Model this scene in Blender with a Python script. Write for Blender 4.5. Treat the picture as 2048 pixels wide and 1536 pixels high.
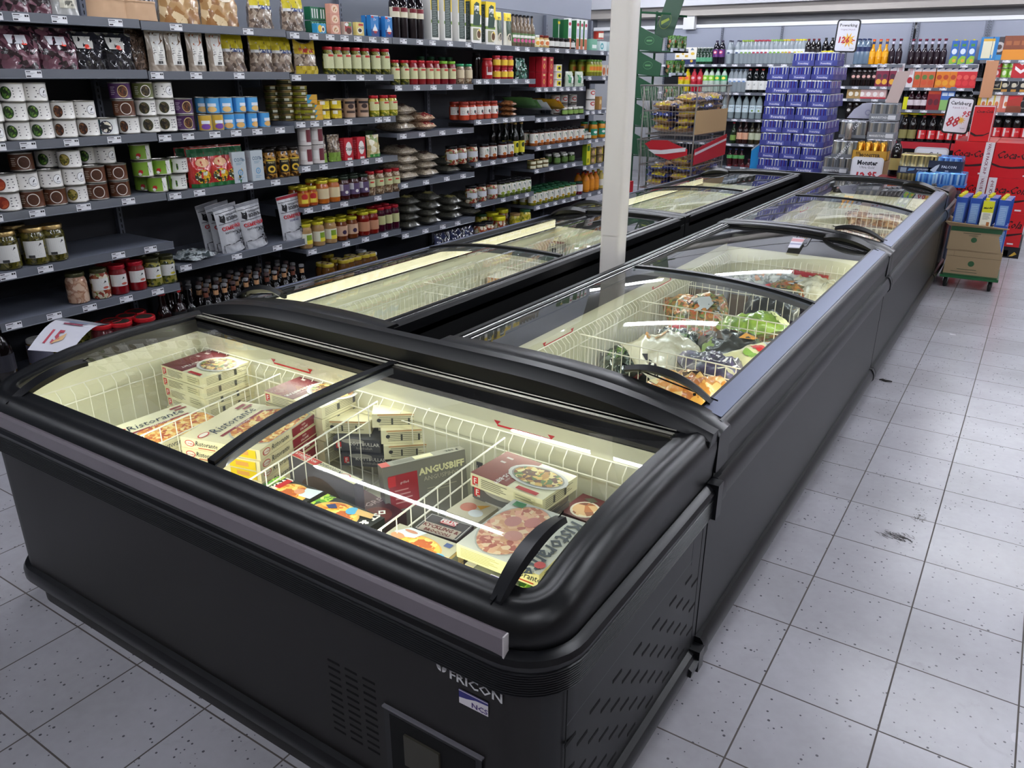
import bpy, bmesh, math, random
from mathutils import Vector, Matrix, Euler
PI=math.pi; rnd=random.Random(7)
S=bpy.context.scene
for o in list(bpy.data.objects): bpy.data.objects.remove(o)
COL=S.collection
# ---------------- camera ----------------
F=1566.66
CAMP=Vector((.350368,-2.110475,1.56172)); CAME=Euler((1.195007,-.0045839,.576989),'XYZ')
cam=bpy.data.objects.new('camera',bpy.data.cameras.new('camera')); COL.objects.link(cam)
cam.location=CAMP; cam.rotation_euler=CAME; cam.data.sensor_width=36; cam.data.lens=36*F/2048; cam.data.clip_start=.02
S.camera=cam
RM=CAME.to_matrix()
# ---------------- world, exposure ----------------
W=bpy.data.worlds.new('world'); S.world=W; W.use_nodes=True
W.node_tree.nodes['Background'].inputs[0].default_value=(.55,.6,.7,1); W.node_tree.nodes['Background'].inputs[1].default_value=.03
S.view_settings.view_transform='Standard'; S.view_settings.look='None'; S.view_settings.exposure=0.0; S.view_settings.gamma=1
S.view_settings.use_curve_mapping=False
TUBE=82.0      # strength of the ceiling tubes
LED=1.7        # watts of each freezer light strip per metre
# ---------------- measuring: a photo pixel met with a real plane ----------------
def at(u,v,ax,val):
    d=RM@Vector(((u-1024)/F,-(v-768)/F,-1)); return CAMP+d*((val-CAMP[ax])/d[ax])
def yat(u,z,X=-3.36):
    "y on the vertical plane x=X at height z that is seen in pixel column u"
    lo,hi=-1.5,30.
    for _ in range(40):
        m=(lo+hi)/2; w=RM.transposed()@(Vector((X,m,z))-CAMP)
        if 1024+F*w.x/-w.z<u: lo=m
        else: hi=m
    return m
def xat(u,z,Y):
    lo,hi=-9.,6.
    for _ in range(40):
        m=(lo+hi)/2; w=RM.transposed()@(Vector((m,Y,z))-CAMP)
        if 1024+F*w.x/-w.z<u: lo=m
        else: hi=m
    return m
# ---------------- materials ----------------
def lin(c):
    c=int(c,16) if isinstance(c,str) else c
    f=lambda v:((v/255)/12.92 if v/255<=.04045 else ((v/255+.055)/1.055)**2.4)
    return (f(c>>16&255),f(c>>8&255),f(c&255),1)
MC={}
def mat(col,rough=.5,metal=0,emit=0,alpha=1,trans=0,bump=0,name=None,coat=0):
    key=(col,rough,metal,emit,alpha,trans,bump,coat)
    if key in MC: return MC[key]
    m=bpy.data.materials.new(name or 'paint_'+str(col)); m.use_nodes=True; n=m.node_tree.nodes; b=n['Principled BSDF']
    c=lin(col); b.inputs['Base Color'].default_value=c; b.inputs['Specular IOR Level'].default_value=.38; b.inputs['Roughness'].default_value=rough; b.inputs['Metallic'].default_value=metal
    if coat: b.inputs['Coat Weight'].default_value=coat; b.inputs['Coat Roughness'].default_value=.08
    if emit: b.inputs['Emission Color'].default_value=c; b.inputs['Emission Strength'].default_value=emit
    if trans: b.inputs['Transmission Weight'].default_value=trans; b.inputs['IOR'].default_value=1.3
    if alpha<1: b.inputs['Alpha'].default_value=alpha
    if bump:
        t=n.new('ShaderNodeTexNoise'); t.inputs['Scale'].default_value=60; bb=n.new('ShaderNodeBump'); bb.inputs['Strength'].default_value=bump
        bb.inputs['Distance'].default_value=.004; m.node_tree.links.new(t.outputs[0],bb.inputs['Height']); m.node_tree.links.new(bb.outputs[0],b.inputs['Normal'])
    MC[key]=m; return m
def food(name,cols,scale=60,kind='vor',rough=.5,bump=.0,stops=None,clear=0):
    "speckled stuff: pizza topping, beans, leaves, seeds - a voronoi or noise run through a colour ramp"
    key=(name,)
    if key in MC: return MC[key]
    m=bpy.data.materials.new(name); m.use_nodes=True; nt=m.node_tree; n=nt.nodes; b=n['Principled BSDF']
    tc=n.new('ShaderNodeTexCoord')
    if kind=='vor':
        t=n.new('ShaderNodeTexVoronoi'); t.inputs['Scale'].default_value=scale; src=n.new('ShaderNodeSeparateColor'); nt.links.new(t.outputs['Color'],src.inputs[0]); out=src.outputs[0]
        t2=n.new('ShaderNodeTexNoise'); t2.inputs['Scale'].default_value=scale*.35; t2.inputs['Detail'].default_value=4
        nt.links.new(tc.outputs['Object'],t2.inputs['Vector'])
        mx=n.new('ShaderNodeMix'); mx.data_type='FLOAT'; mx.inputs[0].default_value=.45; nt.links.new(out,mx.inputs[2]); nt.links.new(t2.outputs[0],mx.inputs[3]); out=mx.outputs[0]
        nt.links.new(tc.outputs['Object'],t.inputs['Vector'])
    else:
        t=n.new('ShaderNodeTexNoise'); t.inputs['Scale'].default_value=scale; t.inputs['Detail'].default_value=5; t.inputs['Distortion'].default_value=.6
        nt.links.new(tc.outputs['Object'],t.inputs['Vector']); out=t.outputs[0]
    r=n.new('ShaderNodeValToRGB'); r.color_ramp.interpolation='CONSTANT' if kind=='vor' else 'LINEAR'
    k=len(cols); lo,hi=(.2,.75) if kind=='vor' else (.33,.67)
    while len(r.color_ramp.elements)<k: r.color_ramp.elements.new(.5)
    for i,c in enumerate(cols):
        r.color_ramp.elements[i].position=0 if i==0 else lo+(hi-lo)*i/k; r.color_ramp.elements[i].color=lin(c)
    nt.links.new(out,r.inputs[0]); nt.links.new(r.outputs[0],b.inputs['Base Color']); b.inputs['Roughness'].default_value=rough
    if bump:
        bb=n.new('ShaderNodeBump'); bb.inputs['Strength'].default_value=bump; bb.inputs['Distance'].default_value=.006
        nt.links.new(t.outputs[0],bb.inputs['Height']); nt.links.new(bb.outputs[0],b.inputs['Normal'])
    if clear: b.inputs['Coat Weight'].default_value=clear; b.inputs['Coat Roughness'].default_value=.06
    MC[key]=m; return m
def glass(name,tint='EEF4F2',ior=1.45,rough=0.0,haze=0):
    "thin pane: lets light straight through, mirrors by the Fresnel law"
    if name in MC: return MC[name]
    m=bpy.data.materials.new(name); m.use_nodes=True; nt=m.node_tree; n=nt.nodes; n.remove(n['Principled BSDF'])
    t=n.new('ShaderNodeBsdfTransparent'); t.inputs[0].default_value=lin(tint); g=n.new('ShaderNodeBsdfGlossy'); g.inputs['Roughness'].default_value=rough
    fr=n.new('ShaderNodeFresnel'); ge=n.new('ShaderNodeNewGeometry'); mr=n.new('ShaderNodeMapRange'); mr.inputs[3].default_value=ior; mr.inputs[4].default_value=1/ior; nt.links.new(ge.outputs['Backfacing'],mr.inputs[0]); nt.links.new(mr.outputs[0],fr.inputs[0]); mx=n.new('ShaderNodeMixShader')
    nt.links.new(fr.outputs[0],mx.inputs[0]); nt.links.new(t.outputs[0],mx.inputs[1]); nt.links.new(g.outputs[0],mx.inputs[2])
    last=mx.outputs[0]
    if haze:
        d=n.new('ShaderNodeBsdfDiffuse'); d.inputs[0].default_value=(.8,.8,.8,1); no=n.new('ShaderNodeTexNoise'); no.inputs['Scale'].default_value=4; no.inputs['Detail'].default_value=3
        rr=n.new('ShaderNodeMapRange'); rr.inputs[1].default_value=.5; rr.inputs[2].default_value=.8; rr.inputs[3].default_value=haze*.35; rr.inputs[4].default_value=haze
        tc=n.new('ShaderNodeTexCoord'); nt.links.new(tc.outputs['Object'],no.inputs[0]); nt.links.new(no.outputs[0],rr.inputs[0])
        m2=n.new('ShaderNodeMixShader'); nt.links.new(rr.outputs[0],m2.inputs[0]); nt.links.new(last,m2.inputs[1]); nt.links.new(d.outputs[0],m2.inputs[2]); last=m2.outputs[0]
    nt.links.new(last,n['Material Output'].inputs[0]); MC[name]=m; return m
BLACK=mat('050608',.36,name='black_plastic'); BLACK2=mat('060708',.5,name='dull_black_plastic'); SIDE=mat('121315',.42,name='dark_steel_panel')
FRONT=mat('120F0E',.45,name='brown_black_steel'); BUMP=mat('06070B',.34,name='bumper_plastic'); ALU=mat('6E7488',.42,1,name='aluminium_rail')
CREAM=mat('E2DFC6',.45,name='freezer_liner'); WIRE=mat('EFEBDD',.4,name='white_coated_wire'); STEEL=mat('A9A9A6',.25,1,name='chromed_wire')
# ---------------- mesh builder ----------------
class MB:
    def __init__(s): s.v=[];s.f=[];s.mi=[];s.m=[]
    def slot(s,m):
        if m not in s.m: s.m.append(m)
        return s.m.index(m)
    def face(s,pts,m):
        i=len(s.v); s.v+=[tuple(p) for p in pts]; s.f.append(tuple(range(i,i+len(pts)))); s.mi.append(s.slot(m))
    def box(s,a,b,m,T=None,faces=None):
        (x0,y0,z0),(x1,y1,z1)=a,b
        P=[Vector(p) for p in ((x0,y0,z0),(x1,y0,z0),(x1,y1,z0),(x0,y1,z0),(x0,y0,z1),(x1,y0,z1),(x1,y1,z1),(x0,y1,z1))]
        if T is not None: P=[T@p for p in P]
        i=len(s.v); s.v+=[tuple(p) for p in P]
        fs=dict(b=(0,3,2,1),t=(4,5,6,7),f=(0,1,5,4),r=(1,2,6,5),k=(2,3,7,6),l=(3,0,4,7))
        for k,q in fs.items():
            if faces and k not in faces: continue
            mm=m[k] if isinstance(m,dict) and k in m else (m['*'] if isinstance(m,dict) else m)
            s.f.append(tuple(i+j for j in q)); s.mi.append(s.slot(mm))
    def loft(s,rings,m,closed=True,caps=True,loop=False,mats=None):
        i=len(s.v); n=len(rings[0]); k=len(rings)
        for r in rings: s.v+=[tuple(p) for p in r]
        for a in range(k if loop else k-1):
            a2=(a+1)%k
            for j in range(n if closed else n-1):
                j2=(j+1)%n; s.f.append((i+a*n+j,i+a*n+j2,i+a2*n+j2,i+a2*n+j)); s.mi.append(s.slot(mats[j] if mats else m))
        if caps and closed and not loop:
            s.f.append(tuple(i+j for j in reversed(range(n)))); s.mi.append(s.slot(m)); s.f.append(tuple(i+(k-1)*n+j for j in range(n))); s.mi.append(s.slot(m))
    def lathe(s,prof,m,c=(0,0,0),n=20,mats=None,T=None):
        "profile [(r,z)] turned about the vertical through c"
        rings=[]
        for q,(r,z) in enumerate(prof): rings.append([Vector((c[0]+r*math.cos(2*PI*j/n),c[1]+r*math.sin(2*PI*j/n),c[2]+z)) for j in range(n)])
        if T is not None: rings=[[T@p for p in r] for r in rings]
        i=len(s.v)
        for r in rings: s.v+=[tuple(p) for p in r]
        for a in range(len(rings)-1):
            mm=mats[a] if mats else m
            for j in range(n): s.f.append((i+a*n+j,i+a*n+(j+1)%n,i+(a+1)*n+(j+1)%n,i+(a+1)*n+j)); s.mi.append(s.slot(mm))
        s.f.append(tuple(i+j for j in reversed(range(n)))); s.mi.append(s.slot(mats[0] if mats else m))
        s.f.append(tuple(i+(len(rings)-1)*n+j for j in range(n))); s.mi.append(s.slot(mats[-1] if mats else m))
    def tube(s,pts,r,m,n=6,loop=False):
        pts=[Vector(p) for p in pts]; k=len(pts); rings=[]; up=None
        for a in range(k):
            if loop: t=pts[(a+1)%k]-pts[a-1]
            else: t=pts[min(a+1,k-1)]-pts[max(a-1,0)]
            t.normalize()
            if up is None: up=Vector((0,0,1)) if abs(t.z)<.9 else Vector((1,0,0))
            x=t.cross(up).normalized(); y=x.cross(t).normalized(); up=y
            rings.append([pts[a]+x*(r*math.cos(2*PI*j/n))+y*(r*math.sin(2*PI*j/n)) for j in range(n)])
        s.loft(rings,m,loop=loop)
    # ---- printed art laid on a surface: fn(u,v,h)->point ----
    def art(s,fn,items,h0=.0005,dh=.00025,curved=False):
        for k,it in enumerate(items):
            h=h0+dh*k; t=it[0]
            if t=='r':
                _,x0,y0,x1,y1,c=it[:6]; m=c if not isinstance(c,str) else mat(c,.45)
                nx=max(1,min(14,int(abs(x1-x0)/.008))) if curved else 1; ny=max(1,min(10,int(abs(y1-y0)/.02))) if curved==2 else 1
                for a in range(nx):
                    for b in range(ny):
                        xa=x0+(x1-x0)*a/nx; xb=x0+(x1-x0)*(a+1)/nx; ya=y0+(y1-y0)*b/ny; yb=y0+(y1-y0)*(b+1)/ny; s.face([fn(xa,ya,h),fn(xb,ya,h),fn(xb,yb,h),fn(xa,yb,h)],m)
            elif t=='e':
                _,cx,cy,rx,ry,c=it[:6]; m=c if not isinstance(c,str) else mat(c,.45); n=20
                P=[(cx+rx*math.cos(2*PI*j/n),cy+ry*math.sin(2*PI*j/n)) for j in range(n)]
                if curved:
                    for j in range(n//2):
                        a,b,c2,d=P[j],P[j+1],P[(n-j-1)%n],P[(n-j)%n]
                        # horizontal slices
                    srt=[(cx+rx*math.cos(PI*(1-j/10)),ry*math.sin(PI*(j/10))) for j in range(11)]
                    for j in range(10):
                        (xa,ha),(xb,hb)=srt[j],srt[j+1]; s.face([fn(xa,cy-ha,h),fn(xb,cy-hb,h),fn(xb,cy+hb,h),fn(xa,cy+ha,h)],m)
                else: s.face([fn(x,y,h) for x,y in P],m)
            elif t=='p':
                m=it[2] if not isinstance(it[2],str) else mat(it[2],.45); s.face([fn(x,y,h) for x,y in it[1]],m)
            elif t=='t':
                _,txt,x,y,size,c=it[:6]; op=it[6] if len(it)>6 else {}
                tv,tf=text_mesh(txt,op.get('bold',0)); w=max([p[0] for p in tv] or [1]); sx=size*op.get('sx',1); sh=op.get('shear',0); a=op.get('rot',0); ca,sa=math.cos(a),math.sin(a)
                ox={'c':-w/2,'l':0,'r':-w}[op.get('al','c')]; m=c if not isinstance(c,str) else mat(c,.45); i=len(s.v)
                for px,py in tv:
                    qx=(px+ox)*sx+py*sh*size; qy=py*size; s.v.append(tuple(fn(x+qx*ca-qy*sa,y+qx*sa+qy*ca,h)))
                for q in tf: s.f.append(tuple(i+j for j in q)); s.mi.append(s.slot(m))
            elif t=='l':   # small print, as rows of thin strokes
                _,x0,y0,x1,y1,n,c=it[:7]; m=mat(c,.5)
                for a in range(n):
                    yy=y0+(y1-y0)*(a+.5)/n; hh=abs(y1-y0)/n*.15; xe=x0+(x1-x0)*(.7+.3*((a*37)%10)/10)
                    s.face([fn(x0,yy-hh,h),fn(xe,yy-hh,h),fn(xe,yy+hh,h),fn(x0,yy+hh,h)],m)
TX={}
def text_mesh(t,bold=0):
    if (t,bold) in TX: return TX[(t,bold)]
    cu=bpy.data.curves.new('t','FONT'); cu.body=t; cu.size=1; cu.resolution_u=1; cu.offset=bold*.02
    o=bpy.data.objects.new('t',cu); COL.objects.link(o); dg=bpy.context.evaluated_depsgraph_get(); dg.update()
    me=o.evaluated_get(dg).to_mesh(); v=[(p.co.x,p.co.y) for p in me.vertices]; f=[tuple(p.vertices) for p in me.polygons]
    o.evaluated_get(dg).to_mesh_clear(); bpy.data.objects.remove(o); bpy.data.curves.remove(cu); TX[(t,bold)]=(v,f); return v,f
def flat(o,U,V):
    o=Vector(o);U=Vector(U).normalized();V=Vector(V).normalized();N=U.cross(V)
    return lambda u,v,h:o+U*u+V*v+N*h
def cyl(c,r,a0=-PI/2,r_of=None):
    "wraps print around an upright can: u along the skin from facing angle a0, v up"
    return lambda u,v,h:Vector((c[0]+(r+h)*math.cos(a0+u/r),c[1]+(r+h)*math.sin(a0+u/r),c[2]+v))
# ---------------- objects ----------------
def build(name,b,parent=None,smooth=35,loc=None):
    me=bpy.data.meshes.new(name); me.from_pydata(b.v,[],b.f)
    for m in b.m: me.materials.append(m)
    me.polygons.foreach_set('material_index',b.mi)
    if smooth: me.polygons.foreach_set('use_smooth',[True]*len(b.f)); me.update(); me.set_sharp_from_angle(angle=math.radians(smooth))
    me.update(); o=bpy.data.objects.new(name,me); COL.objects.link(o)
    if parent is not None: o.parent=parent
    if loc is not None: o.location=loc
    return o
def weld(o,d=1e-5):
    bm=bmesh.new(); bm.from_mesh(o.data); bmesh.ops.remove_doubles(bm,verts=bm.verts,dist=d); bmesh.ops.recalc_face_normals(bm,faces=bm.faces); bm.to_mesh(o.data); bm.free(); return o
def tag(o,label=None,cat=None,group=None,kind=None):
    if label: o['label']=label
    if cat: o['category']=cat
    if group: o['group']=group
    if kind: o['kind']=kind
    return o
def empty(name,loc=(0,0,0),rz=0,label=None,cat=None,group=None):
    o=bpy.data.objects.new(name,None); COL.objects.link(o); o.empty_display_size=.05; o.location=loc; o.rotation_euler=(0,0,rz); return tag(o,label,cat,group)
def copy_tree(o,parent=None):
    c=o.copy(); COL.objects.link(c); c.parent=parent
    for k in ('label','group','category','kind'):
        if parent is None and k in c: del c[k]
    for ch in list(o.children): copy_tree(ch,c)
    return c
def struct(name,b,smooth=0): return tag(build(name,b,smooth=smooth),kind='structure')
ORD=['first','second','third','fourth','fifth','sixth','seventh','eighth','ninth','tenth','eleventh','twelfth','thirteenth','fourteenth','fifteenth','sixteenth','seventeenth','eighteenth','nineteenth','twentieth']
# ================= the room =================
def floor_mat():
    m=bpy.data.materials.new('speckled_floor_tiles'); m.use_nodes=True; nt=m.node_tree; n=nt.nodes; L=nt.links.new; b=n['Principled BSDF']
    tc=n.new('ShaderNodeTexCoord'); sp=n.new('ShaderNodeSeparateXYZ'); L(tc.outputs['Object'],sp.inputs[0])
    def M(op,a,bb=None):
        k=n.new('ShaderNodeMath'); k.operation=op
        for i,q in enumerate((a,bb)):
            if q is None: continue
            if isinstance(q,(int,float)): k.inputs[i].default_value=q
            else: L(q,k.inputs[i])
        return k.outputs[0]
    g=[];ids=[]
    for ax in (0,1):
        t=M('DIVIDE',sp.outputs[ax],.3007 if ax==0 else .30); ids.append(M('FLOOR',t)); fr=M('FRACT',t); g.append(M('ABSOLUTE',M('SUBTRACT',fr,.5)))
    d=M('MAXIMUM',g[0],g[1]); grout=M('GREATER_THAN',d,.4925)
    cb=n.new('ShaderNodeCombineXYZ'); L(ids[0],cb.inputs[0]); L(ids[1],cb.inputs[1]); wn=n.new('ShaderNodeTexWhiteNoise'); L(cb.outputs[0],wn.inputs['Vector'])
    big=n.new('ShaderNodeTexNoise'); big.inputs['Scale'].default_value=2.2; big.inputs['Detail'].default_value=6; L(tc.outputs['Object'],big.inputs['Vector'])
    sm=n.new('ShaderNodeTexNoise'); sm.inputs['Scale'].default_value=38; sm.inputs['Detail'].default_value=3; L(tc.outputs['Object'],sm.inputs['Vector'])
    v1=n.new('ShaderNodeTexVoronoi'); v1.inputs['Scale'].default_value=62; L(tc.outputs['Object'],v1.inputs['Vector'])
    sc=n.new('ShaderNodeSeparateColor'); L(v1.outputs['Color'],sc.inputs[0])
    spk=M('MULTIPLY',M('LESS_THAN',v1.outputs['Distance'],M('MULTIPLY',sc.outputs[1],.24)),M('GREATER_THAN',sc.outputs[0],.45))
    v2=n.new('ShaderNodeTexVoronoi'); v2.inputs['Scale'].default_value=9; L(tc.outputs['Object'],v2.inputs['Vector'])
    sc2=n.new('ShaderNodeSeparateColor'); L(v2.outputs['Color'],sc2.inputs[0])
    scuff=n.new('ShaderNodeTexNoise'); scuff.inputs['Scale'].default_value=5; scuff.inputs['Detail'].default_value=9; scuff.inputs['Roughness'].default_value=.75; scuff.inputs['Distortion'].default_value=1.2; L(tc.outputs['Object'],scuff.inputs['Vector'])
    sr=n.new('ShaderNodeMapRange'); sr.inputs[1].default_value=.6; sr.inputs[2].default_value=.75; L(scuff.outputs[0],sr.inputs[0])
    ramp=n.new('ShaderNodeValToRGB'); ramp.color_ramp.elements[0].position=.3; ramp.color_ramp.elements[0].color=lin('9E9CA0'); ramp.color_ramp.elements[1].position=.72; ramp.color_ramp.elements[1].color=lin('BAB9C0')
    L(M('ADD',M('MULTIPLY',big.outputs[0],.75),M('ADD',M('MULTIPLY',sm.outputs[0],.15),M('MULTIPLY',wn.outputs['Value'],.1))),ramp.inputs[0])
    def mixc(f,a,c):
        k=n.new('ShaderNodeMix'); k.data_type='RGBA'; L(f,k.inputs[0]); L(a,k.inputs[6]); k.inputs[7].default_value=lin(c); return k.outputs[2]
    c=mixc(M('MULTIPLY',sr.outputs[0],.3),ramp.outputs[0],'6B6660'); c=mixc(M('MULTIPLY',spk,.9),c,'4A4A4E'); c=mixc(grout,c,'4A443F'); L(c,b.inputs['Base Color'])
    rr=n.new('ShaderNodeMapRange'); rr.inputs[3].default_value=.19; rr.inputs[4].default_value=.31; L(big.outputs[0],rr.inputs[0]); L(M('ADD',rr.outputs[0],M('MULTIPLY',grout,.4)),b.inputs['Roughness'])
    bp=n.new('ShaderNodeBump'); bp.inputs['Strength'].default_value=.12; bp.inputs['Distance'].default_value=.002; L(M('SUBTRACT',sm.outputs[0],M('MULTIPLY',grout,1.5)),bp.inputs['Height']); L(bp.outputs[0],b.inputs['Normal'])
    return m
b=MB(); b.box((-6.5,-6,-.1),(5,11.2,0),floor_mat()); struct('floor',b)
ZC=3.1
b=MB(); b.box((-6.5,-6,ZC),(5,11.2,ZC+.1),mat('77797E',.8,name='ceiling_paint')); struct('ceiling',b)
b=MB(); b.box((-6.6,-6,0),(-6.5,11.2,ZC),mat('8A8F98',.7)); struct('wall_left',b)
b=MB(); b.box((5,-6,0),(5.1,11.2,ZC),mat('8A7F78',.7)); struct('wall_right',b)
b=MB(); b.box((-6.5,-6.1,0),(5,-6,ZC),mat('7A7470',.7)); struct('wall_front',b)
b=MB(); b.box((-6.5,11.1,0),(5,11.2,ZC),mat('B7B8BC',.6)); struct('wall_back',b)
# dried boot mark and scratches on one tile, scraps of dirt
b=MB(); r2=random.Random(3); dirt=mat('3E3A38',.7)
for k in range(150):
    c=at(1838,1036,2,.0006) if k<60 else at(1800,1075,2,.0006)
    if k<60: a=r2.uniform(0,6.28); q=math.sqrt(r2.random()); px,py=c.x+.024*q*math.cos(a),c.y+.034*q*math.sin(a)-(.0 if k<45 else -.05)
    else: px=c.x+r2.gauss(0,.03); py=c.y+r2.gauss(0,.015)
    l=r2.uniform(.003,.009) if k<60 else r2.uniform(.003,.03); w=.001; a=r2.uniform(0,3.14) if k<60 else r2.gauss(2.6,.35); dx,dy=l*math.cos(a),l*math.sin(a); ex,ey=-w*math.sin(a),w*math.cos(a)
    b.face([(px-ex,py-ey,.0006),(px+dx-ex,py+dy-ey,.0006),(px+dx+ex,py+dy+ey,.0006),(px+ex,py+ey,.0006)],dirt)
tag(build('boot_mark',b,smooth=0),'dark dried boot mark and scratches on the grey aisle tile','floor mark',kind='stuff')
b=MB(); c=at(1770,762,2,.003)
b.loft([[c+Vector((dx,dy+w,0)),c+Vector((dx,dy-w,0)),c+Vector((dx,dy-w,.004)),c+Vector((dx,dy+w,.005))] for dx,dy,w in ((-.03,0,.002),(-.015,.012,.008),(0,.002,.009),(.02,.006,.006),(.035,.004,.002))],mat('1A1715',.8))
tag(build('litter_scrap',b),'small black scrap lying on the aisle tiles beside the freezer bumper','litter')
# ---------------- ceiling tubes ----------------
def tube_light():
    e=empty('ceiling_light'); b=MB(); b.box((-.76,-.035,-.012),(.76,.035,.03),mat('E6E6E6',.5)); build('housing',b,e)
    b=MB(); T=Matrix.Translation((-.74,0,-.042))@Matrix.Rotation(PI/2,4,'Y'); m=bpy.data.materials.new('lit_tube'); m.use_nodes=True; p=m.node_tree.nodes['Principled BSDF']
    p.inputs['Emission Color'].default_value=(.90,.925,1,1); p.inputs['Emission Strength'].default_value=TUBE; p.inputs['Base Color'].default_value=(.8,.8,.8,1)
    b.lathe([(.029,0),(.029,1.48)],m,n=10,T=T); build('tube',b,e)
    for x in (-.75,.75):
        b=MB(); b.box((x-.012,-.02,-.055),(x+.012,.02,-.01),mat('E6E6E6',.5)); build('lamp_holder',b,e)
    return e
proto=tube_light(); first=True
for iy,y in enumerate((-2.9,.25,3.45,6.1,9.2)):
    for ix,x in enumerate((-4.95,-2.5,.6,3.2)):
        o=proto if first else copy_tree(proto); first=False; o.location=(x,y,ZC-.03)
        tag(o,'white fluorescent tube light hung high above the aisles, mirrored in the glass lids','ceiling light','ceiling tube lights')
# ---------------- pillar ----------------
px=-1.115; pc=at(1226,500,0,px); py=pc.y
b=MB(); pr=[]
n=28
for j in range(n):
    a=2*PI*j/n; r=.047; pr.append((r*math.copysign(abs(math.cos(a))**.45,math.cos(a)),r*math.copysign(abs(math.sin(a))**.45,math.sin(a))))
WHT=mat('EEE9E0',.22,name='cream_gloss_paint',coat=.3)
b.loft([[Vector((px+x,py+y,z)) for x,y in pr] for z in (0,ZC)],WHT); pil=struct('trim_1',b,smooth=50)

b=MB(); b.loft([[Vector((px+x*1.03,py+y*1.03,z)) for x,y in pr] for z in (.93,ZC-.01)],WHT); build('protective_sleeve',b,pil,smooth=50)
# ================= freezer island =================
XR,XL=-.165,-2.10; WD=.865                     # outer faces of the island, depth of one row cabinet
def poly(c,x):
    r=0
    for k in c: r=r*x+k
    return r
AC=[-0.0832574,0.273271,-0.440862,0.301846,0.76742]; HC=[0.322454,0.526929,0.268306,0.813109]
A=lambda u:poly(AC,min(max(u,-.02),.9))           # height of a row lid, u from its outer edge
H=lambda y:poly(HC,min(max(y,-1.22),-.40))        # height of the end cabinet's lid
GL=glass('lid_glass','ECF3F0',1.46,0.0,haze=.03); GRAY=mat('5B5B60',.35,name='grey_lid_frame')
PR=mat('6A6268',.22,name='price_channel_plastic',coat=.5)
def handle(P,ax,up,L,name='handle',parent=None,hh=.045,w=.03,lens=.03):
    "bow handle: chord along ax through P, bulging along up"
    ax=Vector(ax).normalized(); up=Vector(up).normalized(); sd=ax.cross(up).normalized(); b=MB(); rings=[]; n=14
    for j in range(n+1):
        t=-1+2*j/n; c=P+ax*(t*L/2)+up*(hh*(1-t*t)); th=.018*(1-.3*abs(t)); ww=w/2*(1.0-.25*t*t)
        rings.append([c+sd*ww+up*-th,c+sd*ww*.9,c-sd*ww*.9,c-sd*ww-up*th,c-sd*ww*.5-up*th*1.3,c+sd*ww*.5-up*th*1.3])
    b.loft(rings,BUMP); nn=ax.cross(sd); nn=nn if nn.dot(up)>0 else -nn; bs=(up-nn*up.dot(nn)); bs=bs.normalized() if bs.length>.05 else sd; pl=[]
    for j in range(n+1):
        t=-1+2*j/n; pl.append((P+ax*(t*L/2)+bs*(lens*(1-t*t)+w*.35),P+ax*(t*L/2)-bs*(lens*.45*(1-t*t)+w*.35)))
    b.loft([[q[0],q[1],q[1]+nn*.004,q[0]+nn*.004] for q in pl],BUMP)
    return build(name,b,parent,smooth=40)
def area(name,loc,rot,sx,sy,w,parent,col=(1,.97,.83)):
    l=bpy.data.lights.new(name,'AREA'); l.shape='RECTANGLE'; l.size=sx; l.size_y=sy; l.energy=w; l.color=col
    o=bpy.data.objects.new(name,l); COL.objects.link(o); o.parent=parent; o.location=loc; o.rotation_euler=rot; return o
LEDM=mat('FFF3C4',.5,emit=1.3,name='led_wall_glow')
LEDM2=mat('FFF4CC',.5,emit=2.4,name='led_wall_glow_bright')  # stronger glow for the shelf side rows, imitating a blown-out liner wall
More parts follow.
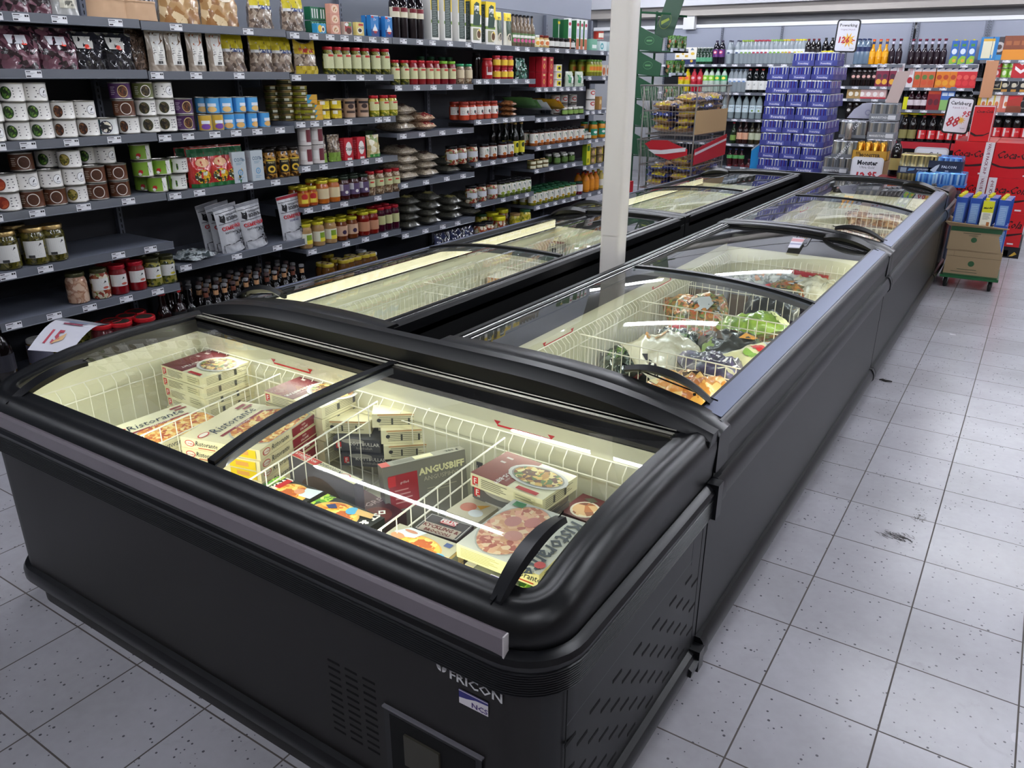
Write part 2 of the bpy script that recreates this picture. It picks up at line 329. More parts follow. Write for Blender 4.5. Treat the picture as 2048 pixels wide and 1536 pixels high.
def row_cabinet(s,y0,y1,label,short):
    "s=+1: outer face to the right aisle. one 2.5 m island freezer with two curved sliding lids"
    e=empty('chest_freezer',((XR if s>0 else XL),y0,0),0,label,'freezer','row freezers of the island')
    ox=0; X=lambda u:-s*u; L=y1-y0
    def bx(b,u0,u1,a0,a1,z0,z1,m,**k): b.box((min(X(u0),X(u1)),a0,z0),(max(X(u0),X(u1)),a1,z1),m,**k)
    b=MB(); bx(b,0,.05,.004,L-.004,.10,.70,SIDE); bx(b,WD-.05,WD,.004,L-.004,.10,.79,BLACK2); bx(b,.05,WD-.05,.004,.05,.10,.76,BLACK2); bx(b,.05,WD-.05,L-.05,L-.004,.10,.76,BLACK2)
    bx(b,.0,WD,.004,L-.004,.085,.14,BLACK2); build('body',b,e,smooth=0)
    b=MB(); bx(b,.03,WD-.03,.02,L-.02,.0,.088,BLACK2); build('plinth',b,e,smooth=0)
    # liner
    b=MB(); bx(b,.05,.07,.05,L-.05,.16,.712,CREAM); bx(b,WD-.07,WD-.05,.05,L-.05,.16,.742,CREAM); bx(b,.07,WD-.07,.05,.07,.16,.72,CREAM); bx(b,.07,WD-.07,L-.07,L-.05,.16,.72,CREAM); bx(b,.05,WD-.05,.05,L-.05,.14,.16,CREAM); build('liner',b,e,smooth=0)
    # outer rim: black rounded edge and aluminium rail on top
    b=MB(); P=[(.0,.69),(-.004,.73),(-.003,.748),(.004,.762),(.014,.7705),(.05,.050+.7305),(.075,.787),(.078,.78),(.078,.70),(.03,.70)]
    b.loft([[Vector((X(u),a,z)) for u,z in P] for a in (.06,L-.06)],BLACK); build('outer_rim',b,e,smooth=45)
    b=MB(); b.loft([[Vector((X(u),a,z)) for u,z in ((.016,.771),(.016,.7745),(.066,.788),(.067,.785))] for a in (.07,L-.08)],ALU); build('top_rail',b,e,smooth=0)
    # inner rim with lid tracks
    b=MB(); P=[(WD,.77),(WD,.822),(WD-.012,.832),(WD-.03,.833),(WD-.032,.826),(WD-.046,.826),(WD-.048,.833),(WD-.06,.833),(WD-.062,.824),(WD-.075,.824),(WD-.077,.742),(WD-.05,.742)]
    b.loft([[Vector((X(u),a,z)) for u,z in P] for a in (.06,L-.06)],BLACK); build('inner_rim',b,e,smooth=30)
    b=MB()
    for u in (WD-.037,WD-.066): b.tube([(X(u),.09,.8285),(X(u),L-.09,.8285)],.0022,STEEL,5)
    build('lid_track',b,e)
    # dark band between liner and glass
    b=MB(); bx(b,.066,.079,.06,L-.06,.71,.765,BLACK2); bx(b,WD-.082,WD-.07,.06,L-.06,.738,.80,BLACK2)
    n=16
    for a0,a1 in ((.05,.075),(L-.075,L-.05)):
        b.loft([[Vector((X(u),a0,.715)),Vector((X(u),a1,.715)),Vector((X(u),a1,A(u)-.012)),Vector((X(u),a0,A(u)-.012))] for u in [.07+(WD-.14)*j/n for j in range(n+1)]],BLACK2)
    build('inner_frame',b,e,smooth=30)
    # end caps
    for a0,a1,w in ((0,.085,1),(L-.075,L,1)):
        b=MB(); R=[]; n=26
        for j in range(n+1):
            u=-.006+(WD+.004)*j/n; z=A(u)+.004-(.012*max(0,1-j/2)**2); zb=.70 if j in(0,1,2) else A(u)-.05
            if j<=1: zb=.655
            R.append([Vector((X(u),a0,zb)),Vector((X(u),a0,z-.006)),Vector((X(u),a0+.008,z)),Vector((X(u),a1-.008,z)),Vector((X(u),a1,z-.006)),Vector((X(u),a1,zb))])
        b.loft(R,BLACK); build('end_cap',b,e,smooth=40)
    # bumpers
    for z,h in ((.605,.072),(.125,.066)):
        b=MB(); P=[(.002,-h/2),(-.016,-h/2+.004),(-.025,-h/4),(-.025,h*.12),(-.018,h*.36),(-.010,h/2),(.002,h/2)]
        b.loft([[Vector((X(u),a,z+q)) for u,q in P] for a in (.012,L-.012)],BUMP)
        for a0,a1 in ((.0,.03),(L-.035,L)):
            b.loft([[Vector((X(u-(.004 if u<0 else 0)),a,z+q*1.07)) for u,q in P] for a in (a0,a1)],BUMP)
        build('bumper',b,e,smooth=30)
    # lids
    mid=L*.485
    for k,(a0,a1,dz,hy) in enumerate(((.085,mid+.03,.0,.085),(mid,L-.075,-.010,L-.075))):
        b=MB(); R=[]; n=22
        for j in range(n+1):
            u=.06+(WD-.135)*j/n; z=A(u)-.004+dz; R.append([Vector((X(u),a0,z)),Vector((X(u),a1,z))])
        b.loft(R if s>0 else R[::-1],GL,closed=False); lid=build('glass_lid',b,e,smooth=60)
        b=MB(); R=[]
        ab=a1 if k==0 else a0
        for j in range(n+1):
            u=.06+(WD-.135)*j/n; z=A(u)-.004+dz; R.append([Vector((X(u),ab-.012,z-.012)),Vector((X(u),ab+.012,z-.012)),Vector((X(u),ab+.012,z+.006)),Vector((X(u),ab-.012,z+.006))])
        b.loft(R,BLACK if k==0 else GRAY); build('lid_edge_strip',b,lid,smooth=40)
        sg=1 if k==0 else -1; hp=Vector((X(.18),hy+sg*.035,A(.18)+.006+dz)); tx=Vector((X(.29)-X(.07),0,A(.29)-A(.07)))
        handle(hp,tx,(0,sg*.45,1),.245,'handle',lid,hh=.032,w=.042,lens=.03)
        b=MB()
        for q in range(2): b.lathe([(.004,-.002),(.004,.003)],STEEL,c=hp+tx*(-.35+.7*q)+Vector((0,-sg*.012,0)),n=8)
        build('screw',b,lid)
    # led strip under the outer rim, tall glow standing in for lit liner wall
    b=MB(); bx(b,.072,.079,.08,L-.08,.708,.752,LEDM if s>0 else LEDM2); build('led_wall_glow',b,e,smooth=0)
    area('led_lamp',(X(.095),L/2,.742),(0,s*.55,0),.02,L-.2,LED*L*(.8 if s>0 else .45),e)
    # second, up under the inner rim facing the outer wall
    area('led_lamp',(X(WD-.09),L/2,.775),(0,-s*1.15,0),.02,L-.2,LED*L*(.7 if s>0 else .4),e)
    # red load line marks on the liner
    b=MB(); RED=mat('D0262E',.5); zz=.685; u=WD-.0702
    for c in (.62,1.55):
        b.box((min(X(u-.0006),X(u)),c-.1,zz-.003),(max(X(u-.0006),X(u)),c+.1,zz+.003),RED)
        for q in (-.1,.1): b.face([Vector((X(u-.0008),c+q-.012,zz+.014)),Vector((X(u-.0008),c+q+.012,zz+.014)),Vector((X(u-.0008),c+q,zz))],RED)
    build('load_line',b,e,smooth=0)
    return e
R1=row_cabinet(1,-.405,2.10,'black island freezer nearest on the right aisle, full of vegetable bags','near right')
R2=row_cabinet(1,2.105,4.61,'black island freezer on the right aisle beyond the vegetable bags, holding frozen bread','far right')
L1=row_cabinet(-1,-.405,2.10,'black island freezer on the shelf side, nearest, its front basket nearly empty','near left')
L2=row_cabinet(-1,2.105,4.61,'black island freezer on the shelf side behind the white pillar','far left')
# ---- end cabinet across the two rows ----
def plan(o,y0,y1,r=.105,back=True,n=8):
    "outline of the end cabinet grown outward by o, from back right round the front to back left: (point, normal)"
    P=[]; P.append((Vector((XR+o,y1,0)),Vector((1,0,0)))); rr=r+o
    K=8
    for k in range(1,K): P.append((Vector((XR+o,y1+(y0+r-y1)*k/K,0)),Vector((1,0,0))))
    for j in range(n+1):
        a=-PI/2*j/n; P.append((Vector((XR-r+rr*math.cos(a),y0+r+rr*math.sin(a),0)),Vector((math.cos(a),math.sin(a),0))))
    for k in range(1,12): P.append((Vector((XR-r+(XL-XR+2*r)*k/12,y0-o,0)),Vector((0,-1,0))))
    for j in range(n+1):
        a=-PI/2-PI/2*j/n; P.append((Vector((XL+r+rr*math.cos(a),y0+r+rr*math.sin(a),0)),Vector((math.cos(a),math.sin(a),0))))
    for k in range(1,K+1): P.append((Vector((XL-o,y0+r+(y1-y0-r)*k/K,0)),Vector((-1,0,0))))
    return P
def end_cabinet(label,far=False):
    e=empty('chest_freezer',(0,0,0),0,label,'freezer'); Y0,Y1=-1.20,-.41
    def rings(prof,f):
        R=[]
        base=plan(0,Y0,Y1)
        for p,nn in base: R.append([f(p,nn,o,z) for o,z in prof])
        return R
    flatf=lambda p,nn,o,z:Vector((p.x+nn.x*o,p.y+nn.y*o,z))
    b=MB(); R=rings([(0,.10),(0,.60),(-.04,.60),(-.04,.10)],flatf); b.loft(R,SIDE)
    for i in range(len(b.f)):                      # the front panel is the browner sheet
        ys=[b.v[j] for j in b.f[i]]
        if all(v[1]<Y0+.04 and v[0]<XR-.03 for v in ys): b.mi[i]=b.slot(FRONT)
    b.box((XL+.04,Y1-.05,.10),(XR-.04,Y1,.76),BLACK2); b.box((XL+.03,Y0+.03,.09),(XR-.03,Y1,.15),BLACK2)
    build('body',b,e,smooth=40)
    b=MB(); R=rings([(-.02,0),(-.02,.1),(-.05,.1),(-.05,0)],flatf); b.loft(R,FRONT); build('plinth',b,e,smooth=40)
    b=MB(); R=rings([(0,.085),(.014,.088),(.021,.10),(.021,.125),(.014,.137),(0,.142)],flatf); b.loft(R,BUMP); build('bumper',b,e,smooth=40)
    # ribbed bumper band
    pr=[(0,.552)]
    for k in range(10): z=.556+k*.0052; pr+=[(.020,z),(.0225,z+.0018),(.0225,z+.0034),(.020,z+.0045)]
    pr+=[(.021,.612),(.023,.622),(.018,.632),(.008,.638),(0,.640)]
    b=MB(); b.loft(rings(pr,flatf),BUMP); build('ribbed_bumper',b,e,smooth=25)
    b=MB(); b.loft(rings([(.0,.10),(.028,.10),(.03,.12),(.0,.14)],flatf)[:2],BUMP); 
    for z0,z1 in ((.082,.146),(.55,.644)): b.box((XR,Y1-.035,z0),(XR+.030,Y1+.001,z1),BUMP)
    build('bumper_end',b,e,smooth=30)
    # upper frame with the sunken glass edge
    def rf(p,nn,o,z):
        q=Vector((p.x+nn.x*o,p.y+nn.y*o,0)); q.z=z if z>.3 else H(q.y)+z
        return q
    pr=[(0,.598),(-.002,.64),(.004,-.045),(.003,-.028),(-.004,-.012),(-.018,-.001),(-.034,.003),(-.046,.0005),(-.056,-.004),(-.064,-.003),(-.075,-.004),(-.079,-.016),(-.079,.66),(-.04,.60)]
    b=MB(); b.loft(rings(pr,rf),BLACK); build('upper_frame',b,e,smooth=38)
    # domed back panel rising behind the lids
    b=MB(); R=[]; n=40; Wt=XR-XL
    def B(x):
        t=min(x-XL,XR-x); return A(t)+.006 if t<.6 else A(.6)+.006
    for j in range(n+1):
        x=XL-.002+(Wt+.004)*j/n; z=B(x); k=min(1,min(x-XL,XR-x)/.12); k=max(0,k)
        R.append([Vector((x,Y1+.004,.72)),Vector((x,Y1+.004,z)),Vector((x,Y1-.03,z)),Vector((x,Y1-.036,z-.006)),Vector((x,Y1-.045-.008*k,z-.018-.012*k)),Vector((x,Y1-.052,z-.03-.02*k)),Vector((x,Y1-.054,.762)),Vector((x,Y1-.06,.72))])
    b.loft(R,BLACK); build('domed_back_panel',b,e,smooth=28)
    # rails behind the lids
    b=MB(); 
    for yy,zz in ((-.468,.772),(-.478,.768),(-.489,.770)): b.tube([(XL+.08,yy,zz),(XR-.08,yy,zz)],.0022,mat('77756A',.3,1),5)
    b.box((XL+.07,-.50,.73),(XR-.07,-.462,.764),BLACK2); build('lid_track',b,e,smooth=30)
    # dark band and liner
    b=MB(); x0,x1,y0,y1=XL+.082,XR-.082,Y0+.082,Y1-.09
    DKF=mat('34322B',.35)
    for xa,xb in ((x0-.008,x0+.001),(x1-.001,x1+.008)): b.loft([[Vector((xa,y,min(.716,H(y)-.035))),Vector((xb,y,min(.716,H(y)-.035))),Vector((xb,y,H(y)-.012)),Vector((xa,y,H(y)-.012))] for y in [y0+(y1-y0)*j/12 for j in range(13)]],DKF)
    for a,c in (((x0,y1,.715),(x1,y1+.01,.768)),((x0,y0-.008,.672),(x1,y0,.69))): b.box(a,c,mat('34322B',.35))
    build('inner_frame',b,e,smooth=0)
    b=MB(); 
    
    for xa,xb in ((x0-.012,x0),(x1,x1+.012)): b.loft([[Vector((xa,y,.16)),Vector((xb,y,.16)),Vector((xb,y,min(.716,H(y)-.035))),Vector((xa,y,min(.716,H(y)-.035)))] for y in [y0-.012+(y1-y0+.024)*j/12 for j in range(13)]],CREAM)
    b.box((x0,y1,.16),(x1,y1+.02,.718),CREAM); b.box((x0,y0-.02,.16),(x1,y0,.69),CREAM); b.box((x0-.02,y0-.02,.14),(x1+.02,y1+.02,.16),CREAM)
    build('liner',b,e,smooth=0)
    # price channel along the front
    b=MB(); R=[]
    for x in (XL+.09,-.245): R.append([Vector((x,Y0+.001,.624)),Vector((x,Y0-.014,.628)),Vector((x,Y0-.012,.668)),Vector((x,Y0-.006,.674)),Vector((x,Y0+.002,.674))])
    b.loft(R,PR); b.box((-.247,Y0-.0155,.624),(-.244,Y0,.676),mat('B9B4B4',.4)); b.box((XL+.09,Y0-.0150,.6235),(-.245,Y0-.0125,.6262),mat('8D888C',.4)); build('price_channel',b,e,smooth=25)
    # lids
    xm=-1.128; n=22; ys=[Y0+.078+(Y1-.055-Y0-.078)*j/n for j in range(n+1)]
    for k,(xa,xb,dz) in enumerate(((XL+.078,xm+.02,-.009),(xm-.01,XR-.078,0))):
        b=MB(); b.loft([[Vector((xa,y,H(y)-.006+dz)),Vector((xb,y,H(y)-.006+dz))] for y in ys],GL,closed=False); lid=build('glass_lid',b,e,smooth=60)
        b=MB(); xe=xb-.012 if k==0 else xa+.012
        b.loft([[Vector((xe-.013,y,H(y)-.016+dz)),Vector((xe+.013,y,H(y)-.016+dz)),Vector((xe+.013,y,H(y)+.003+dz)),Vector((xe-.013,y,H(y)+.003+dz))] for y in ys],GRAY if k==0 else BLACK); build('lid_edge_strip',b,lid,smooth=40)
        xh=XR-.125 if k else XL+.16; ya,yb=-1.165,-.955; sl=Vector((0,yb-ya,H(yb)-H(ya)))
        handle(Vector((xh,(ya+yb)/2,(H(ya)+H(yb))/2+.004+dz)),sl,Vector((.25 if k==0 else -.25,0,1)),.235,'handle',lid,hh=.024,w=.036,lens=.0)
    # led strips
    for yy,rx,w in ((Y0+.10,1.05,1.0),(Y1-.10,-1.15,.8)):
        area('led_lamp',((XL+XR)/2,yy,.70),(rx,0,0),1.6,.02,LED*1.7*w,e)
    b=MB(); RED=mat('D0262E',.5); yy=y1-.0006
    for c in (-1.545,-.655):
        b.box((c-.085,yy-.0005,.672),(c+.085,yy,.677),RED)
        for q in (-.085,.085): b.face([Vector((c+q-.011,yy-.0008,.688)),Vector((c+q,yy-.0008,.676)),Vector((c+q+.011,yy-.0008,.688))],RED)
    build('load_line',b,e,smooth=0)
    if far: return e
    # vents
    DK=mat('020203',.9); b=MB()
    for row in range(7):
        for col in range(7):
            y=-1.13+col*.10+ (0 if row%2==0 else .05); z=.40-row*.038
            if y>-.45 or z<.15: continue
            b.box((XR-.001,y,z),(XR+.0007,y+.042,z+.0075),DK)
    build('side_vent_slots',b,e,smooth=0); b=MB()
    for col in range(3):
        for row in range(11): x=-.705+col*.05; z=.398-row*.019; b.box((x,Y0-.0007,z),(x+.034,Y0+.001,z+.005),DK)
    build('front_vent_slots',b,e,smooth=0)
    b=MB(); b.box((-.545,Y0-.006,.19),(-.30,Y0+.001,.362),BUMP); b.box((-.53,Y0-.0065,.2),(-.315,Y0-.005,.35),DK); b.box((-.49,Y0-.012,.24),(-.40,Y0-.004,.32),mat('3A382F',.5)); b.box((-.548,Y0-.008,.36),(-.298,Y0,.364),mat('66656A',.4)); build('control_panel',b,e,smooth=0)
    b=MB(); 
    b.box((XR-.001,-1.128,.14),(XR+.0005,-1.126,.56),DK); b.box((XR-.001,-.437,.14),(XR+.0005,-.435,.56),DK); b.box((XR-.001,-.50,.44),(XR+.0004,-.4985,.56),mat('3A3D40',.4))
    for k in range(12):
        y0_,y1_=-1.126+k*.0525,-1.126+(k+1)*.0525; z0_,z1_=.452,.452; b.face([(XR+.0006,y0_,z0_),(XR+.0006,y1_,z1_),(XR+.0006,y1_,z1_+.0012),(XR+.0006,y0_,z0_+.0012)],mat('55585C',.4))
    build('panel_seams',b,e,smooth=0)
    # emblem
    f=flat((-.405,Y0-.001,.505),(1,0,0),(0,0,1)); b=MB(); ww='C9C9C9'
    b.art(f,[('e',.012,.028,.012,.012,ww),('r',.0105,.016,.0135,.028,'26211F'),('p',[(.003,.033),(.006,.036),(.013,.030),(.011,.027)],'26211F'),('p',[(.021,.033),(.018,.036),(.011,.030),(.013,.027)],'26211F'),('t','FRICON',.030,.012,.029,ww,{'al':'l','bold':1,'sx':1.15})]); build('maker_logo',b,e,smooth=0)
    b=MB(); b.art(f,[('r',.052,-.036,.118,-.003,'D8D3D6'),('p',[(.052,-.003),(.118,-.003),(.118,-.011),(.09,-.013),(.07,-.019),(.052,-.022)],'2B2A72'),('r',.052,-.0062,.118,-.0045,'D8D3D6'),('t','NCS',.099,-.032,.016,'3B1F6B',{'sx':1.2,'bold':1})],h0=.0008); build('sticker',b,e,smooth=0)
    return e
E0=end_cabinet('black end freezer across the front with pizza boxes and ready meals under glass')
E1=end_cabinet('black end freezer closing the far end of the island beside the red packs',far=True)
E1.location=(XL+XR,4.625-.41,0); E1.rotation_euler=(0,0,PI)
# ================= product makers (front faces local -y, base at z=0) =================
TIN=mat('B9B7B0',.3,.9,name='tin'); GOLDR=mat('B79E6A',.3,.9,name='gold_tin')
BIRD='2A2A30'
USED={}
def root(name,parts):
    "parts: [(name, MB, smooth)] - first call makes the thing; returns its empty"
    e=empty(name)
    for p in parts: build(p[0],p[1],e,smooth=p[2] if len(p)>2 else 35)
    return e
def can(r,h,wall,arts,a0=-PI/2-.45,name='food_can',rim=TIN):
    b=MB(); w=mat(wall,.35) if isinstance(wall,str) else wall
    b.lathe([(r*.9,.0),(r,.002),(r*1.01,.004),(r*.985,.007),(r*.985,h-.006),(r*1.01,h-.004),(r*1.01,h-.001),(r*.95,h),(r*.93,h-.004),(.001,h-.004)],w,n=22,mats=[rim,rim,rim,w,rim,rim,rim,rim,rim])
    if arts: b.art(cyl((0,0,0),r*.985,a0),arts,curved=1)
    return b
def lidded(r,h,content,lid,label=None,arts=(),a0=-PI/2-.4,neck=.82,lidh=.016,sh=.035,name='food_jar',lz=(.18,.66),lw=1.25,patt=None):
    c=content if not isinstance(content,str) else mat(content,.12,coat=.6); L=mat(lid,.3,.3) if isinstance(lid,str) else lid
    b=MB(); b.lathe([(r*.88,0),(r*.98,.004),(r,.01),(r,h-lidh-sh),(r*.96,h-lidh-sh*.5),(r*neck,h-lidh-.004),(r*neck,h-lidh)],c,n=20)
    l=MB(); l.lathe([(r*neck*1.04,h-lidh-.002),(r*neck*1.09,h-lidh+.001),(r*neck*1.09,h-.003),(r*neck*1.05,h),(r*neck*.9,h),(r*neck*.86,h-.0015),(.001,h-.0015)],L,n=20)
    P=[('glass_body',b),('lid',l)]
    if label:
        q=MB(); q.art(cyl((0,0,0),r,a0),[('r',-r*lw,h*lz[0],r*lw,h*lz[1],label)]+list(arts),h0=.0006,curved=1); P.append(('paper_label',q,0))
    return P
def bottle(r,h,col,cap,label=None,lz=(.25,.6),arts=(),neckr=.35,sh=.62,a0=-PI/2-.3,neckcol=None,pet=0,lw=3.1):
    c=col if not isinstance(col,str) else mat(col,.08,coat=.5)
    b=MB(); nr=r*neckr
    if pet: pr=[(r*.7,0),(r*.95,.006),(r,.02),(r*.97,h*.22),(r,h*.26),(r,h*.5),(r*.97,h*.53),(r,h*.58),(r*.97,h*.68),(r*.7,h*.82),(nr,h*.91),(nr,h*.94)]
    else: pr=[(r*.85,0),(r,.006),(r,h*sh*.85),(r*.93,h*sh),(r*.6,h*(sh+.1)),(nr,h*(sh+.16)),(nr*.95,h*.94),(nr*1.1,h*.945),(nr*1.1,h*.96)]
    b.lathe(pr,c,n=18); k=MB(); k.lathe([(nr*1.15,h*.94),(nr*1.18,h*.945),(nr*1.18,h*.995),(nr*1.0,h)],mat(cap,.35),n=14)
    P=[('bottle_body',b),('cap',k)]
    if label:
        q=MB(); q.art(cyl((0,0,0),r,a0),[('r',-r*lw/2,h*lz[0],r*lw/2,h*lz[1],label)]+list(arts),h0=.0007,curved=1); P.append(('paper_label',q,0))
    if neckcol:
        q=MB(); q.lathe([(nr*1.06,h*.80),(nr*1.06,h*.9)],mat(neckcol,.5),n=12); P.append(('neck_label',q))
    return P
def carton(w,d,h,col,front=(),side=(),top=(),left=(),back=None,cols=None):
    b=MB(); m=mat(col,.4) if isinstance(col,str) else col
    b.box((-w/2,-d/2,0),(w/2,d/2,h),m if not cols else {k:mat(v,.4) for k,v in cols.items()}|{'*':m})
    b.art(flat((-w/2,-d/2,0),(1,0,0),(0,0,1)),front); b.art(flat((w/2,-d/2,0),(0,1,0),(0,0,1)),side); b.art(flat((-w/2,-d/2,h),(1,0,0),(0,1,0)),top); b.art(flat((-w/2,d/2,0),(0,-1,0),(0,0,1)),left)
    return b
def pouch(w,h,d,m,arts=(),seed=1,topflat=.12,crimp=.5,wob=.10,nx=12,ny=14,bot=1,zig=0,amp=.004,taper=.0):
    "soft bag standing on its base: bulging middle, flat crimped top seal. returns mesh; front is -y"
    r=random.Random(seed); b=MB(); mm=m if not isinstance(m,str) else mat(m,.3,coat=.5)
    ph=[r.uniform(0,6.28) for _ in range(6)]
    def th(s,t):
        tt=min(1,(1-t)/(1-topflat)) if t>0 else 1
        v=max(0,1-abs(s)**2.6)**.5*(min(1,(1-t)/max(.01,(.55)))**.8 if t<1 else 0)
        if t>1-topflat: v*=.25
        return d/2*v
    def rip(s,t): return amp*(math.sin(s*9+ph[0]+t*4)*math.sin(t*13+ph[1])+.5*math.sin(s*21+ph[2])*math.sin(t*17+ph[3]))
    def P(s,t,side):
        x=s*w/2*(1-.06*math.sin(PI*t)-taper*t); z=t*h
        if t>.9 and zig: z+=zig*abs(s)**2*1.0
        y=-side*(th(s,t)+ (rip(s,t) if abs(s)<.97 else 0)*(1 if t<1-topflat*.5 else .3)); x+=wob*.1*w*math.sin(t*5+ph[4])*.3
        return Vector((x,y,z))
    i0=len(b.v)
    for side in (1,-1):
        base=len(b.v)
        for j in range(ny+1):
            for i in range(nx+1): b.v.append(tuple(P(-1+2*i/nx,j/ny,side)))
        for j in range(ny):
            for i in range(nx):
                q=[base+j*(nx+1)+i,base+j*(nx+1)+i+1,base+(j+1)*(nx+1)+i+1,base+(j+1)*(nx+1)+i]
                b.f.append(tuple(q if side>0 else q[::-1])); b.mi.append(b.slot(mm))
    n1=nx+1; b.f.append(tuple([i0+i for i in range(n1)][::-1]+[i0+(ny+1)*n1+i for i in range(n1)])); b.mi.append(b.slot(mm))
    def fn(u,v,hh):
        p=P(max(-.99,min(.99,u/(w/2))),max(0,min(1,v/h)),1); return p+Vector((0,-hh-.0012,0))
    if arts: b.art(fn,arts,h0=.0008,dh=.0004,curved=2)
    return b
def sack(w,l,t,m,seed=1,arts=(),nx=12,ny=16,amp=.006,name='bag'):
    "soft bag lying flat (pillow), crimped at both short ends; long side along y"
    r=random.Random(seed); b=MB(); mm=m if not isinstance(m,str) else mat(m,.35,coat=.4); ph=[r.uniform(0,6.28) for _ in range(8)]
    def hgt(s,q): return t*max(0,1-abs(s)**2.4)**.6*max(0,1-abs(q)**3.2)**.7
    def P(s,q,side):
        x=s*w/2*(1-.07*(1-abs(q)**2)*0-.05*math.cos(q*5+ph[0])); y=q*l/2
        rp=amp*(math.sin(s*8+ph[1]+q*3)*math.sin(q*9+ph[2])+.6*math.sin(s*17+ph[3])*math.sin(q*15+ph[4]))*(1 if abs(s)<.95 and abs(q)<.93 else .25)
        z=t*.42+(hgt(s,q)*.58+rp if side>0 else -hgt(s,q)*.42)
        return Vector((x,y,z))
    for side in (1,-1):
        base=len(b.v)
        for j in range(ny+1):
            for i in range(nx+1): b.v.append(tuple(P(-1+2*i/nx,-1+2*j/ny,side)))
        for j in range(ny):
            for i in range(nx):
                q=[base+j*(nx+1)+i,base+j*(nx+1)+i+1,base+(j+1)*(nx+1)+i+1,base+(j+1)*(nx+1)+i]; b.f.append(tuple(q if side>0 else q[::-1])); b.mi.append(b.slot(mm))
    def fn(u,v,hh): p=P(max(-.97,min(.97,u/(w/2))),max(-.97,min(.97,v/(l/2))),1); return p+Vector((0,0,hh+.0015))
    if arts: b.art(fn,arts,h0=.0008,dh=.0004,curved=2)
    return b
def twin(b,name='product',smooth=50):
    "one-mesh product as a thing of its own"
    return build(name,b,None,smooth=smooth)
# placing: every copy gets its own label from what it is and where it stands in its run
ALL={}
def label_of(desc,i,n,extra=''):
    s=desc+((', %s from left'%ORD[i]) if n>1 else '')+((', '+extra) if extra else '')
    k=s; q=1
    while k in ALL: q+=1; k=s+', '+['','','other one','further one','last one'][min(q,4)]+('' if q<5 else ' '+ORD[q%20])
    ALL[k]=1; return k
class Kind:
    def __init__(s,name,make,cat): s.name=name; s.make=make; s.cat=cat; s.o=None
    def get(s):
        if s.o is None:
            r=s.make()
            if isinstance(r,list): r=root(s.name,r)
            elif isinstance(r,MB): r=twin(r,s.name)
            s.o=r; return r
        return copy_tree(s.o)
def put(k,loc,rz,label,group=None,rx=0,ry=0):
    o=k.get(); o.location=loc; o.rotation_euler=(rx,ry,rz); tag(o,label,k.cat,group); return o
# ================= wall of shelves on the left =================
XF,XB=-3.33,-3.78
BAY=[-.575+.9*0,.33,1.22,2.115,3.01,3.905,4.80,5.70]
SH={0:dict(A=1.795,B=1.575,C=1.288,D=1.0,E=.752,F=.532,G=.20),1:dict(A=1.79,B=1.57,C=1.28,D=.995,E=.622,G=.20),2:dict(A=1.783,B=1.56,C=1.303,D=1.05,E=.805,F=.55,G=.20),
3:dict(A=1.784,B=1.496,C=1.187,D=.857,E=.510,G=.20),4:dict(A=1.775,B=1.531,C=1.24,D=.925,E=.61,G=.20),5:dict(A=1.777,B=1.465,C=1.22,D=.986,E=.795,F=.476,G=.20),6:dict(A=1.777,B=1.555,C=1.25,D=.985,E=.745,F=.476,G=.20)}
LB={'0A':(-30,25,103,217),'1A':(340,486),'2A':(580,619,652,681,708,738,763),'3A':(800,833,859,894,931),'4A':(991,1030,1050),'5A':(1077,1091,1110,1131,1150,1171),'6A':(1201,1215),
'0B':(51,),'1B':(302,381,468),'2B':(584,655,713,752),'3B':(789,827,861,893,924),'4B':(952,968,990,1026,1050),'5B':(1074,1088,1105,1119,1132,1145,1159),'6B':(1176,1205),
'0C':(-22,40,128,215),'1C':(318,365,419,462,505,551),'2C':(593,621,647,689,750,767),'3C':(800,838,879,914),'4C':(952,983,1006,1022,1039),'5C':(1073,1087,1105,1132,1152),'6C':(1172,1183,1196,1210),
'0D':(-28,59,153,244),'1D':(339,388,486,542),'2D':(604,639,691,723,751),'3D':(803,846,888,921),'4D':(952,981,1005,1027),'5D':(1073,1094,1117,1136,1152),'6D':(1176,1190,1205),
'0E':(0,76,224,289),'1E':(361,464,546),'2E':(609,644,681,749),'3E':(805,845,880,910),'4E':(952,1002,1028,1050),'5E':(1069,1099,1127,1144),'6E':(1166,1180,1196),
'0F':(12,94,166,240,304),'2F':(617,685,724,763),'5F':(1072,1090,1107,1124,1142,1158),'6F':(1176,1195)}
STL=mat('6E7380',.45,.15,name='grey_shelf_steel'); STL2=mat('4A4D55',.5,.1,name='grey_back_panel'); RAIL=mat('63676F',.3,name='price_rail',coat=.4); PAP=mat('E8E9EE',.5); INK='1E1E24'
def price_tag(y,z,parent,i,ax=0,w=.068,X=None):
    b=MB(); h=.029
    fn=flat((XF+.0032 if X is None else X,y,z-.0335),(0,1,0),(0,0,1)) if ax==0 else flat((y,X,z-.0335),(1,0,0),(0,0,1))
    r=random.Random(i*7+3); it=[('r',0,0,w,h,PAP),('r',.003,h-.007,.003+w*r.uniform(.25,.5),h-.0035,INK),('l',.003,h-.017,w*.62,h-.009,2,'8a8a92'),('r',.003,.003,.021,.0085,INK),('r',w-.019,h-.0125,w-.012,h-.0045,INK),('r',w-.010,h-.0125,w-.0035,h-.0045,INK)]
    b.art(fn,it,h0=.0003,dh=.0002); o=build('price_label',b,parent,smooth=0); return o
BN=['first','second','third','fourth','fifth','sixth','seventh']
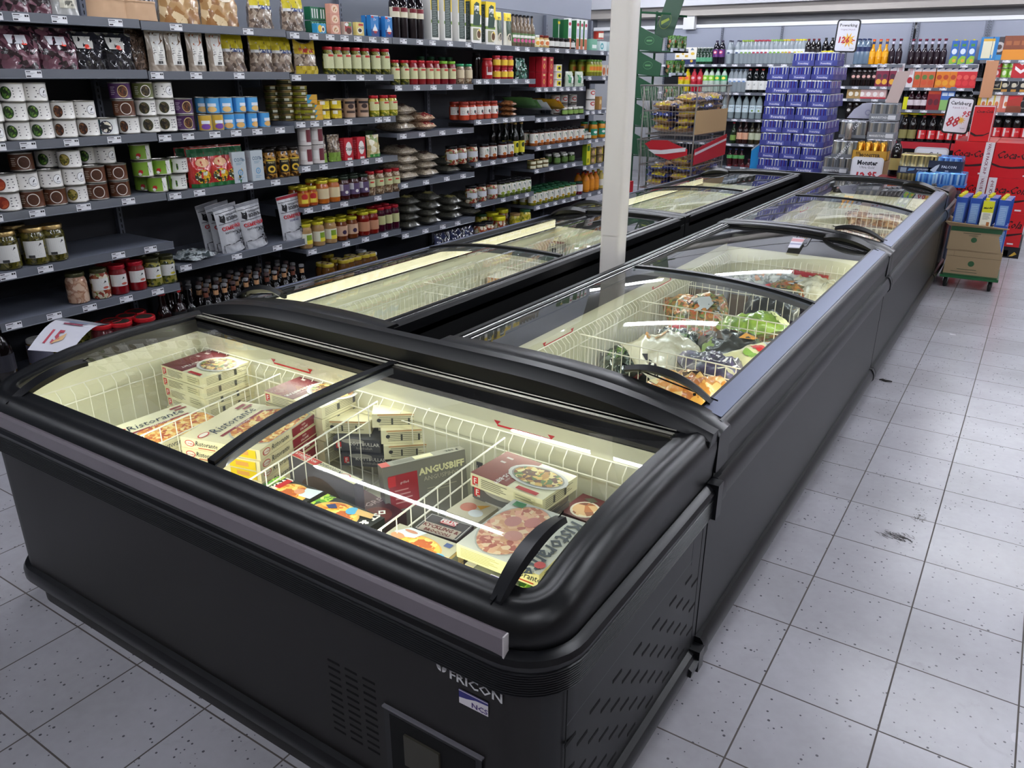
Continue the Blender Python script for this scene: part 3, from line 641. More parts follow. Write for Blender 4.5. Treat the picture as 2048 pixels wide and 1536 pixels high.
for k in range(-1,7):
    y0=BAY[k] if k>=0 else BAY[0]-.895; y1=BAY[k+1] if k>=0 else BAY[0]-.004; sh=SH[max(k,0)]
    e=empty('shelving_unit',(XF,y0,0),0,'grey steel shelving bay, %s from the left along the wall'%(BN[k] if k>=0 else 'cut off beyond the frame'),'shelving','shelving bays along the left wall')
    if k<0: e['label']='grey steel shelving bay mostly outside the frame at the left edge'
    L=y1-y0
    b=MB(); b.box((XB-XF-.02,0,.0),(XB-XF,L,1.76),mat('2C2E35',.55)); b.box((XB-XF-.02,0,1.76),(XB-XF,L,2.085),mat('70757F',.5,.1)); b.box((XB-XF-.02,0,2.09),(XB-XF+.004,L,2.75),mat('8E93A0',.5,.1)); build('back_panel',b,e,smooth=0)  # panel below the top shelf coloured darker to imitate shade between shelves
    b=MB(); b.box((XB-XF,L-.030,.0),(XB-XF+.03,L-.001,2.08),STL)
    for q in range(62): b.box((XB-XF+.0302,L-.017,.15+q*.03),(XB-XF+.0306,L-.012,.168+q*.03),mat('050506',.9))
    build('upright',b,e,smooth=0)
    b=MB(); b.box((XB-XF,.004,.0),(-.03,L-.004,.10),STL); b.box((XB-XF,.002,.10),(.0,L-.002,.198),STL); build('base_deck',b,e,smooth=0)
    for q,(nm,z) in enumerate(sh.items()):
        if nm=='G': continue
        b=MB(); b.box((XB-XF+.01,.004,z-.026),(-.002,L-.004,z-.002),STL)
        for yy in (.006,L-.01): b.box((XB-XF+.03,yy,z-.075),(XB-XF+.2,yy+.003,z-.026),STL)
        so=build('shelf',b,e,smooth=0)
        b=MB(); b.loft([[Vector((x,y,z+dz)) for x,dz in ((-.002,.0),(.002,.0015),(.0025,-.034),(.006,-.036),(.004,-.039),(-.002,-.039))] for y in (.003,L-.003)],RAIL); build('price_rail',b,so,smooth=0)
        for i,u in enumerate(LB.get('%d%s'%(k,nm),()) if k>=0 else ()):
            yy=yat(u,z-.02,XF+.003)-y0
            if yy<-.2: continue
            price_tag(max(.005,min(L-.075,yy)),z,so,i+q*9+k,X=.0033)
# ---- shared food looks ----
BEAN=food('dark_red_beans',['2A0E14','4A1B25','6B3540','3A1119','7B4A50'],90,rough=.25,clear=.5); NUTS=food('whole_nuts',['8D7A6B','A89785','6A5747','C4B8A8','544439'],45,rough=.3,clear=.6)
PICK=food('green_pickles',['4A5018','6B6B25','2E3612','8A8438'],60,rough=.15,clear=.7); PEPR=food('yellow_green_peppers',['9A9A20','C2B02E','6E7A1C','D9C75B'],60,rough=.15,clear=.7); MIXV=food('mixed_vegetables',['C9BDA0','A25A32','7A8042','D8CFB8','8A3A28'],55,rough=.15,clear=.7)
BNW=food('white_beans',['B9A387','8F7458','CDBFA6','6E5540'],90,rough=.15,clear=.7); MUSH=food('mushrooms',['5C3A14','8A5E22','3A2410','B08238'],60,rough=.15,clear=.7); SEED=food('sunflower_seeds',['15151A','3B3B42','8E8E94','202026','C9C9CC'],110,rough=.3,clear=.4)
LENT=food('lentils',['8C7F6C','A79A86','6B5F4E','B9AE9C'],220,rough=.3,clear=.5); GRIT=food('dark_grain',['34342F','4A4A44','23231F','5E5D52'],220,rough=.3,clear=.5)
RING=food('ring_biscuits',['B08A5A','C9A674','8C6238','DCC49A','A0713F'],26,rough=.4,clear=.4); LEAF=food('leaves',['1D3A12','2F5A1C','4E7A2A','16280E','7FA040'],90,rough=.4); STEW=food('stew',['4A2614','6B3A1E','8C5A2E','2E160C'],120,rough=.4)
DATE=food('dried_dates',['24121A','3C1F2A','54303C','190B12','6A4450'],38,rough=.2,bump=.5,clear=.6); CLRB=food('clear_grey_film',['101014','1C1C22','2C2C33','0A0A0D'],30,kind='noise',rough=.1,clear=1)
def pic(cx,cy,rx,ry,rim,inner): return [('e',cx,cy,rx,ry,rim),('e',cx,cy,rx*.87,ry*.87,inner)]
def T5(x0,x1,y0,y1,n=4,c='3A3A42'): return [('l',x0,y0,x1,y1,n,c)]
R_,HC_=.049,.078
def K(name,cat,f): return Kind(name,f,cat)
def lcan(wall,pics,txt=None,extra=()):
    return lambda:can(R_,HC_,wall,[('r',-.052,.007,.052,.071,wall if isinstance(wall,str) else 'FFFFFF')][:0]+list(pics)+list(extra)+(T5(*txt) if txt else []))
bird=lambda cx,cy:[('e',cx,cy,.021,.021,'30303A'),('e',cx,cy,.0195,.0195,'F0F0F0'),('p',[(cx-.006,cy-.004),(cx+.001,cy-.002),(cx+.008,cy+.010),(cx+.002,cy+.008),(cx-.002,cy+.004)],BIRD),('t','Arax',cx,cy-.013,.009,'2A2A55',{'shear':.3})]
CK={'sp':K('food_can','can',lcan('EDEBE6',pic(-.022,.038,.023,.026,'1B3A24',LEAF),(.006,.048,.016,.062))),
'wt':K('food_can','can',lcan('EDEBE6',[],(-.034,.014,.014,.064),bird(.034,.038))),
'br':K('food_can','can',lcan('EDEBE6',pic(-.024,.036,.02,.026,'3A2416',STEW),(.002,.046,.016,.062))),
'bn':K('food_can','can',lcan('5A3420',pic(.008,.038,.026,.027,'E4DED6',mat('4A2A1A',.5)),None,[('p',[(-.004,.046),(.020,.052),(.028,.046),(.008,.040)],'A87444'),('l',-.045,.02,-.022,.06,5,'C9B9A9')])),
'pu':K('food_can','can',lcan('4A2A55',pic(.012,.038,.024,.027,'C9B27A',STEW),None,[('l',-.045,.02,-.02,.06,5,'C9B9C9')])),
'ol':K('food_can','can',lcan('5C6233',pic(.006,.038,.024,.027,'F0EDE6',food('dark_stuffed_leaves',['2A2416','453A22','6E5E3C','1C180E'],110,rough=.4)),None,[('l',-.045,.02,-.024,.06,5,'D9D9C9')])),
'lw':K('food_can','can',lcan('EDEBE6',pic(-.012,.038,.024,.027,'3C4A2A',food('dark_stuffed_leaves',['2A2416'],110)),(.02,.05,.016,.062))),
'te':K('food_can','can',lcan('E4E6E4',[('r',-.05,.007,-.028,.071,'2A4A52')]+pic(-.006,.038,.028,.028,'2A2A44',food('aubergine_salad',['1A1A1E','EFE6D0','3A3038','F5F0E2'],70)),None)),
'yl':K('food_can','can',lcan('EDEBE6',pic(-.022,.038,.023,.026,'6A5A20',food('green_bean_stew',['6A6A22','8C8030','4A4414','A6954A'],100)),(.006,.048,.016,.062))),
'or':K('food_can','can',lcan('EDEBE6',pic(-.018,.038,.026,.027,'7A2A14',food('red_salad',['A8401E','8A2A12','C25A30'],60)),(.014,.048,.016,.062))),
'gr':K('food_can','can',lcan('7FA63A',[('r',.02,.007,.05,.071,'EDEBE6'),('p',[(-.02,.012),(.03,.022),(.046,.036),(.02,.056),(-.012,.034)],LEAF),('e',-.018,.026,.011,.010,'C22A2E'),('e',-.022,.016,.008,.007,'F4F2EE')])),
'gw':K('food_can','can',lcan('E6E6E0',[('r',-.05,.007,-.034,.071,'7FA63A'),('p',[(-.04,.012),(-.01,.018),(.018,.036),(-.01,.05),(-.036,.06)],LEAF)],(.016,.048,.016,.062)))}
CD={'sp':'wide white can with green herb picture','wt':'wide white can with lettering and round bird emblem','br':'wide white can with brown bean picture','bn':'wide brown can with round soup picture','pu':'wide purple can with round dish picture','ol':'wide olive green can with round dish picture','lw':'wide white can with dark green dish picture','te':'wide white can with aubergine salad picture','yl':'wide white can with yellow green bean picture','or':'wide white can with orange red dish picture','gr':'wide green can with stuffed leaf picture','gw':'white and green can with stuffed leaf picture'}
def jit(a=.12): return rnd.uniform(-a,a)
def cans(z,rows,shelf):
    for lay,(row,nm) in enumerate(zip(rows,('bottom layer','middle layer','top layer'))):
        for i,(u,t,*bk) in enumerate(row):
            zz=z+lay*HC_; dx=bk[0] if bk else 0
            y=yat(u,zz+.03,XF-.055-dx); put(CK[t],(XF-.055-dx,y,zz),PI/2+jit(.1),label_of(CD[t],i,len(row),nm+' '+shelf),'wide cans stacked on the '+shelf)
cans(SH[0]['C'],[[(-16,'wt'),(37,'sp'),(84,'sp'),(131,'br'),(176,'br'),(214,'te'),(258,'br'),(299,'lw'),(334,'lw'),(370,'pu')],[(-20,'sp'),(30,'sp'),(77,'sp'),(125,'br'),(168,'wt'),(248,'bn'),(291,'lw'),(329,'lw'),(366,'pu')],[(23,'sp'),(69,'wt'),(240,'pu'),(285,'ol'),(324,'wt')]],'third shelf')
cans(SH[0]['D'],[[(17,'or'),(65,'bn'),(110,'bn'),(153,'yl'),(195,'bn'),(239,'bn'),(290,'gr',.1),(315,'gr'),(354,'gw')],[(10,'or'),(53,'wt'),(101,'wt'),(146,'wt'),(189,'bn'),(233,'bn'),(286,'gr',.03),(322,'gr',.03),(356,'gw',.03)],[(43,'bn',.05),(95,'sp',.1),(139,'yl'),(176,'sp',.1),(209,'wt',.05),(280,'gr',.05)]],'fourth shelf')
# ---- runs of one kind ----
def run(k,desc,grp,bay,sh,us,dx=.05,layers=1,lh=0,rows=1,rd=0,rz=0,jr=.06,zoff=0,drop=0,jy=0):
    z=SH[bay][sh]+zoff
    for rw in range(rows):
        for lay in range(layers):
            for i,u in enumerate(us):
                if rw and i<drop: continue
                y=yat(u,z+.03,XF-dx)+(rnd.uniform(-jy,jy)); ex=('' if layers==1 else ('bottom layer' if lay==0 else 'top layer' if lay==layers-1 else ORD[lay]+' layer'))
                if rw: ex=(ex+' ' if ex else '')+('row behind' if rw==1 else 'third row back')
                put(k,(XF-dx-rw*rd,y,z+lay*lh),PI/2+rz+jit(jr),label_of(desc,i,len(us),ex),grp)
def us(a,b,n): return [a+(b-a)*i/max(1,n-1) for i in range(n)]
JAR='food_jar'
# top shelf
b0=K('date_bag','bag',lambda:pouch(.15,.22,.09,DATE,[('r',-.05,.12,.03,.17,'D9D9DC'),('e',.0,.13,.014,.012,'D8402E')],seed=4))
run(K('bag_of_dates','bag',lambda:pouch(.13,.2,.08,DATE,seed=9)),'bag of dark red dates','bags on the top shelf',0,'A',[24,72],dx=.07)
run(K('clear_bag','bag',lambda:pouch(.13,.2,.06,mat('A8A9A6',.15,coat=.8),[('r',-.035,.03,.04,.15,'C9C6B6'),('r',-.01,.04,.03,.06,'6A6A62')],seed=5)),'clear bag with pale paper label','bags on the top shelf',0,'A',[128],dx=.05)
run(K('kraft_pouch','pouch',lambda:pouch(.20,.26,.08,mat('C7A483',.7),[('r',-.085,.085,.085,.24,SEED),('r',-.085,.078,.085,.085,'C7A483')],seed=6,amp=.003)),'kraft paper pouch with seeds showing in its window','bags on the top shelf',0,'A',[214,276],dx=.06)
SUS=K('ring_biscuit_bag','bag',lambda:pouch(.22,.25,.14,RING,[('e',.0,.15,.06,.035,'E9DDC8'),('t','Сушки',-.0,.14,.045,'2A2348',{'bold':1,'shear':.2}),('r',-.05,.19,.05,.215,'8C2A2A')],seed=8,amp=.007))
for i,(u,ry) in enumerate(((372,-.5),(452,-.5))): put(SUS,(XF-.09,yat(u,1.83),SH[1]['A']),PI/2,label_of('bulging clear bag of ring biscuits',i,2),'ring biscuit bags',rx=ry*.0)
SVB=K('nut_bag','bag',lambda:pouch(.155,.19,.10,NUTS,[('r',-.075,.115,.075,.185,'C9B81E'),('r',-.075,.10,.075,.115,'DADADA'),('r',-.03,.10,.05,.118,'3A4A7A')],seed=12,amp=.006))
run(SVB,'yellow topped bag of whole nuts, top shelf','yellow nut bags',1,'A',[520,585],dx=.07)
run(SVB,'yellow topped bag of whole nuts, second shelf','yellow nut bags',1,'B',[465,522,562],dx=.09)
run(K('nut_bag','bag',lambda:pouch(.17,.17,.10,NUTS,[('r',-.085,.11,.085,.165,'C9A91E'),('t','NUTS',0,.118,.03,'A82A2A',{'bold':1})][:1]+[('r',-.06,.118,.06,.14,'A8322A'),('r',-.085,.0,.085,.045,'B9A21E')],seed=15,zig=.03,amp=.006)),'yellow and red bag of nuts with pointed top corners','yellow nut bags',2,'B',[610],dx=.07)
run(K('date_bag','bag',lambda:pouch(.21,.17,.13,DATE,[('r',-.05,.10,.035,.135,'C9C9D0'),('e',.018,.105,.016,.010,'E0402E')],seed=21,amp=.006)),'clear bag of dark dates with red dot sticker','bags of dates',0,'B',[34,112],dx=.08)
run(K('dark_bag','bag',lambda:pouch(.16,.16,.08,CLRB,[('r',-.06,.09,.02,.14,'C9C9C4'),('e',-.01,.097,.013,.010,'E0402E')],seed=22,amp=.007)),'black glossy bag with white label and red dot','bags of dates',0,'B',[177,238],dx=.07)
run(K('long_brown_bag','bag',lambda:pouch(.10,.185,.08,food('brown_leaf_film',['3A2C22','5A473A','2A2019','7A6658'],40,kind='noise',rough=.15,clear=.8),seed=23)),'tall clear bag of brown dried leaves','bags of dates',0,'B',[276],dx=.12)
for t,c,uu in (('brown','6A4A2A',(316,352)),('orange','B8622E',(394,433))):
    run(K('spice_bag','bag',lambda c=c:pouch(.10,.19,.05,food('pale_powder_film',['A89A8A','8F8172','BDB0A0'],12,kind='noise',rough=.2,clear=.8),[('r',-.032,.03,.034,.175,'ECEAE4'),('p',[(-.032,.175),(-.032,.14),(-.015,.125),(0,.12),(.015,.125),(.034,.14),(.034,.175)],c),('e',0,.128,.013,.013,'F2F2F2'),('l',-.028,.05,.028,.11,6,'6A6A6A'),('r',-.012,.035,.012,.048,'3A3A3A')],seed=31,amp=.003)),'clear bag with %s crested white label'%t,'labelled dry goods bags',1,'B',list(uu),dx=.06)
# small boxes and cartons on the top shelf
run(K('stock_box','box',lambda:carton(.075,.05,.07,'1F6A4A',[('r',.01,.01,.02,.06,'DDE6E2'),('r',.03,.01,.04,.06,'DDE6E2'),('r',.05,.01,.06,.06,'DDE6E2')])),'small dark green and white box','small mix boxes',2,'A',[626,644],dx=.09,layers=2,lh=.075)
run(K('drink_powder_box','box',lambda:carton(.075,.04,.055,'3A9AC4',[('e',.025,.027,.017,.02,'E8C23A'),('e',.05,.025,.014,.018,'F4F0E6'),('e',.05,.024,.009,.010,'3A2A2A')],side=[('r',.005,.005,.035,.05,'E8C23A')])),'small sky blue box with yellow picture','small mix boxes',2,'A',[638],dx=.04)
run(K('salmon_box','box',lambda:carton(.075,.04,.055,'D89A84',[('e',.037,.028,.027,.022,'F0D2B8'),('e',.037,.026,.014,.012,food('cake_slice',['8A4A2A','C98A5A','F0D9B0'],150))])),'small salmon pink box with cake picture','small mix boxes',2,'A',[667],dx=.04,layers=3,lh=.056)
run(K('pudding_box','box',lambda:carton(.062,.03,.075,'D9C9B9',[('r',.004,.02,.058,.072,'A83A3A'),('e',.02,.06,.015,.010,'E9E9E4'),('e',.035,.025,.022,.018,'5A2A1E'),('r',.035,.05,.058,.072,'6A9A5A')])),'small red and green pudding packet box','small mix boxes',2,'A',[693],dx=.04)
run(K('coffee_pudding_box','box',lambda:carton(.066,.03,.078,'E2CC7A',[('e',.03,.03,.023,.018,'F4EED9'),('e',.03,.032,.016,.011,'3A1E12'),('r',.02,.058,.06,.07,'C23A2E')])),'small yellow box with a coffee cup picture','small mix boxes',2,'A',[717],dx=.04)
run(K('cream_mix_box','box',lambda:carton(.07,.035,.125,'2F7FC4',[('r',0,0,.07,.045,'233A7A'),('r',0,.12,.07,.125,'E6E6EA'),('e',.037,.032,.016,.012,'B8322E'),('p',[(.012,.035),(.06,.035),(.05,.055),(.042,.062),(.036,.078),(.029,.06),(.02,.052)],'F2F4F8'),('t','Dr',.035,.095,.022,'F2F4F8',{'shear':.3}),('e',.015,.115,.011,.006,'C83A3A')])),'tall blue box picturing white whipped cream','blue cream boxes',2,'A',[746,774],dx=.045,rows=2,rd=.045)
SYR=K('syrup_bottle','bottle',lambda:bottle(.036,.30,'120A10','0E0E12','E4DCC2',lz=(.42,.62),arts=[('r',-.03,.16,.03,.185,'7A1E2A')],sh=.72))
run(SYR,'tall dark syrup bottle','dark bottles on the top shelf',2,'A',[790],dx=.05,rows=1); run(SYR,'tall dark syrup bottle','dark bottles on the top shelf',3,'A',[806,824,838],dx=.05)
TEA=K('herb_tea_box','box',lambda:carton(.125,.085,.30,'EFEDE6',[('r',0,.19,.125,.30,'EBCB1C'),('r',0,.11,.125,.13,'6A8A2A'),('p',[(.02,.12),(.105,.12),(.115,.19),(.10,.20),(.1,.27),(.065,.28),(.035,.26),(.03,.2)],'163A2A'),('t','אזו',.068,.222,.05,'F6F6F2',{'bold':2}),('t','tea',.067,.20,.02,'F6F6F2'),('r',.02,.02,.1,.10,'8A8A6A'),('e',.09,.06,.03,.035,'E9DFC2'),('e',.09,.06,.022,.026,'5A3A1A'),('p',[(.085,.09),(.12,.07),(.1,.1)],'E8C83A')],left=[('r',0,.19,.085,.30,'EBCB1C'),('r',0,.11,.085,.13,'6A8A2A'),('r',.01,.02,.075,.28,'33403A'),('l',.018,.03,.068,.27,22,'93A09A')],cols={'b':'EFEDE6'}))
run(TEA,'tall yellow topped herb box with dark green side','tall yellow boxes on the top shelf',3,'A',[944],dx=.085,jr=.02); run(K('herb_tea_box','box',lambda:carton(.088,.125,.30,'EFEDE6',[('r',0,.19,.088,.30,'EBCB1C'),('r',0,.11,.088,.13,'6A8A2A'),('r',.008,.02,.076,.28,'33403A'),('l',.016,.03,.07,.27,22,'93A09A')],cols={'b':'EFEDE6'})),'tall yellow and white box turned to its dark text panel','tall yellow boxes on the top shelf',3,'A',[857,883,911],dx=.085,jr=.02); run(TEA,'tall yellow topped herb box with dark green side, last pair','tall yellow boxes on the top shelf',4,'A',[973],dx=.085,jr=.02)
run(K('herb_pouch','pouch',lambda:pouch(.10,.24,.05,'E6E2D2',[('r',-.048,.18,.048,.235,'EBCB1C'),('r',-.035,.07,.035,.18,'4A5A4A'),('e',.0,.06,.032,.03,'E4D9BE'),('e',0,.06,.025,.023,GRIT),('t','אזו',0,.185,.03,'1A3A2A',{'bold':1})],seed=41,amp=.002)),'yellow and dark green pouch with grain bowl','herb pouches',4,'A',[995,1014],dx=.05)
run(K('vinegar_bottle','bottle',lambda:bottle(.027,.235,mat('6A5A48',.08,coat=.6),'141418','5A7A4A',lz=(.12,.42),arts=[('e',0,.045,.016,.014,'C85A8A'),('r',-.02,.065,.02,.085,'ECEAE2')],sh=.6)),'slender vinegar bottle with black cap','vinegar bottles',4,'A',us(1026,1063,6),dx=.04,rows=2,rd=.06)
run(K('honey_jar',JAR,lambda:lidded(.032,.095,'E6D9A0','E2E2DC','F0E8C8',[('e',0,.035,.02,.016,'E0A03A')])),'squat pale jar with white lid','small preserve jars',4,'A',[1072],dx=.04)
run(K('honey_jar',JAR,lambda:lidded(.032,.095,'C9A86A','7A2A22','EFE2C4',[('e',0,.035,.02,.016,'C06A3A')])),'squat beige jar with a picture label','small preserve jars',5,'A',[1080,1091],dx=.04)
run(K('date_syrup_jar',JAR,lambda:lidded(.037,.085,'1C1412','121214','DAD9D4',[('p',[(-.02,.03),(.0,.045),(.02,.03),(.005,.022)],'3A3A3A')])),'small black lidded jar with white label','small preserve jars',5,'A',us(1100,1142,5),dx=.04)
run(K('spaghetti_box','box',lambda:carton(.05,.05,.25,'F0F0EE',[('r',0,0,.05,.09,'B96A4A'),('e',.025,.205,.02,.014,'B82A4A'),('r',.008,.1,.042,.17,'C9C9E0')],left=[('r',0,.03,.05,.24,'2A6A3A')])),'tall white box with red oval mark','tall white boxes on the top shelf',5,'A',[1134,1150,1158,1166],dx=.05)
run(K('jamaica_box','box',lambda:carton(.04,.05,.24,'1E5A34',[('r',.0,.2,.04,.22,'E8CB2A'),('r',.012,.0,.02,.2,'F4F4EE')])),'tall green box with yellow cross pattern','tall white boxes on the top shelf',5,'A',[1112,1126],dx=.09)
run(K('green_tea_box','box',lambda:carton(.1,.06,.10,'7AB49A',[('r',.01,.02,.09,.05,'E6F0EA')])),'low green box with white band','teal and green boxes',6,'A',[1183],dx=.05); run(K('teal_box','box',lambda:carton(.13,.06,.085,'D9E9E9',[('e',.04,.042,.03,.028,'4AA6AE'),('e',.04,.042,.015,.014,'D9E9E9')])),'low pale box with teal ring','teal and green boxes',6,'A',[1201,1219],dx=.05)
run(K('red_round_tin','tin',lambda:can(.05,.08,'B83A2E',[('r',-.03,.02,.03,.06,'F0E8D8')])),'red tin standing on low green boxes','teal and green boxes',6,'A',[1197],dx=.1,zoff=.1)
# second shelf jars
RJ=lambda:lidded(.035,.155,PICK,'B01E28','D4D6A8',[('r',-.01,.10,.03,.112,'C23A30'),('l',-.03,.05,.03,.09,5,'5A6A3A')],lz=(.22,.74))
run(K('pickle_jar',JAR,RJ),'pickle jar with red lid and cream label','pickle jars on the second shelf',2,'B',[657,675,692,712,730,751,770],dx=.05,rows=2,rd=.075,drop=3)
RJ2=lambda c:(lambda:lidded(.034,.155,c,'B01E28','D9D8A8',[('r',-.01,.09,.03,.102,'C23A30'),('l',-.03,.05,.03,.085,4,'5A6A3A')],lz=(.24,.7)))
run(K('pickle_jar',JAR,RJ2(PICK)),'green pickle jar with red lid beside red ones','pickle jars on the second shelf',3,'B',[790,809],dx=.05)
run(K('beet_jar',JAR,RJ2('8A1A1E')),'jar of red preserves with red lid','pickle jars on the second shelf',3,'B',[826,842,858,871],dx=.05,rows=1)
run(K('beet_jar',JAR,lambda:lidded(.034,.155,'7A1420','7EB83A','D9D8A8',[('r',-.01,.09,.03,.102,'C23A30')],lz=(.24,.7))),'jar of red preserves with light green lid','pickle jars on the second shelf',3,'B',[887,903],dx=.05)
run(K('bean_jar',JAR,lambda:lidded(.034,.14,BNW,'3A9A6A','D9C9A8',lz=(.3,.7))),'jar of pale beans with mint green lid','pickle jars on the second shelf',3,'B',[920,936],dx=.05)
run(K('pickle_jar',JAR,lambda:lidded(.034,.16,'4A5630','1E5A3A','8A9A78')),'tall green lidded jar at the back of the shelf','jars at the back of the second shelf',3,'B',[842,862,884,898],dx=.3,zoff=.03)
run(K('dark_jar',JAR,lambda:lidded(.034,.19,'1A0E10','16161A')),'tall black bottle shaped jar in shadow','dark and red sauces',4,'B',[953],dx=.15)
run(K('tomato_paste_jar',JAR,lambda:lidded(.043,.15,'A81820','B01E22','E8D8D8',[('r',-.02,.05,.02,.09,'8A2028')],lz=(.2,.6),lw=.6)),'big red jar with red lid','dark and red sauces',4,'B',[974],dx=.05)
run(K('salsa_jar',JAR,lambda:lidded(.036,.085,'A81E1C','B01E2E','E8C23A',[('p',[(-.02,.03),(.02,.03),(0,.045)],'2A5A8A')])),'small red salsa jar with yellow label','small salsa jars',4,'B',[992,1006,1018],dx=.05,layers=2,lh=.086)
run(K('green_foil_bag','bag',lambda:pouch(.15,.16,.09,food('dark_green_foil',['12281E','1E4A38','0C1A14','5A8A7A'],25,kind='noise',rough=.15,clear=.8),seed=51,amp=.01)),'crumpled dark green foil bag','mixed goods on the second shelf',4,'B',[1040],dx=.06)
RB=K('red_date_box','box',lambda:carton(.075,.06,.12,'B01E2A',[('p',[(.037,.02),(.055,.045),(.037,.07),(.02,.045)],'E2B84A'),('p',[(.037,.03),(.047,.045),(.037,.06),(.028,.045)],'B01E2A'),('r',.02,.09,.055,.105,'D9C07A')],left=[('r',.01,.01,.05,.11,'A01824')]))
run(RB,'small red box with gold diamond','red boxes on the second shelf',5,'B',[1082,1096],dx=.05,layers=2,lh=.122,rows=2,rd=.07)
run(K('white_tub','tub',lambda:can(.045,.06,'ECE9DE',[('r',-.025,.01,.02,.05,'E0D23A'),('e',-.002,.03,.012,.012,'2A2A20')],rim=mat('ECE9DE',.4))),'round white tub with yellow label','white tubs',5,'B',[1113],dx=.05,layers=3,lh=.062)
run(K('herb_sachet_bag','bag',lambda:pouch(.14,.13,.06,'B9C4B0',[('r',-.05,.03,.0,.1,'3A8A5A'),('r',.0,.03,.05,.09,'E6EAE4')],seed=52,amp=.006)),'leaning white and green bag','mixed goods on the second shelf',5,'B',[1137,1157],dx=.06)
YJ=K('pesto_jar',JAR,lambda:lidded(.038,.145,'7A7A20','5E8A2E','B8B83A',[('r',-.02,.05,.02,.085,'E07A2A')],lz=(.25,.7)))
run(YJ,'olive green jar with orange and yellow label','green jars in the last bay',6,'B',us(1178,1196,4),dx=.06,rows=3,rd=.09)
run(K('spice_box','box',lambda:carton(.07,.05,.10,'D9CFC4',[('e',.035,.045,.028,.035,'B8622E')])),'small white box with orange dish','green jars in the last bay',6,'B',[1203,1212],dx=.05); run(K('red_jar',JAR,lambda:lidded(.035,.12,'A8202A','B82A2A')),'small red jar at the pillar','green jars in the last bay',6,'B',[1222],dx=.05)
# ---- third to bottom shelves ----
MILK=lambda c,q:(lambda:can(.0375,.082,'3A86C9',[('r',-.04,.004,.04,.078,c),('p',[(-.03,.078),(0,.05),(.03,.078)],'2A5AA8'),('r',-.022,.036,.022,.052,'E6ECF4'),('e',.0,.022,.024,.014,q)],a0=-PI/2-.35))
run(K('milk_can','can',MILK('4A98D2','E2B26A')),'blue and white condensed milk can','condensed milk cans',1,'C',[456,477,501,526],dx=.04,jr=.5)
run(K('milk_can','can',MILK('C9A23A','7A4AA0')),'purple and orange condensed milk can','condensed milk cans',1,'C',[410,433],dx=.04,jr=.3)

MK=K('milk_can','can',MILK('56A4DC','E8C07A'))
for i,(u,dx) in enumerate(((405,.12),(426,.06),(451,.04),(477,.04),(502,.04))): put(MK,(XF-dx,yat(u,1.39,XF-dx),SH[1]['C']+.083),PI/2+jit(.6),label_of('blue condensed milk can of the upper layer',i,5),'condensed milk cans')
TUNA=lambda c,t:(lambda:can(.045,.032,c,[('r',-.05,.006,.05,.012,t),('r',.0,.014,.028,.028,'D9D9C4')],rim=GOLDR))
TU=K('tuna_can','can',TUNA('8C8A1E','3A3E14')); TU2=K('tuna_can','can',TUNA('4A4A1E','2A2A12')); TU3=K('tuna_can','can',TUNA('3A7AB0','C8452E'))
for c,(u,n,dx,kk,d) in enumerate(((548,6,.20,TU2,'dark olive flat tin'),(574,7,.13,TU2,'dark yellow flat tin'),(603,6,.09,TU,'yellow green flat tin'),(606,3,.045,TU,'yellow flat tin in the short front stack'))):
    for i in range(n): put(kk,(XF-dx,yat(u+(0 if c<3 else 10),1.33,XF-dx),SH[2]['C']+.0325*i),PI/2+jit(.5),label_of(d+', counted from the bottom',i,n).replace('from left',''),'stacked flat fish tins')
SQ=K('fish_tin_box','box',lambda:carton(.09,.045,.028,'3A9AC4',[('r',0,.0,.045,.028,'3A9AC4'),('p',[(.02,0),(.09,0),(.09,.028),(.05,.028)],'D8A83A')],cols={'t':'C8322E'}))
for i in range(5): put(SQ,(XF-.04-.03*(i>2),yat(627-2*(i>2),1.33,XF-.05),SH[2]['C']+.029*i),PI/2+jit(.05),label_of('flat blue and red fish tin box counted from the bottom',i,5).replace('from left',''),'flat fish tin boxes')
run(K('fish_can','can',lambda:can(.036,.055,'DCC22A',[('r',-.03,.03,.0,.05,'F0EDDD'),('l',.004,.015,.03,.045,3,'8A6A1A')],rim=GOLDR)),'short yellow can with white patch','yellow cans on the third shelf',2,'C',[648,672],dx=.04,layers=2,lh=.056)
run(K('fish_can','can',lambda:can(.034,.11,'B8A24A',[('l',-.02,.03,.02,.08,4,'6A5A2A')],rim=GOLDR)),'tall dull gold can behind','yellow cans on the third shelf',2,'C',[662,682],dx=.17)
run(K('bean_paste_jar','can',lambda:can(.037,.115,'B5957C',[('r',-.04,.085,.04,.10,'2A2024'),('e',0,.07,.02,.014,'3A2A2A'),('r',-.03,.03,.03,.045,'4A3A34')],rim=mat('9A8878',.4))),'tall pinkish brown can with dark bands','brown cans on the third shelf',2,'C',[699,726],dx=.05,rows=2,rd=.08)
run(K('pepper_jar',JAR,lambda:lidded(.035,.13,PEPR,'B01E28','D9D8A0',[('r',-.01,.08,.03,.09,'C23A30'),('l',-.02,.045,.02,.075,3,'6A6A3A')],lz=(.3,.72))),'yellow pepper jar with red lid','pepper jars on the third shelf',2,'C',[748,768,785],dx=.045)
def pile(mk,desc,grp,bay,sh,cols,rz=PI/2,lw=.055):
    for c,(u,n,dx,sc) in enumerate(cols):
        for i in range(n):
            z=SH[bay][sh]+i*lw; put(mk,(XF-dx-.012*(i%2),yat(u,z+.02,XF-dx),z),rz+jit(.12),label_of(desc+(' in pile %d'%0 if 0 else ''),i,n,'%s pile from left'%ORD[c]).replace('from left,','up,',1),grp)
LB1=K('lentil_bag','bag',lambda:sack(.17,.25,.075,LENT,3,[('r',-.05,-.09,.05,-.03,'3A2A24')]))
LB2=K('grain_bag','bag',lambda:sack(.16,.25,.07,GRIT,5,[('r',-.04,-.08,.05,-.02,'8A8450')]))
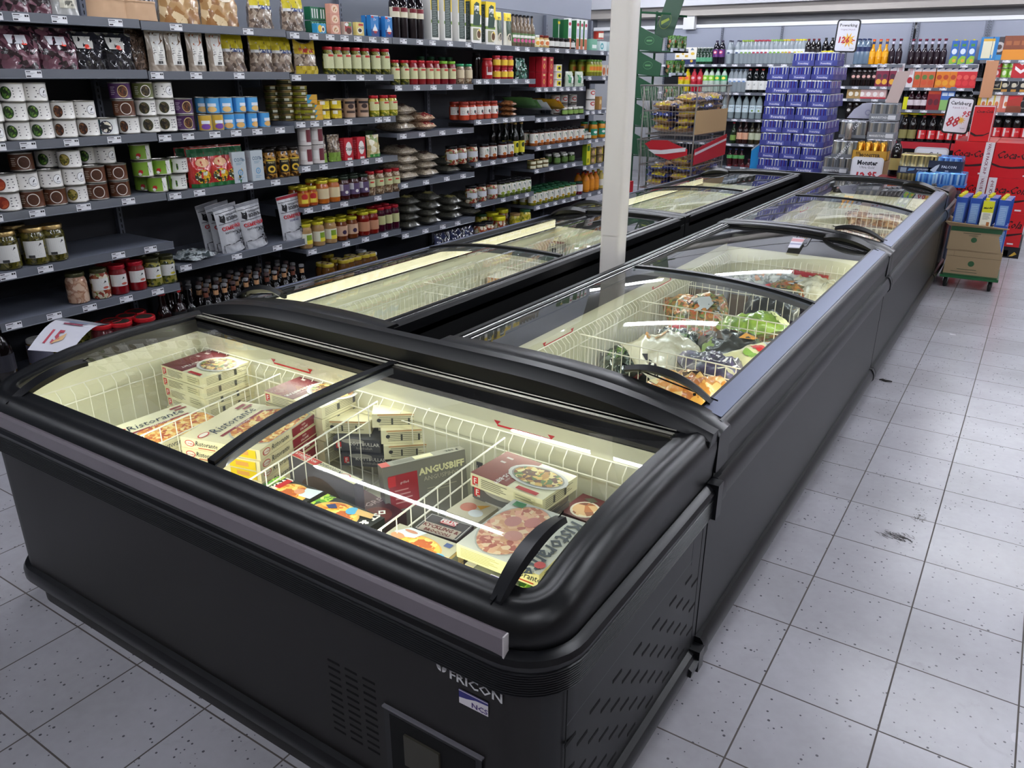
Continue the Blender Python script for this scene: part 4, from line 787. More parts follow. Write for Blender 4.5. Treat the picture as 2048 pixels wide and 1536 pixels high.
LB3=K('chickpea_bag','bag',lambda:sack(.15,.23,.065,food('chickpeas',['C9A98A','B08A6A','E0C8AC','8C6A50'],150,rough=.35,clear=.4),6,[('r',-.05,-.1,.05,-.05,'8A2A2E')]))
pile(LB1,'bag of grey brown lentils','bags of pulses, third shelf',3,'C',[(790,3,.14,1)]); pile(LB3,'red and white bag of chickpeas','bags of pulses, third shelf',3,'C',[(838,2,.14,1)])
pile(LB1,'speckled beige lentil bag','bags of pulses, fourth shelf',3,'D',[(797,4,.14,1),(838,3,.14,1)]); pile(LB2,'dark bag with yellow label','bags of pulses, fourth shelf',3,'D',[(886,2,.15,1),(925,2,.15,1)])
pile(LB2,'dark grey grain bag','dark grain bags, fifth shelf',3,'E',[(806,4,.14,1),(848,4,.14,1),(890,3,.14,1),(928,3,.14,1)])
run(K('sauce_jar',JAR,lambda:lidded(.041,.13,'B23A1E','8A2A1E','E8E4DC',[('e',.012,.06,.010,.012,'3A3A3A'),('e',.02,.045,.007,.007,'C23A2A'),('l',-.035,.045,-.01,.07,4,'6A6A6A')],lz=(.28,.72),lidh=.02)),'orange red sauce jar with white label','orange sauce jars on the third shelf',4,'C',us(928,986,5),dx=.05,rows=2,rd=.09)
run(K('cracker_pack','pack',lambda:sack(.10,.16,.045,food('brown_crackers',['7A4A2A','9A6A40','5A341E'],60,rough=.3,clear=.5),9,[('r',-.045,.02,.045,.07,'4A7AA8')])),'flat brown cracker pack with blue band','cracker packs',4,'C',[1012],dx=.09,layers=3,lh=.04)
for i,(u,c,c2,d) in enumerate(((1056,'5E8A4A','9AC07A','leaning long green packet'),(1076,'C9CCCA','8A9A8A','leaning long white packet'),(1104,'D6A21E','7A2A1E','leaning long yellow packet'))):
    for q in range(2): put(K('noodle_packet','packet',lambda c=c,c2=c2:sack(.12,.30,.04,c,11+i,[('r',-.04,-.1,.04,.0,c2),('r',-.03,.04,.03,.1,'E6E6DC')],amp=.003)),(XF-.17-.0*q,yat(u-10*q,1.3,XF-.13),SH[4 if u<1075 else 5]['C']+.075+.02*q),PI/2,label_of(d,q,2),'leaning long packets',rx=-.0,ry=.62)
run(K('small_dark_jar',JAR,lambda:lidded(.033,.07,'2A2E1C','E6E6DE','7A9A4A')),'small dark green jar with white lid','small jars at the end of the third shelf',5,'C',us(1128,1160,4),dx=.04)
run(K('white_red_tin','tin',lambda:can(.042,.085,'D6D2CE',[('e',0,.05,.026,.018,'B83A3A'),('e',0,.05,.018,.010,'D6D2CE'),('r',-.04,.006,.04,.02,'5A4A3E')])),'white tin with red oval','white tins with red oval',5,'C',[1110,1126,1144],dx=.16,layers=2,lh=.087,zoff=.0)
run(K('white_red_tin','tin',lambda:can(.045,.095,'DEDAD6',[('e',0,.06,.028,.018,'B83A3A'),('e',0,.06,.018,.010,'DEDAD6')])),'larger white tin with red oval, near the pillar','white tins with red oval',6,'C',[1180],dx=.04,layers=2,lh=.097); run(K('tan_box','box',lambda:carton(.06,.05,.12,'B58A50',[('e',.03,.07,.022,.022,'E0C890')])),'small tan box with a round picture','white tins with red oval',6,'C',[1196],dx=.06)
# fourth shelf
SB=K('snack_bag','bag',lambda:pouch(.15,.20,.09,food('red_snack_print',['B81E22','C8302A','9A1418'],9,kind='noise',rough=.2,clear=.9),[('r',-.07,.155,.07,.195,'1E5A34'),('r',-.07,.0,.07,.02,'1E6A34'),('e',-.01,.055,.045,.035,food('sunflower_print',['1A1A12','E8C22A','D9D9C0','2A3A1A','E0A81A'],70,rough=.3)),('e',0,.125,.04,.022,'E8B88A'),('l',-.035,.09,.035,.105,2,'F4E9DC')],seed=61,amp=.006))
run(SB,'shiny red and green sunflower seed bag','red sunflower seed bags',1,'D',[402,436,466],dx=.075,rows=2,rd=.09)
run(K('salt_box','box',lambda:carton(.085,.05,.165,'BFC9CE',[('t','СОЛЬ',.044,.115,.024,'4A6A82',{'bold':1}),('l',.02,.095,.066,.11,2,'5A8AA8'),('e',.044,.055,.017,.017,'6AA0C8'),('e',.044,.055,.011,.011,'BFC9CE'),('t','0',.044,.047,.022,'4A86B4',{'bold':1}),('l',.02,.015,.066,.032,2,'6A9AB8')],left=[('l',.01,.06,.04,.13,8,'9AA6AC')])),'tall pale blue salt carton','salt cartons',1,'D',[476,511],dx=.05,jr=.03)
run(K('mushroom_jar',JAR,lambda:lidded(.038,.165,MUSH,'1A1410','141210',[('r',-.028,.10,.028,.108,'D8B83A'),('t','ПРЕСТ',0,.087,.012,'E8D8A0',{'bold':1}),('e',0,.055,.022,.02,'E0B83A'),('e',0,.055,.012,.010,'2A1A10')],lz=(.18,.66),lw=.8)),'tall dark mushroom jar with black and yellow label','mushroom jars',1,'D',[541,567,588],dx=.05,rows=2,rd=.085)
run(K('coffee_tin','can',lambda:can(.04,.11,'CFC9C6',[('r',.0,.02,.04,.09,'6A2A34'),('r',-.04,.03,-.005,.08,'E6E4E2')],rim=mat('CFC9C6',.4))),'white and dark red chequered can','chequered cans on the fourth shelf',2,'D',[612,636],dx=.045,layers=2,lh=.112)
run(K('herb_bag','bag',lambda:pouch(.10,.16,.06,food('brown_tea_leaves',['6A5A4A','8C7A66','A8947C','4A3C30'],110,rough=.25,clear=.6),[('r',-.05,.0,.05,.055,'7A9A3A')],seed=66)),'clear bag of brown herbs with green base','herb bags on the fourth shelf',2,'D',[640,668],dx=.06)
run(K('soda_box','box',lambda:carton(.075,.05,.135,'B8202E',[('e',.037,.07,.026,.042,'ECE6E2'),('t','Сода',.037,.06,.026,'1E1A1E',{'bold':1}),('r',.02,.0,.06,.014,'E8E0DC')],left=[('l',.008,.02,.042,.12,9,'D88A90')])),'red soda box with white oval','red soda boxes',2,'D',[693,718],dx=.045,jr=.03)
run(K('cabbage_bag','bag',lambda:pouch(.12,.14,.05,food('cream_snack_print',['D9CFA0','B8A86A','E9E4C8','8AA05A'],30,rough=.3,clear=.5),[('r',-.05,.0,.05,.02,'3A8A3A')],seed=67)),'cream and green bag leaning beside red boxes','snack bags on the fourth shelf',2,'D',[746],dx=.05)
run(K('green_book_box','box',lambda:carton(.12,.05,.15,'2A3A24',[('r',.01,.10,.11,.107,'3A8A4A'),('r',.01,.12,.11,.127,'3A8A4A'),('r',.01,.08,.11,.087,'3A8A4A')])),'dark green box deep in the shelf','snack bags on the fourth shelf',2,'D',[738],dx=.25)
BJ=K('large_pickle_jar',JAR,lambda:lidded(.05,.135,MIXV,'16161A','C9CCD0',[('p',[(.0,.07),(.012,.085),(.018,.078)],'2A2A2E')],lz=(.3,.62)))
run(BJ,'big mixed pickle jar with black lid, fourth shelf','big pickle jars',4,'D',[903,921,943],dx=.06)
SJ=lambda c,p,l='16161A':(lambda:lidded(.041,.125,c,l,'E6E4DC',[('p',[(-.005,.098),(.035,.098),(.02,.06),(.0,.06)],'E6CE22'),('p',[(.006,.05),(.03,.05),(.032,.085),(.02,.092),(.006,.08)],'1E5A3A'),('e',.016,.036,.018,.012,p),('l',-.04,.04,-.012,.09,6,'6A6A6A')],lz=(.2,.82),lidh=.015,a0=-PI/2-.75))
run(K('sauce_jar',JAR,SJ('6A2A14','A8602A')),'dark sauce jar with yellow and green label','yellow and green labelled jars, fourth shelf',4,'D',[968,984,1004,1018],dx=.05)
OIL=K('oil_bottle','bottle',lambda:bottle(.03,.27,'0C120C','B89A5A','D8CE3A',lz=(.1,.45),arts=[('e',0,.09,.014,.02,'2A3A1E')],sh=.62,neckr=.42)); run(OIL,'black oil bottle with yellow label','oil bottles',4,'D',[1030,1042],dx=.045,rows=2,rd=.1); run(K('oil_bottle','bottle',lambda:bottle(.03,.27,'0A0A0C','B89A5A',sh=.62,neckr=.42)),'black oil bottle at the back','oil bottles',4,'D',[985,998,1012],dx=.2)
run(K('sauce_jar',JAR,SJ('8A4A1E','C87A3A')),'sauce jar with yellow flag label','yellow and green labelled jars in the sixth bay',5,'D',us(1067,1160,9),dx=.05,rows=2,rd=.09)
YB=K('orange_jar',JAR,lambda:lidded(.042,.15,'C8861E','2A7A4A','2A8A6A',[('e',0,.06,.02,.012,'E8F0E8')],lz=(.2,.6)))
run(YB,'golden jar with green label','golden jars by the pillar',6,'D',[1186,1202,1216],dx=.05,rows=2,rd=.1); run(K('small_jar',JAR,lambda:lidded(.03,.06,'3A2A1A','E2E2DA','C9C9B8')),'small dark jar with white lid','golden jars by the pillar',5,'D',[1168,1176],dx=.04)
# fifth shelf
GJ=K('stuffed_leaf_jar',JAR,lambda:lidded(.052,.165,food('olive_spread',['3A3A16','55501E','2A2A10','6A6228'],30,kind='noise',rough=.1,clear=.8),GOLDR,'D9D9D4',[('l',-.035,.04,.03,.095,7,'7A7A78'),('p',[(.018,.085),(.028,.10),(.034,.092)],'2A2A2E'),('r',-.028,.034,-.002,.046,'3A3A3A')],lz=(.2,.66),lw=.85,lidh=.018,neck=.86,sh=.03))
run(GJ,'dark olive green jar with gold lid','olive green jars on the fifth shelf',0,'E',[17,73,111],dx=.06,jr=.15); run(GJ,'dark olive green jar behind the front three','olive green jars on the fifth shelf',0,'E',[38],dx=.19)
WOLF=lambda x2:(lambda:pouch(.155,.265,.065,food('silver_foil',['B9BCC2','D6D8DC','9A9DA4'],5,kind='noise',rough=.25,clear=.5),[('r',-.077,.245,.077,.262,x2),('r',-.072,.228,.072,.231,'2A2A30'),('r',-.072,.168,.072,.171,'2A2A30'),('p',[(-.062,.185),(-.055,.205),(-.055,.222),(-.046,.212),(-.034,.212),(-.03,.222),(-.026,.205),(-.03,.19),(-.036,.172),(-.046,.175)],'1A1A1E'),('t','ТАМБОВСКИЙ',.022,.208,.0125,'26262C',{'bold':1}),('t','ВОЛКЪ',.022,.182,.024,'16161A',{'bold':2,'sx':.95}),('t','СЕМЕЧКИ',.0,.134,.027,'B8242E',{'bold':2,'sx':1.0}),
('t','КРУПНЫЕ' if x2!='B02A3A' else 'СОЛЁНЫЕ',-.02 if x2!='B02A3A' else 0,.114,.014,'2A2A6A' if x2=='B02A3A' else '2A2A30',{'bold':1}),('t','XXL' if x2!='B02A3A' else ' ',.045,.098,.032,'1E1E24',{'bold':1}),('p',[(-.074,.0),(.074,.0),(.074,.07),(.05,.055),(.02,.062),(-.02,.05),(-.05,.058),(-.074,.05)],SEED),('e',.05,.08,.008,.005,'1E1E24'),('e',.04,.068,.009,.006,'1E1E24')],seed=71,amp=.0035,topflat=.1,taper=-.06))
WK=K('seed_pouch','pouch',WOLF('9A9DA4')); WK2=K('seed_pouch','pouch',WOLF('B02A3A'))
for i,(u,dx,a) in enumerate(((427,.20,.1),(447,.14,.05),(462,.06,.05),(507,.05,-.05))): put(WK,(XF-dx,yat(u,.75,XF-dx),SH[1]['E']),PI/2+a,label_of('silver pouch of roasted sunflower seeds',i,4),'silver seed pouches',ry=-.12)
put(WK2,(XF-.06,yat(583,.75,XF-.06),SH[1]['E']),PI/2-.05,'silver sunflower seed pouch with red top strip, standing apart at right','silver seed pouches',ry=-.08)
run(K('caviar_jar',JAR,lambda:lidded(.036,.115,'A84A1A','D8C83A','C8862A',[('e',0,.06,.02,.018,'B82A2A'),('r',-.02,.022,.02,.045,'E8D24A')],lz=(.16,.72))),'small jar with yellow lid and orange label','jars on the fifth shelf',2,'E',[607,624],dx=.045,rows=2,rd=.08)
run(K('caviar_jar',JAR,lambda:lidded(.043,.14,'B2601E','D8C83A','D9C9A0',[('p',[(-.04,.04),(.04,.04),(.04,.1),(-.04,.07)],'C8522A')],lz=(.22,.66))),'honey brown jar with yellow lid','jars on the fifth shelf',2,'E',[645,667],dx=.05,rows=2,rd=.09)
run(K('plum_jar',JAR,lambda:lidded(.042,.145,'3A1414','2E3A2E','5A4A6A',[('e',.01,.05,.012,.01,'E0DCD8'),('r',-.04,.06,-.012,.10,'C9C6CC')],lz=(.2,.68))),'dark plum coloured jar','jars on the fifth shelf',2,'E',[687,707,726],dx=.05,rows=2,rd=.09)
run(K('bean_jar',JAR,lambda:lidded(.034,.155,BNW,'B01E28','C9CC9A',[('r',-.01,.082,.02,.092,'C23A30')],lz=(.36,.66))),'jar of white beans with red lid','jars on the fifth shelf',2,'E',[741,759,776,791],dx=.045)
run(BJ,'big mixed pickle jar with black lid, fifth shelf','big pickle jars',4,'E',[942,961,983],dx=.055,rows=1)
run(K('sauce_jar',JAR,SJ('5A6A2A','8A9A3A')),'green relish jar with yellow flag label','yellow and green labelled jars, fifth bay',4,'E',us(1001,1053,6),dx=.045,rows=2,rd=.09)
run(K('flat_tin','can',lambda:can(.04,.035,'8A8A5A',[('r',-.03,.006,.03,.028,'D9D6B8')],rim=GOLDR)),'flat olive tin','flat tins in the sixth bay',5,'E',[1063,1076,1088],dx=.045,layers=2,lh=.036)
run(K('green_jar',JAR,lambda:lidded(.036,.085,'3A4A24','E2E2DA','5A7A3A')),'small green jar with white lid','small green jars in the sixth bay',5,'E',[1113,1128,1142],dx=.07,layers=1,rows=2,rd=.09)
run(K('yellow_green_box','box',lambda:carton(.075,.05,.20,'D8CE22',[('r',.01,.13,.06,.18,'3A6A1E'),('r',.01,.02,.05,.06,'8A8A1E')],left=[('r',0,0,.05,.2,'7A9A1E')])),'tall yellow box beside small green jars','small green jars in the sixth bay',5,'E',[1172],dx=.045,zoff=-.05)
run(K('fig_tin','can',lambda:can(.036,.075,'8A7A5A',[('e',-.01,.035,.016,.018,'C8A07A'),('r',.008,.01,.03,.065,'C9B82A')],rim=GOLDR)),'small brown tin with round picture','small tins by the pillar',6,'E',[1184,1198,1212],dx=.045,layers=2,lh=.077)
# sixth shelf
PJ=lambda c,l,art:(lambda:lidded(.044,.145,c,l,'D9D9D4',[('l',-.035,.05,.01,.085,6,'7A7A78'),('p',[(.012,.075),(.022,.09),(.028,.082)],'2A2A2E'),('e',.022,.055,.014,.006,art)],lz=(.3,.70),lw=.95,lidh=.017))
run(K('garlic_jar',JAR,lambda:lidded(.048,.145,food('pale_pink_pickle',['B88A70','C9A68A','9A6A50','D4B8A0'],25,kind='noise',rough=.1,clear=.8),'4A4A2E')),'jar of pale pinkish pickles without label','pickle jars on the sixth shelf',0,'F',[157],dx=.07)
run(K('garlic_jar',JAR,PJ(MIXV,'4A4A2E','B85A4A')),'jar of whitish pickles with white label','pickle jars on the sixth shelf',0,'F',[203],dx=.06)
run(K('red_pepper_jar',JAR,PJ('7A1218','B0182A','B85A4A')),'dark red pepper jar with red lid','pickle jars on the sixth shelf',0,'F',[239,275],dx=.06,rows=2,rd=.11); run(K('pickle_jar',JAR,PJ(PICK,'3A3A20','C8B83A')),'green pickle jar with dark lid','pickle jars on the sixth shelf',0,'F',[308,336],dx=.06,rows=2,rd=.11)
run(K('apple_sauce_jar',JAR,lambda:lidded(.042,.15,'A8865A','D2C832','D9D9C4',[('r',-.005,.05,.035,.085,'7A9A2A'),('r',-.005,.028,.045,.052,'E0D23A')],lz=(.2,.62))),'beige sauce jar with yellow lid and green label','sauce jars on the sixth shelf',2,'F',[612,637,661],dx=.05,rows=2,rd=.09,jr=.1)
run(K('plum_sauce_jar',JAR,lambda:lidded(.042,.14,'6A3414','C9C02E','C9A68A',[('e',.01,.055,.016,.014,'3A2A44')],lz=(.22,.68))),'brown plum sauce jar with yellow lid','sauce jars on the sixth shelf',2,'F',[683,704],dx=.05,rows=2,rd=.09,jr=.1)
run(K('tomato_sauce_jar',JAR,lambda:lidded(.044,.155,'7A1A12','D2C832','C08A6A',lz=(.2,.6))),'red tomato sauce jar with yellow lid','sauce jars on the sixth shelf',2,'F',[727,745],dx=.05,jr=.1,rows=2,rd=.09); run(K('beet_jar',JAR,lambda:lidded(.036,.165,'3A0A1E','B01E2E','B8B884',lz=(.3,.66))),'slim dark beet jar with red lid','sauce jars on the sixth shelf',2,'F',[761,775,789],dx=.045,rows=2,rd=.085)
run(K('sauce_jar',JAR,SJ('7A7A1E','A88A2A','1E5A3A')),'jar with dark green lid and yellow flag label','green lidded jars, bottom rows',5,'F',us(1064,1144,8),dx=.05,rows=3,rd=.09)
run(K('jam_jar',JAR,lambda:lidded(.04,.12,'5A0E1E','1E4A3A','D9D4D8',lz=(.25,.8))),'dark red jam jar with white label','green lidded jars, bottom rows',5,'F',[1157],dx=.05); run(K('mango_drink','bottle',lambda:bottle(.038,.18,'C87A1A','B8341E','D88A22',lz=(.15,.6),pet=1)),'orange yellow drink bottle','orange drink bottles',5,'F',[1171],dx=.06,rows=2,rd=.09); run(K('mango_drink','bottle',lambda:bottle(.038,.18,'C87A1A','B8341E','D88A22',lz=(.15,.6),pet=1)),'orange yellow drink bottle near the pillar','orange drink bottles',6,'F',[1181,1190],dx=.06,rows=2,rd=.09)
run(K('mayo_bottle','bottle',lambda:bottle(.038,.18,'C9B86A','D8C82E','E6E4D8',lz=(.2,.55),pet=1)),'pale yellow bottle with yellow cap','orange drink bottles',6,'F',[1201,1211],dx=.06,rows=2,rd=.09)
# bottom deck
BEER=K('beer_bottle','bottle',lambda:bottle(.034,.26,'0E0A0A','8A8A8C','1E1A1A',lz=(.2,.5),neckcol='B88A62',sh=.6,neckr=.4)); BEER2=K('beer_bottle','bottle',lambda:bottle(.034,.26,'0C0A0C','5A4A4A','1E1A1A',lz=(.2,.5),neckcol='6A3A2A',sh=.6,neckr=.4))
ZD=.20
for c,u in enumerate((425,442,461,480,500,521,541,560,578,596,612)):
    for r in range(4):
        dx=.04+.075*r; 
        y=yat(u,.16,XF-.04)
        put(BEER if (c+r)%3 else BEER2,(XF-dx,y+rnd.uniform(-.01,.01),ZD),PI/2,label_of('dark beer bottle with silver cap',c,11,('front row','second row','third row','back row')[r]),'beer bottles on the bottom deck')
SW=K('swing_top_bottle','bottle',lambda:bottle(.045,.29,'0A0A0C','2A2A2C','141416',sh=.5)+[('wire_clip',(lambda q:(q.tube([(0,-.017,.24),(0,-.024,.262),(0,-.012,.283),(0,.012,.283),(0,.022,.262),(0,.016,.24)],.0022,STEEL,5),q)[1])(MB()))])
for c,u in enumerate((368,392)):
    for r in range(2): put(SW,(XF-.05-.1*r,yat(u,.16,XF-.05),ZD),PI/2,label_of('black swing top bottle with wire clip',c,2,('front row','back row')[r]),'swing top bottles')
for i,(u,dx) in enumerate(((338,.06),(352,.13))): put(K('red_cap_bottle','bottle',lambda:bottle(.042,.29,'1A0C0C','B81E22',sh=.6,neckr=.42)),(XF-dx,yat(u,.2,XF-dx),ZD),PI/2,label_of('dark bottle with bright red cap on the bottom deck',i,2),'red capped bottles')
put(K('red_cap_bottle','bottle',lambda:bottle(.042,.29,'1A0C0C','B81E22',sh=.6,neckr=.42)),(XF-.05,yat(352,.2,XF-.05)+.05,ZD),PI/2,'dark bottle with red cap right of two others','red capped bottles')
RLJ=K('tomato_jar',JAR,lambda:lidded(.058,.21,'4A1216','B81E26','C9C9C4',lz=(.3,.6),lidh=.02)+[('lid_disc',(lambda q:(q.lathe([(.04,.2085),(.04,.2092)],mat('3A3A34',.4,.4),n=18),q)[1])(MB()))])
for i,(u,v,r) in enumerate(((241,642,0),(288,632,0),(222,640,1),(270,622,1),(203,647,0),(253,630,2))): p=at(u,v,2,ZD+.21); put(RLJ,(p.x,p.y,ZD),PI/2,label_of('tall jar with wide red lid on the bottom deck',i,6),'red lidded jars on the bottom deck')
p=at(74,676,2,ZD+.20); put(K('apricot_jar',JAR,lambda:lidded(.055,.2,food('yellow_fruit',['9A6A1E','B8862E','6A4A14'],25,rough=.15,clear=.8),'D9D9D4','5A5A6A',lz=(.45,.9))),(p.x,p.y,ZD),PI/2,'jar of yellow fruit with white lid on the bottom deck','bottom deck jars')
for i in range(6):
    p=at(118+i*14,662-i*3,2,ZD+.19); put(K('pickle_jar',JAR,lambda:lidded(.045,.19,PICK,'3A4A1E')) if i==0 else PJX,(p.x,p.y,ZD),PI/2,label_of('olive green jar in shadow behind the fallen sign',i,6),'bottom deck jars')
    if i==0: PJX=K('pickle_jar',JAR,lambda:lidded(.045,.19,PICK,'3A4A1E'))
p=at(20,690,2,.2); put(K('cola_bottle','bottle',lambda:bottle(.05,.31,'120C0C','1A1A1E','2E2E36',lz=(.35,.6),pet=1)),(XF-.06,yat(20,.2,XF-.06),ZD),PI/2,'big dark bottle at the lower left edge','bottom deck jars')
HJ=K('honey_jar',JAR,lambda:lidded(.046,.22,'5A3A14','C8B23A','C9B88A',lz=(.2,.6),lidh=.018)+[('lid_print',(lambda q:(q.lathe([(.030,.2188),(.030,.2196)],mat('D8C9A0',.4),n=16),q.box((-.02,-.006,.2194),(.02,.006,.22),mat('6A3A2A',.5)),q)[2])(MB()))])
for i,(u,v,c) in enumerate(((644,525,0),(690,533,0),(672,517,0),(712,519,0),(735,527,0),(700,510,0),(757,520,0),(655,508,0),(728,508,0),(782,512,0))): p=at(u,v,2,ZD+.22); put(HJ,(min(p.x,XF-.05),p.y,ZD),PI/2+.5,label_of('jar with round yellow lid on the bottom deck',i,10),'yellow lidded jars on the bottom deck')
WL=K('mustard_jar',JAR,lambda:lidded(.042,.22,'6A5A2A','C9CCD0'))
for i,(u,v) in enumerate(((722,500),(745,505),(768,509))): p=at(u,v,2,ZD+.22); put(WL,(min(p.x,XF-.05),p.y,ZD),PI/2,label_of('jar with round silver white lid on the bottom deck',i,3),'yellow lidded jars on the bottom deck')
MJ=K('big_pickle_jar',JAR,lambda:lidded(.06,.25,MIXV,'D8D020',lidh=.03,neck=.88)); MJ2=K('big_pickle_jar',JAR,lambda:lidded(.058,.23,MIXV,'1E1E22')); MJ3=K('big_pickle_jar',JAR,lambda:lidded(.055,.25,PEPR,'2A5A34')); MJ4=K('big_pickle_jar',JAR,lambda:lidded(.05,.23,PEPR,'B08A5A'))
for i,(u,v,kk,d,zz) in enumerate(((984,427,MJ,'big pickle jar with bright yellow lid',0),(1012,436,MJ,'big pickle jar with bright yellow lid in front',0),(1004,420,MJ,'big pickle jar with bright yellow lid behind',0),(978,446,MJ2,'big jar of pickles with black lid, left one',0),(998,443,MJ2,'big jar of pickles with black lid, right one',0),(1030,424,MJ4,'golden jar with tan lid on the bottom deck',0),(1050,421,MJ3,'yellow pepper jar with dark green lid, left one',0),(962,430,MJ3,'yellow pepper jar with dark green lid at the back',0))):
    p=at(u,v,2,ZD+.24); put(kk,(min(p.x,XF-.06),p.y,ZD),PI/2,d,'big jars on the bottom deck')
DB=K('black_bag','bag',lambda:pouch(.2,.22,.12,food('dark_blue_film',['0A0C1E','141A38','06070F','3A4060'],18,kind='noise',rough=.1,clear=1),seed=81,amp=.01))
for i,u in enumerate((885,915,940)): put(DB,(XF-.1,yat(u,.25,XF-.1),ZD),PI/2,label_of('crumpled dark blue glossy bag on the bottom deck',i,3),'dark bags on the bottom deck')
GS=K('small_green_jar',JAR,lambda:lidded(.035,.10,'2A3A1E','1E6A4A')); GM=K('small_maroon_jar',JAR,lambda:lidded(.035,.10,'4A0E24','7A1A3A')); GW=K('small_white_jar',JAR,lambda:lidded(.035,.10,'8A3A2A','D9D9D6'))
for i,u in enumerate(us(1085,1225,15)):
    for r in range(2):
        kk,d=(GS,'low jar with green lid') if (i<5 or 7<i<11) else ((GM,'low jar with maroon lid') if i<8 else (GW,'low jar with white lid'))
        y=yat(u,.25,XF-.05-.08*r); 
        if y<5.6: put(kk,(XF-.05-.08*r,y,ZD),PI/2,label_of(d+' glimpsed over the freezer',i,15,'back row' if r else 'front row'),'low jars on the far bottom deck')
# film lying at the shelf corner and the fallen price poster
b=sack(.2,.20,.04,food('clear_film',['5A6468','8A9498','B9C0C2','3E4648'],22,kind='noise',rough=.1,clear=1),91,amp=.01); o=twin(b,'plastic_bag'); o.location=(XF-.07,yat(385,.64,XF-.07),SH[1]['E']+.001); o.rotation_euler=(0,0,.3); tag(o,'crumpled clear plastic bag of cutlery lying at the shelf end','plastic bag')
A_=at(57,700,2,.56); B_=at(140,702,2,.50)
b=MB(); P4=[at(55,700,0,-3.02),at(140,706,0,-2.95),at(222,650,0,-3.12),at(138,637,0,-3.26)]; G=8
def bl(s,t,h=0):
    p=(P4[0]*(1-s)+P4[1]*s)*(1-t)+(P4[3]*(1-s)+P4[2]*s)*t; nn=(P4[1]-P4[0]).cross(P4[3]-P4[0]).normalized(); p=p+nn*(.05*math.sin(PI*t)*1.0+h); return p
WP=mat('C9C9D2',.5); GP=mat('8A8C94',.5)
for i in range(G):
    for j in range(G): s0,s1,t0,t1=i/G,(i+1)/G,j/G,(j+1)/G; b.face([bl(s0,t0),bl(s1,t0),bl(s1,t1),bl(s0,t1)],GP if j>=5 else WP)
b.art(lambda u,v,h:bl(u,v,h*3),[('t','1',.22,.12,.32,'A8384A',{'bold':2}),('t','5',.45,.12,.32,'A8384A',{'bold':2}),('p',[(.4,.1),(.62,.18),(.6,.3),(.5,.22)],'C8A06A'),('r',.3,.50,.75,.54,'8A3A50'),('r',.35,.58,.8,.62,'6A7A9A')],h0=.001)
o=build('price_poster',b,None,smooth=60); tag(o,'curled white price poster with red digits slumped against the lowest shelf','poster')
# ================= drinks wall at the back =================
YF,YB=10.35,10.80
ZR={}
def zat(v,u=1600,Y=YF): return at(u,v,1,Y).z
def bottles(k,desc,grp,uu,z,dy=.06,rows=1,rd=.1,layers=1,lh=0,ex=''):
    for rw in range(rows):
        for lay in range(layers):
            for i,u in enumerate(uu):
                x=xat(u,z+.1,YF+dy); put(k,(x,YF+dy+rw*rd,z+lay*lh),jit(.1),label_of(desc,i,len(uu),ex+('row behind' if rw else '')+(' upper layer' if lay else '')),grp)
def unit(u0,u1,rows,label,vtop=40,lb=None,backm='9499A8'):
    z1=zat(rows[0][0]); x0=xat(u0,z1,YF); x1=xat(u1,z1,YF); e=empty('shelving_unit',(x0,YF,0),0,label,'shelving','drink shelving along the back wall'); L=x1-x0
    b=MB(); zz=zat(rows[0][0]); b.box((0,YB-YF,0),(L,YB-YF+.02,zz),mat('2A2C32',.6)); b.box((0,YB-YF,zz),(L,YB-YF+.02,2.26),mat(backm,.5,.1,name='back_wall_panel')); build('back_panel',b,e,smooth=0)  # shade behind the bottles put into the colour: near-black below the first row
    n=max(1,round(L/.9)); 
    for q in range(n+1):
        b=MB(); xx=min(L-.03,q*L/n); b.box((xx,YB-YF-.03,0),(xx+.03,YB-YF,2.26),STL)
        for w in range(30): b.box((xx+.012,YB-YF-.0306,1.3+w*.032),(xx+.018,YB-YF-.03,1.32+w*.032),mat('050506',.9))
        build('upright',b,e,smooth=0)
    b=MB(); b.box((0,.0,0),(L,YB-YF-.03,.12),STL); build('base_deck',b,e,smooth=0); zs=[]
    for r,(v,*o) in enumerate(rows):
        z=zat(v,(u0+u1)/2); zs.append(z); red=o and o[0]=='red'
        b=MB(); b.box((.005,.002,z-.03),(L-.005,YB-YF-.03,z-.002),STL); so=build('shelf',b,e,smooth=0)
        b=MB(); b.box((.003,-.006,z-.04),(L-.003,.002,z),mat('A8202C',.4) if red else RAIL); 
        if red: b.box((.003,-.012,z-.09),(L-.003,-.004,z-.01),mat('A8202C',.4))
        build('price_rail',b,so,smooth=0); rr=random.Random(r+int(u0))
        if not red:
            x=.05+rr.random()*.1; i=0
            while x<L-.1:
                price_tag(x,z,so,i,ax=1,X=-.0072,w=.085); x+=rr.uniform(.11,.30); i+=1
    return zs,x0,x1
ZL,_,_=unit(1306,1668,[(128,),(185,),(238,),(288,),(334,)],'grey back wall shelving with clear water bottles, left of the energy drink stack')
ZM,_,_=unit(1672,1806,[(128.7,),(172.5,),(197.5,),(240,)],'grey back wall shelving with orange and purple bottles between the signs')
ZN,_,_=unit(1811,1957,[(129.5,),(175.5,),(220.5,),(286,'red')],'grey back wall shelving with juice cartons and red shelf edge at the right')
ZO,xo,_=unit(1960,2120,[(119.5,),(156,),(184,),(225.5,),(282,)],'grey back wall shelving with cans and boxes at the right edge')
def sub(l,a): return [x for x in l]
PETC=lambda cap,lab,art='E6EAF0':(lambda:bottle(.045,.33,mat('AEB9C0',.08,alpha=.55,coat=.6),cap,'E4E8EE',lz=(.45,.6),pet=1,a0=-PI/2,arts=[('e',0,.155,.022,.012,lab)]))
WB='clear_water_bottle'
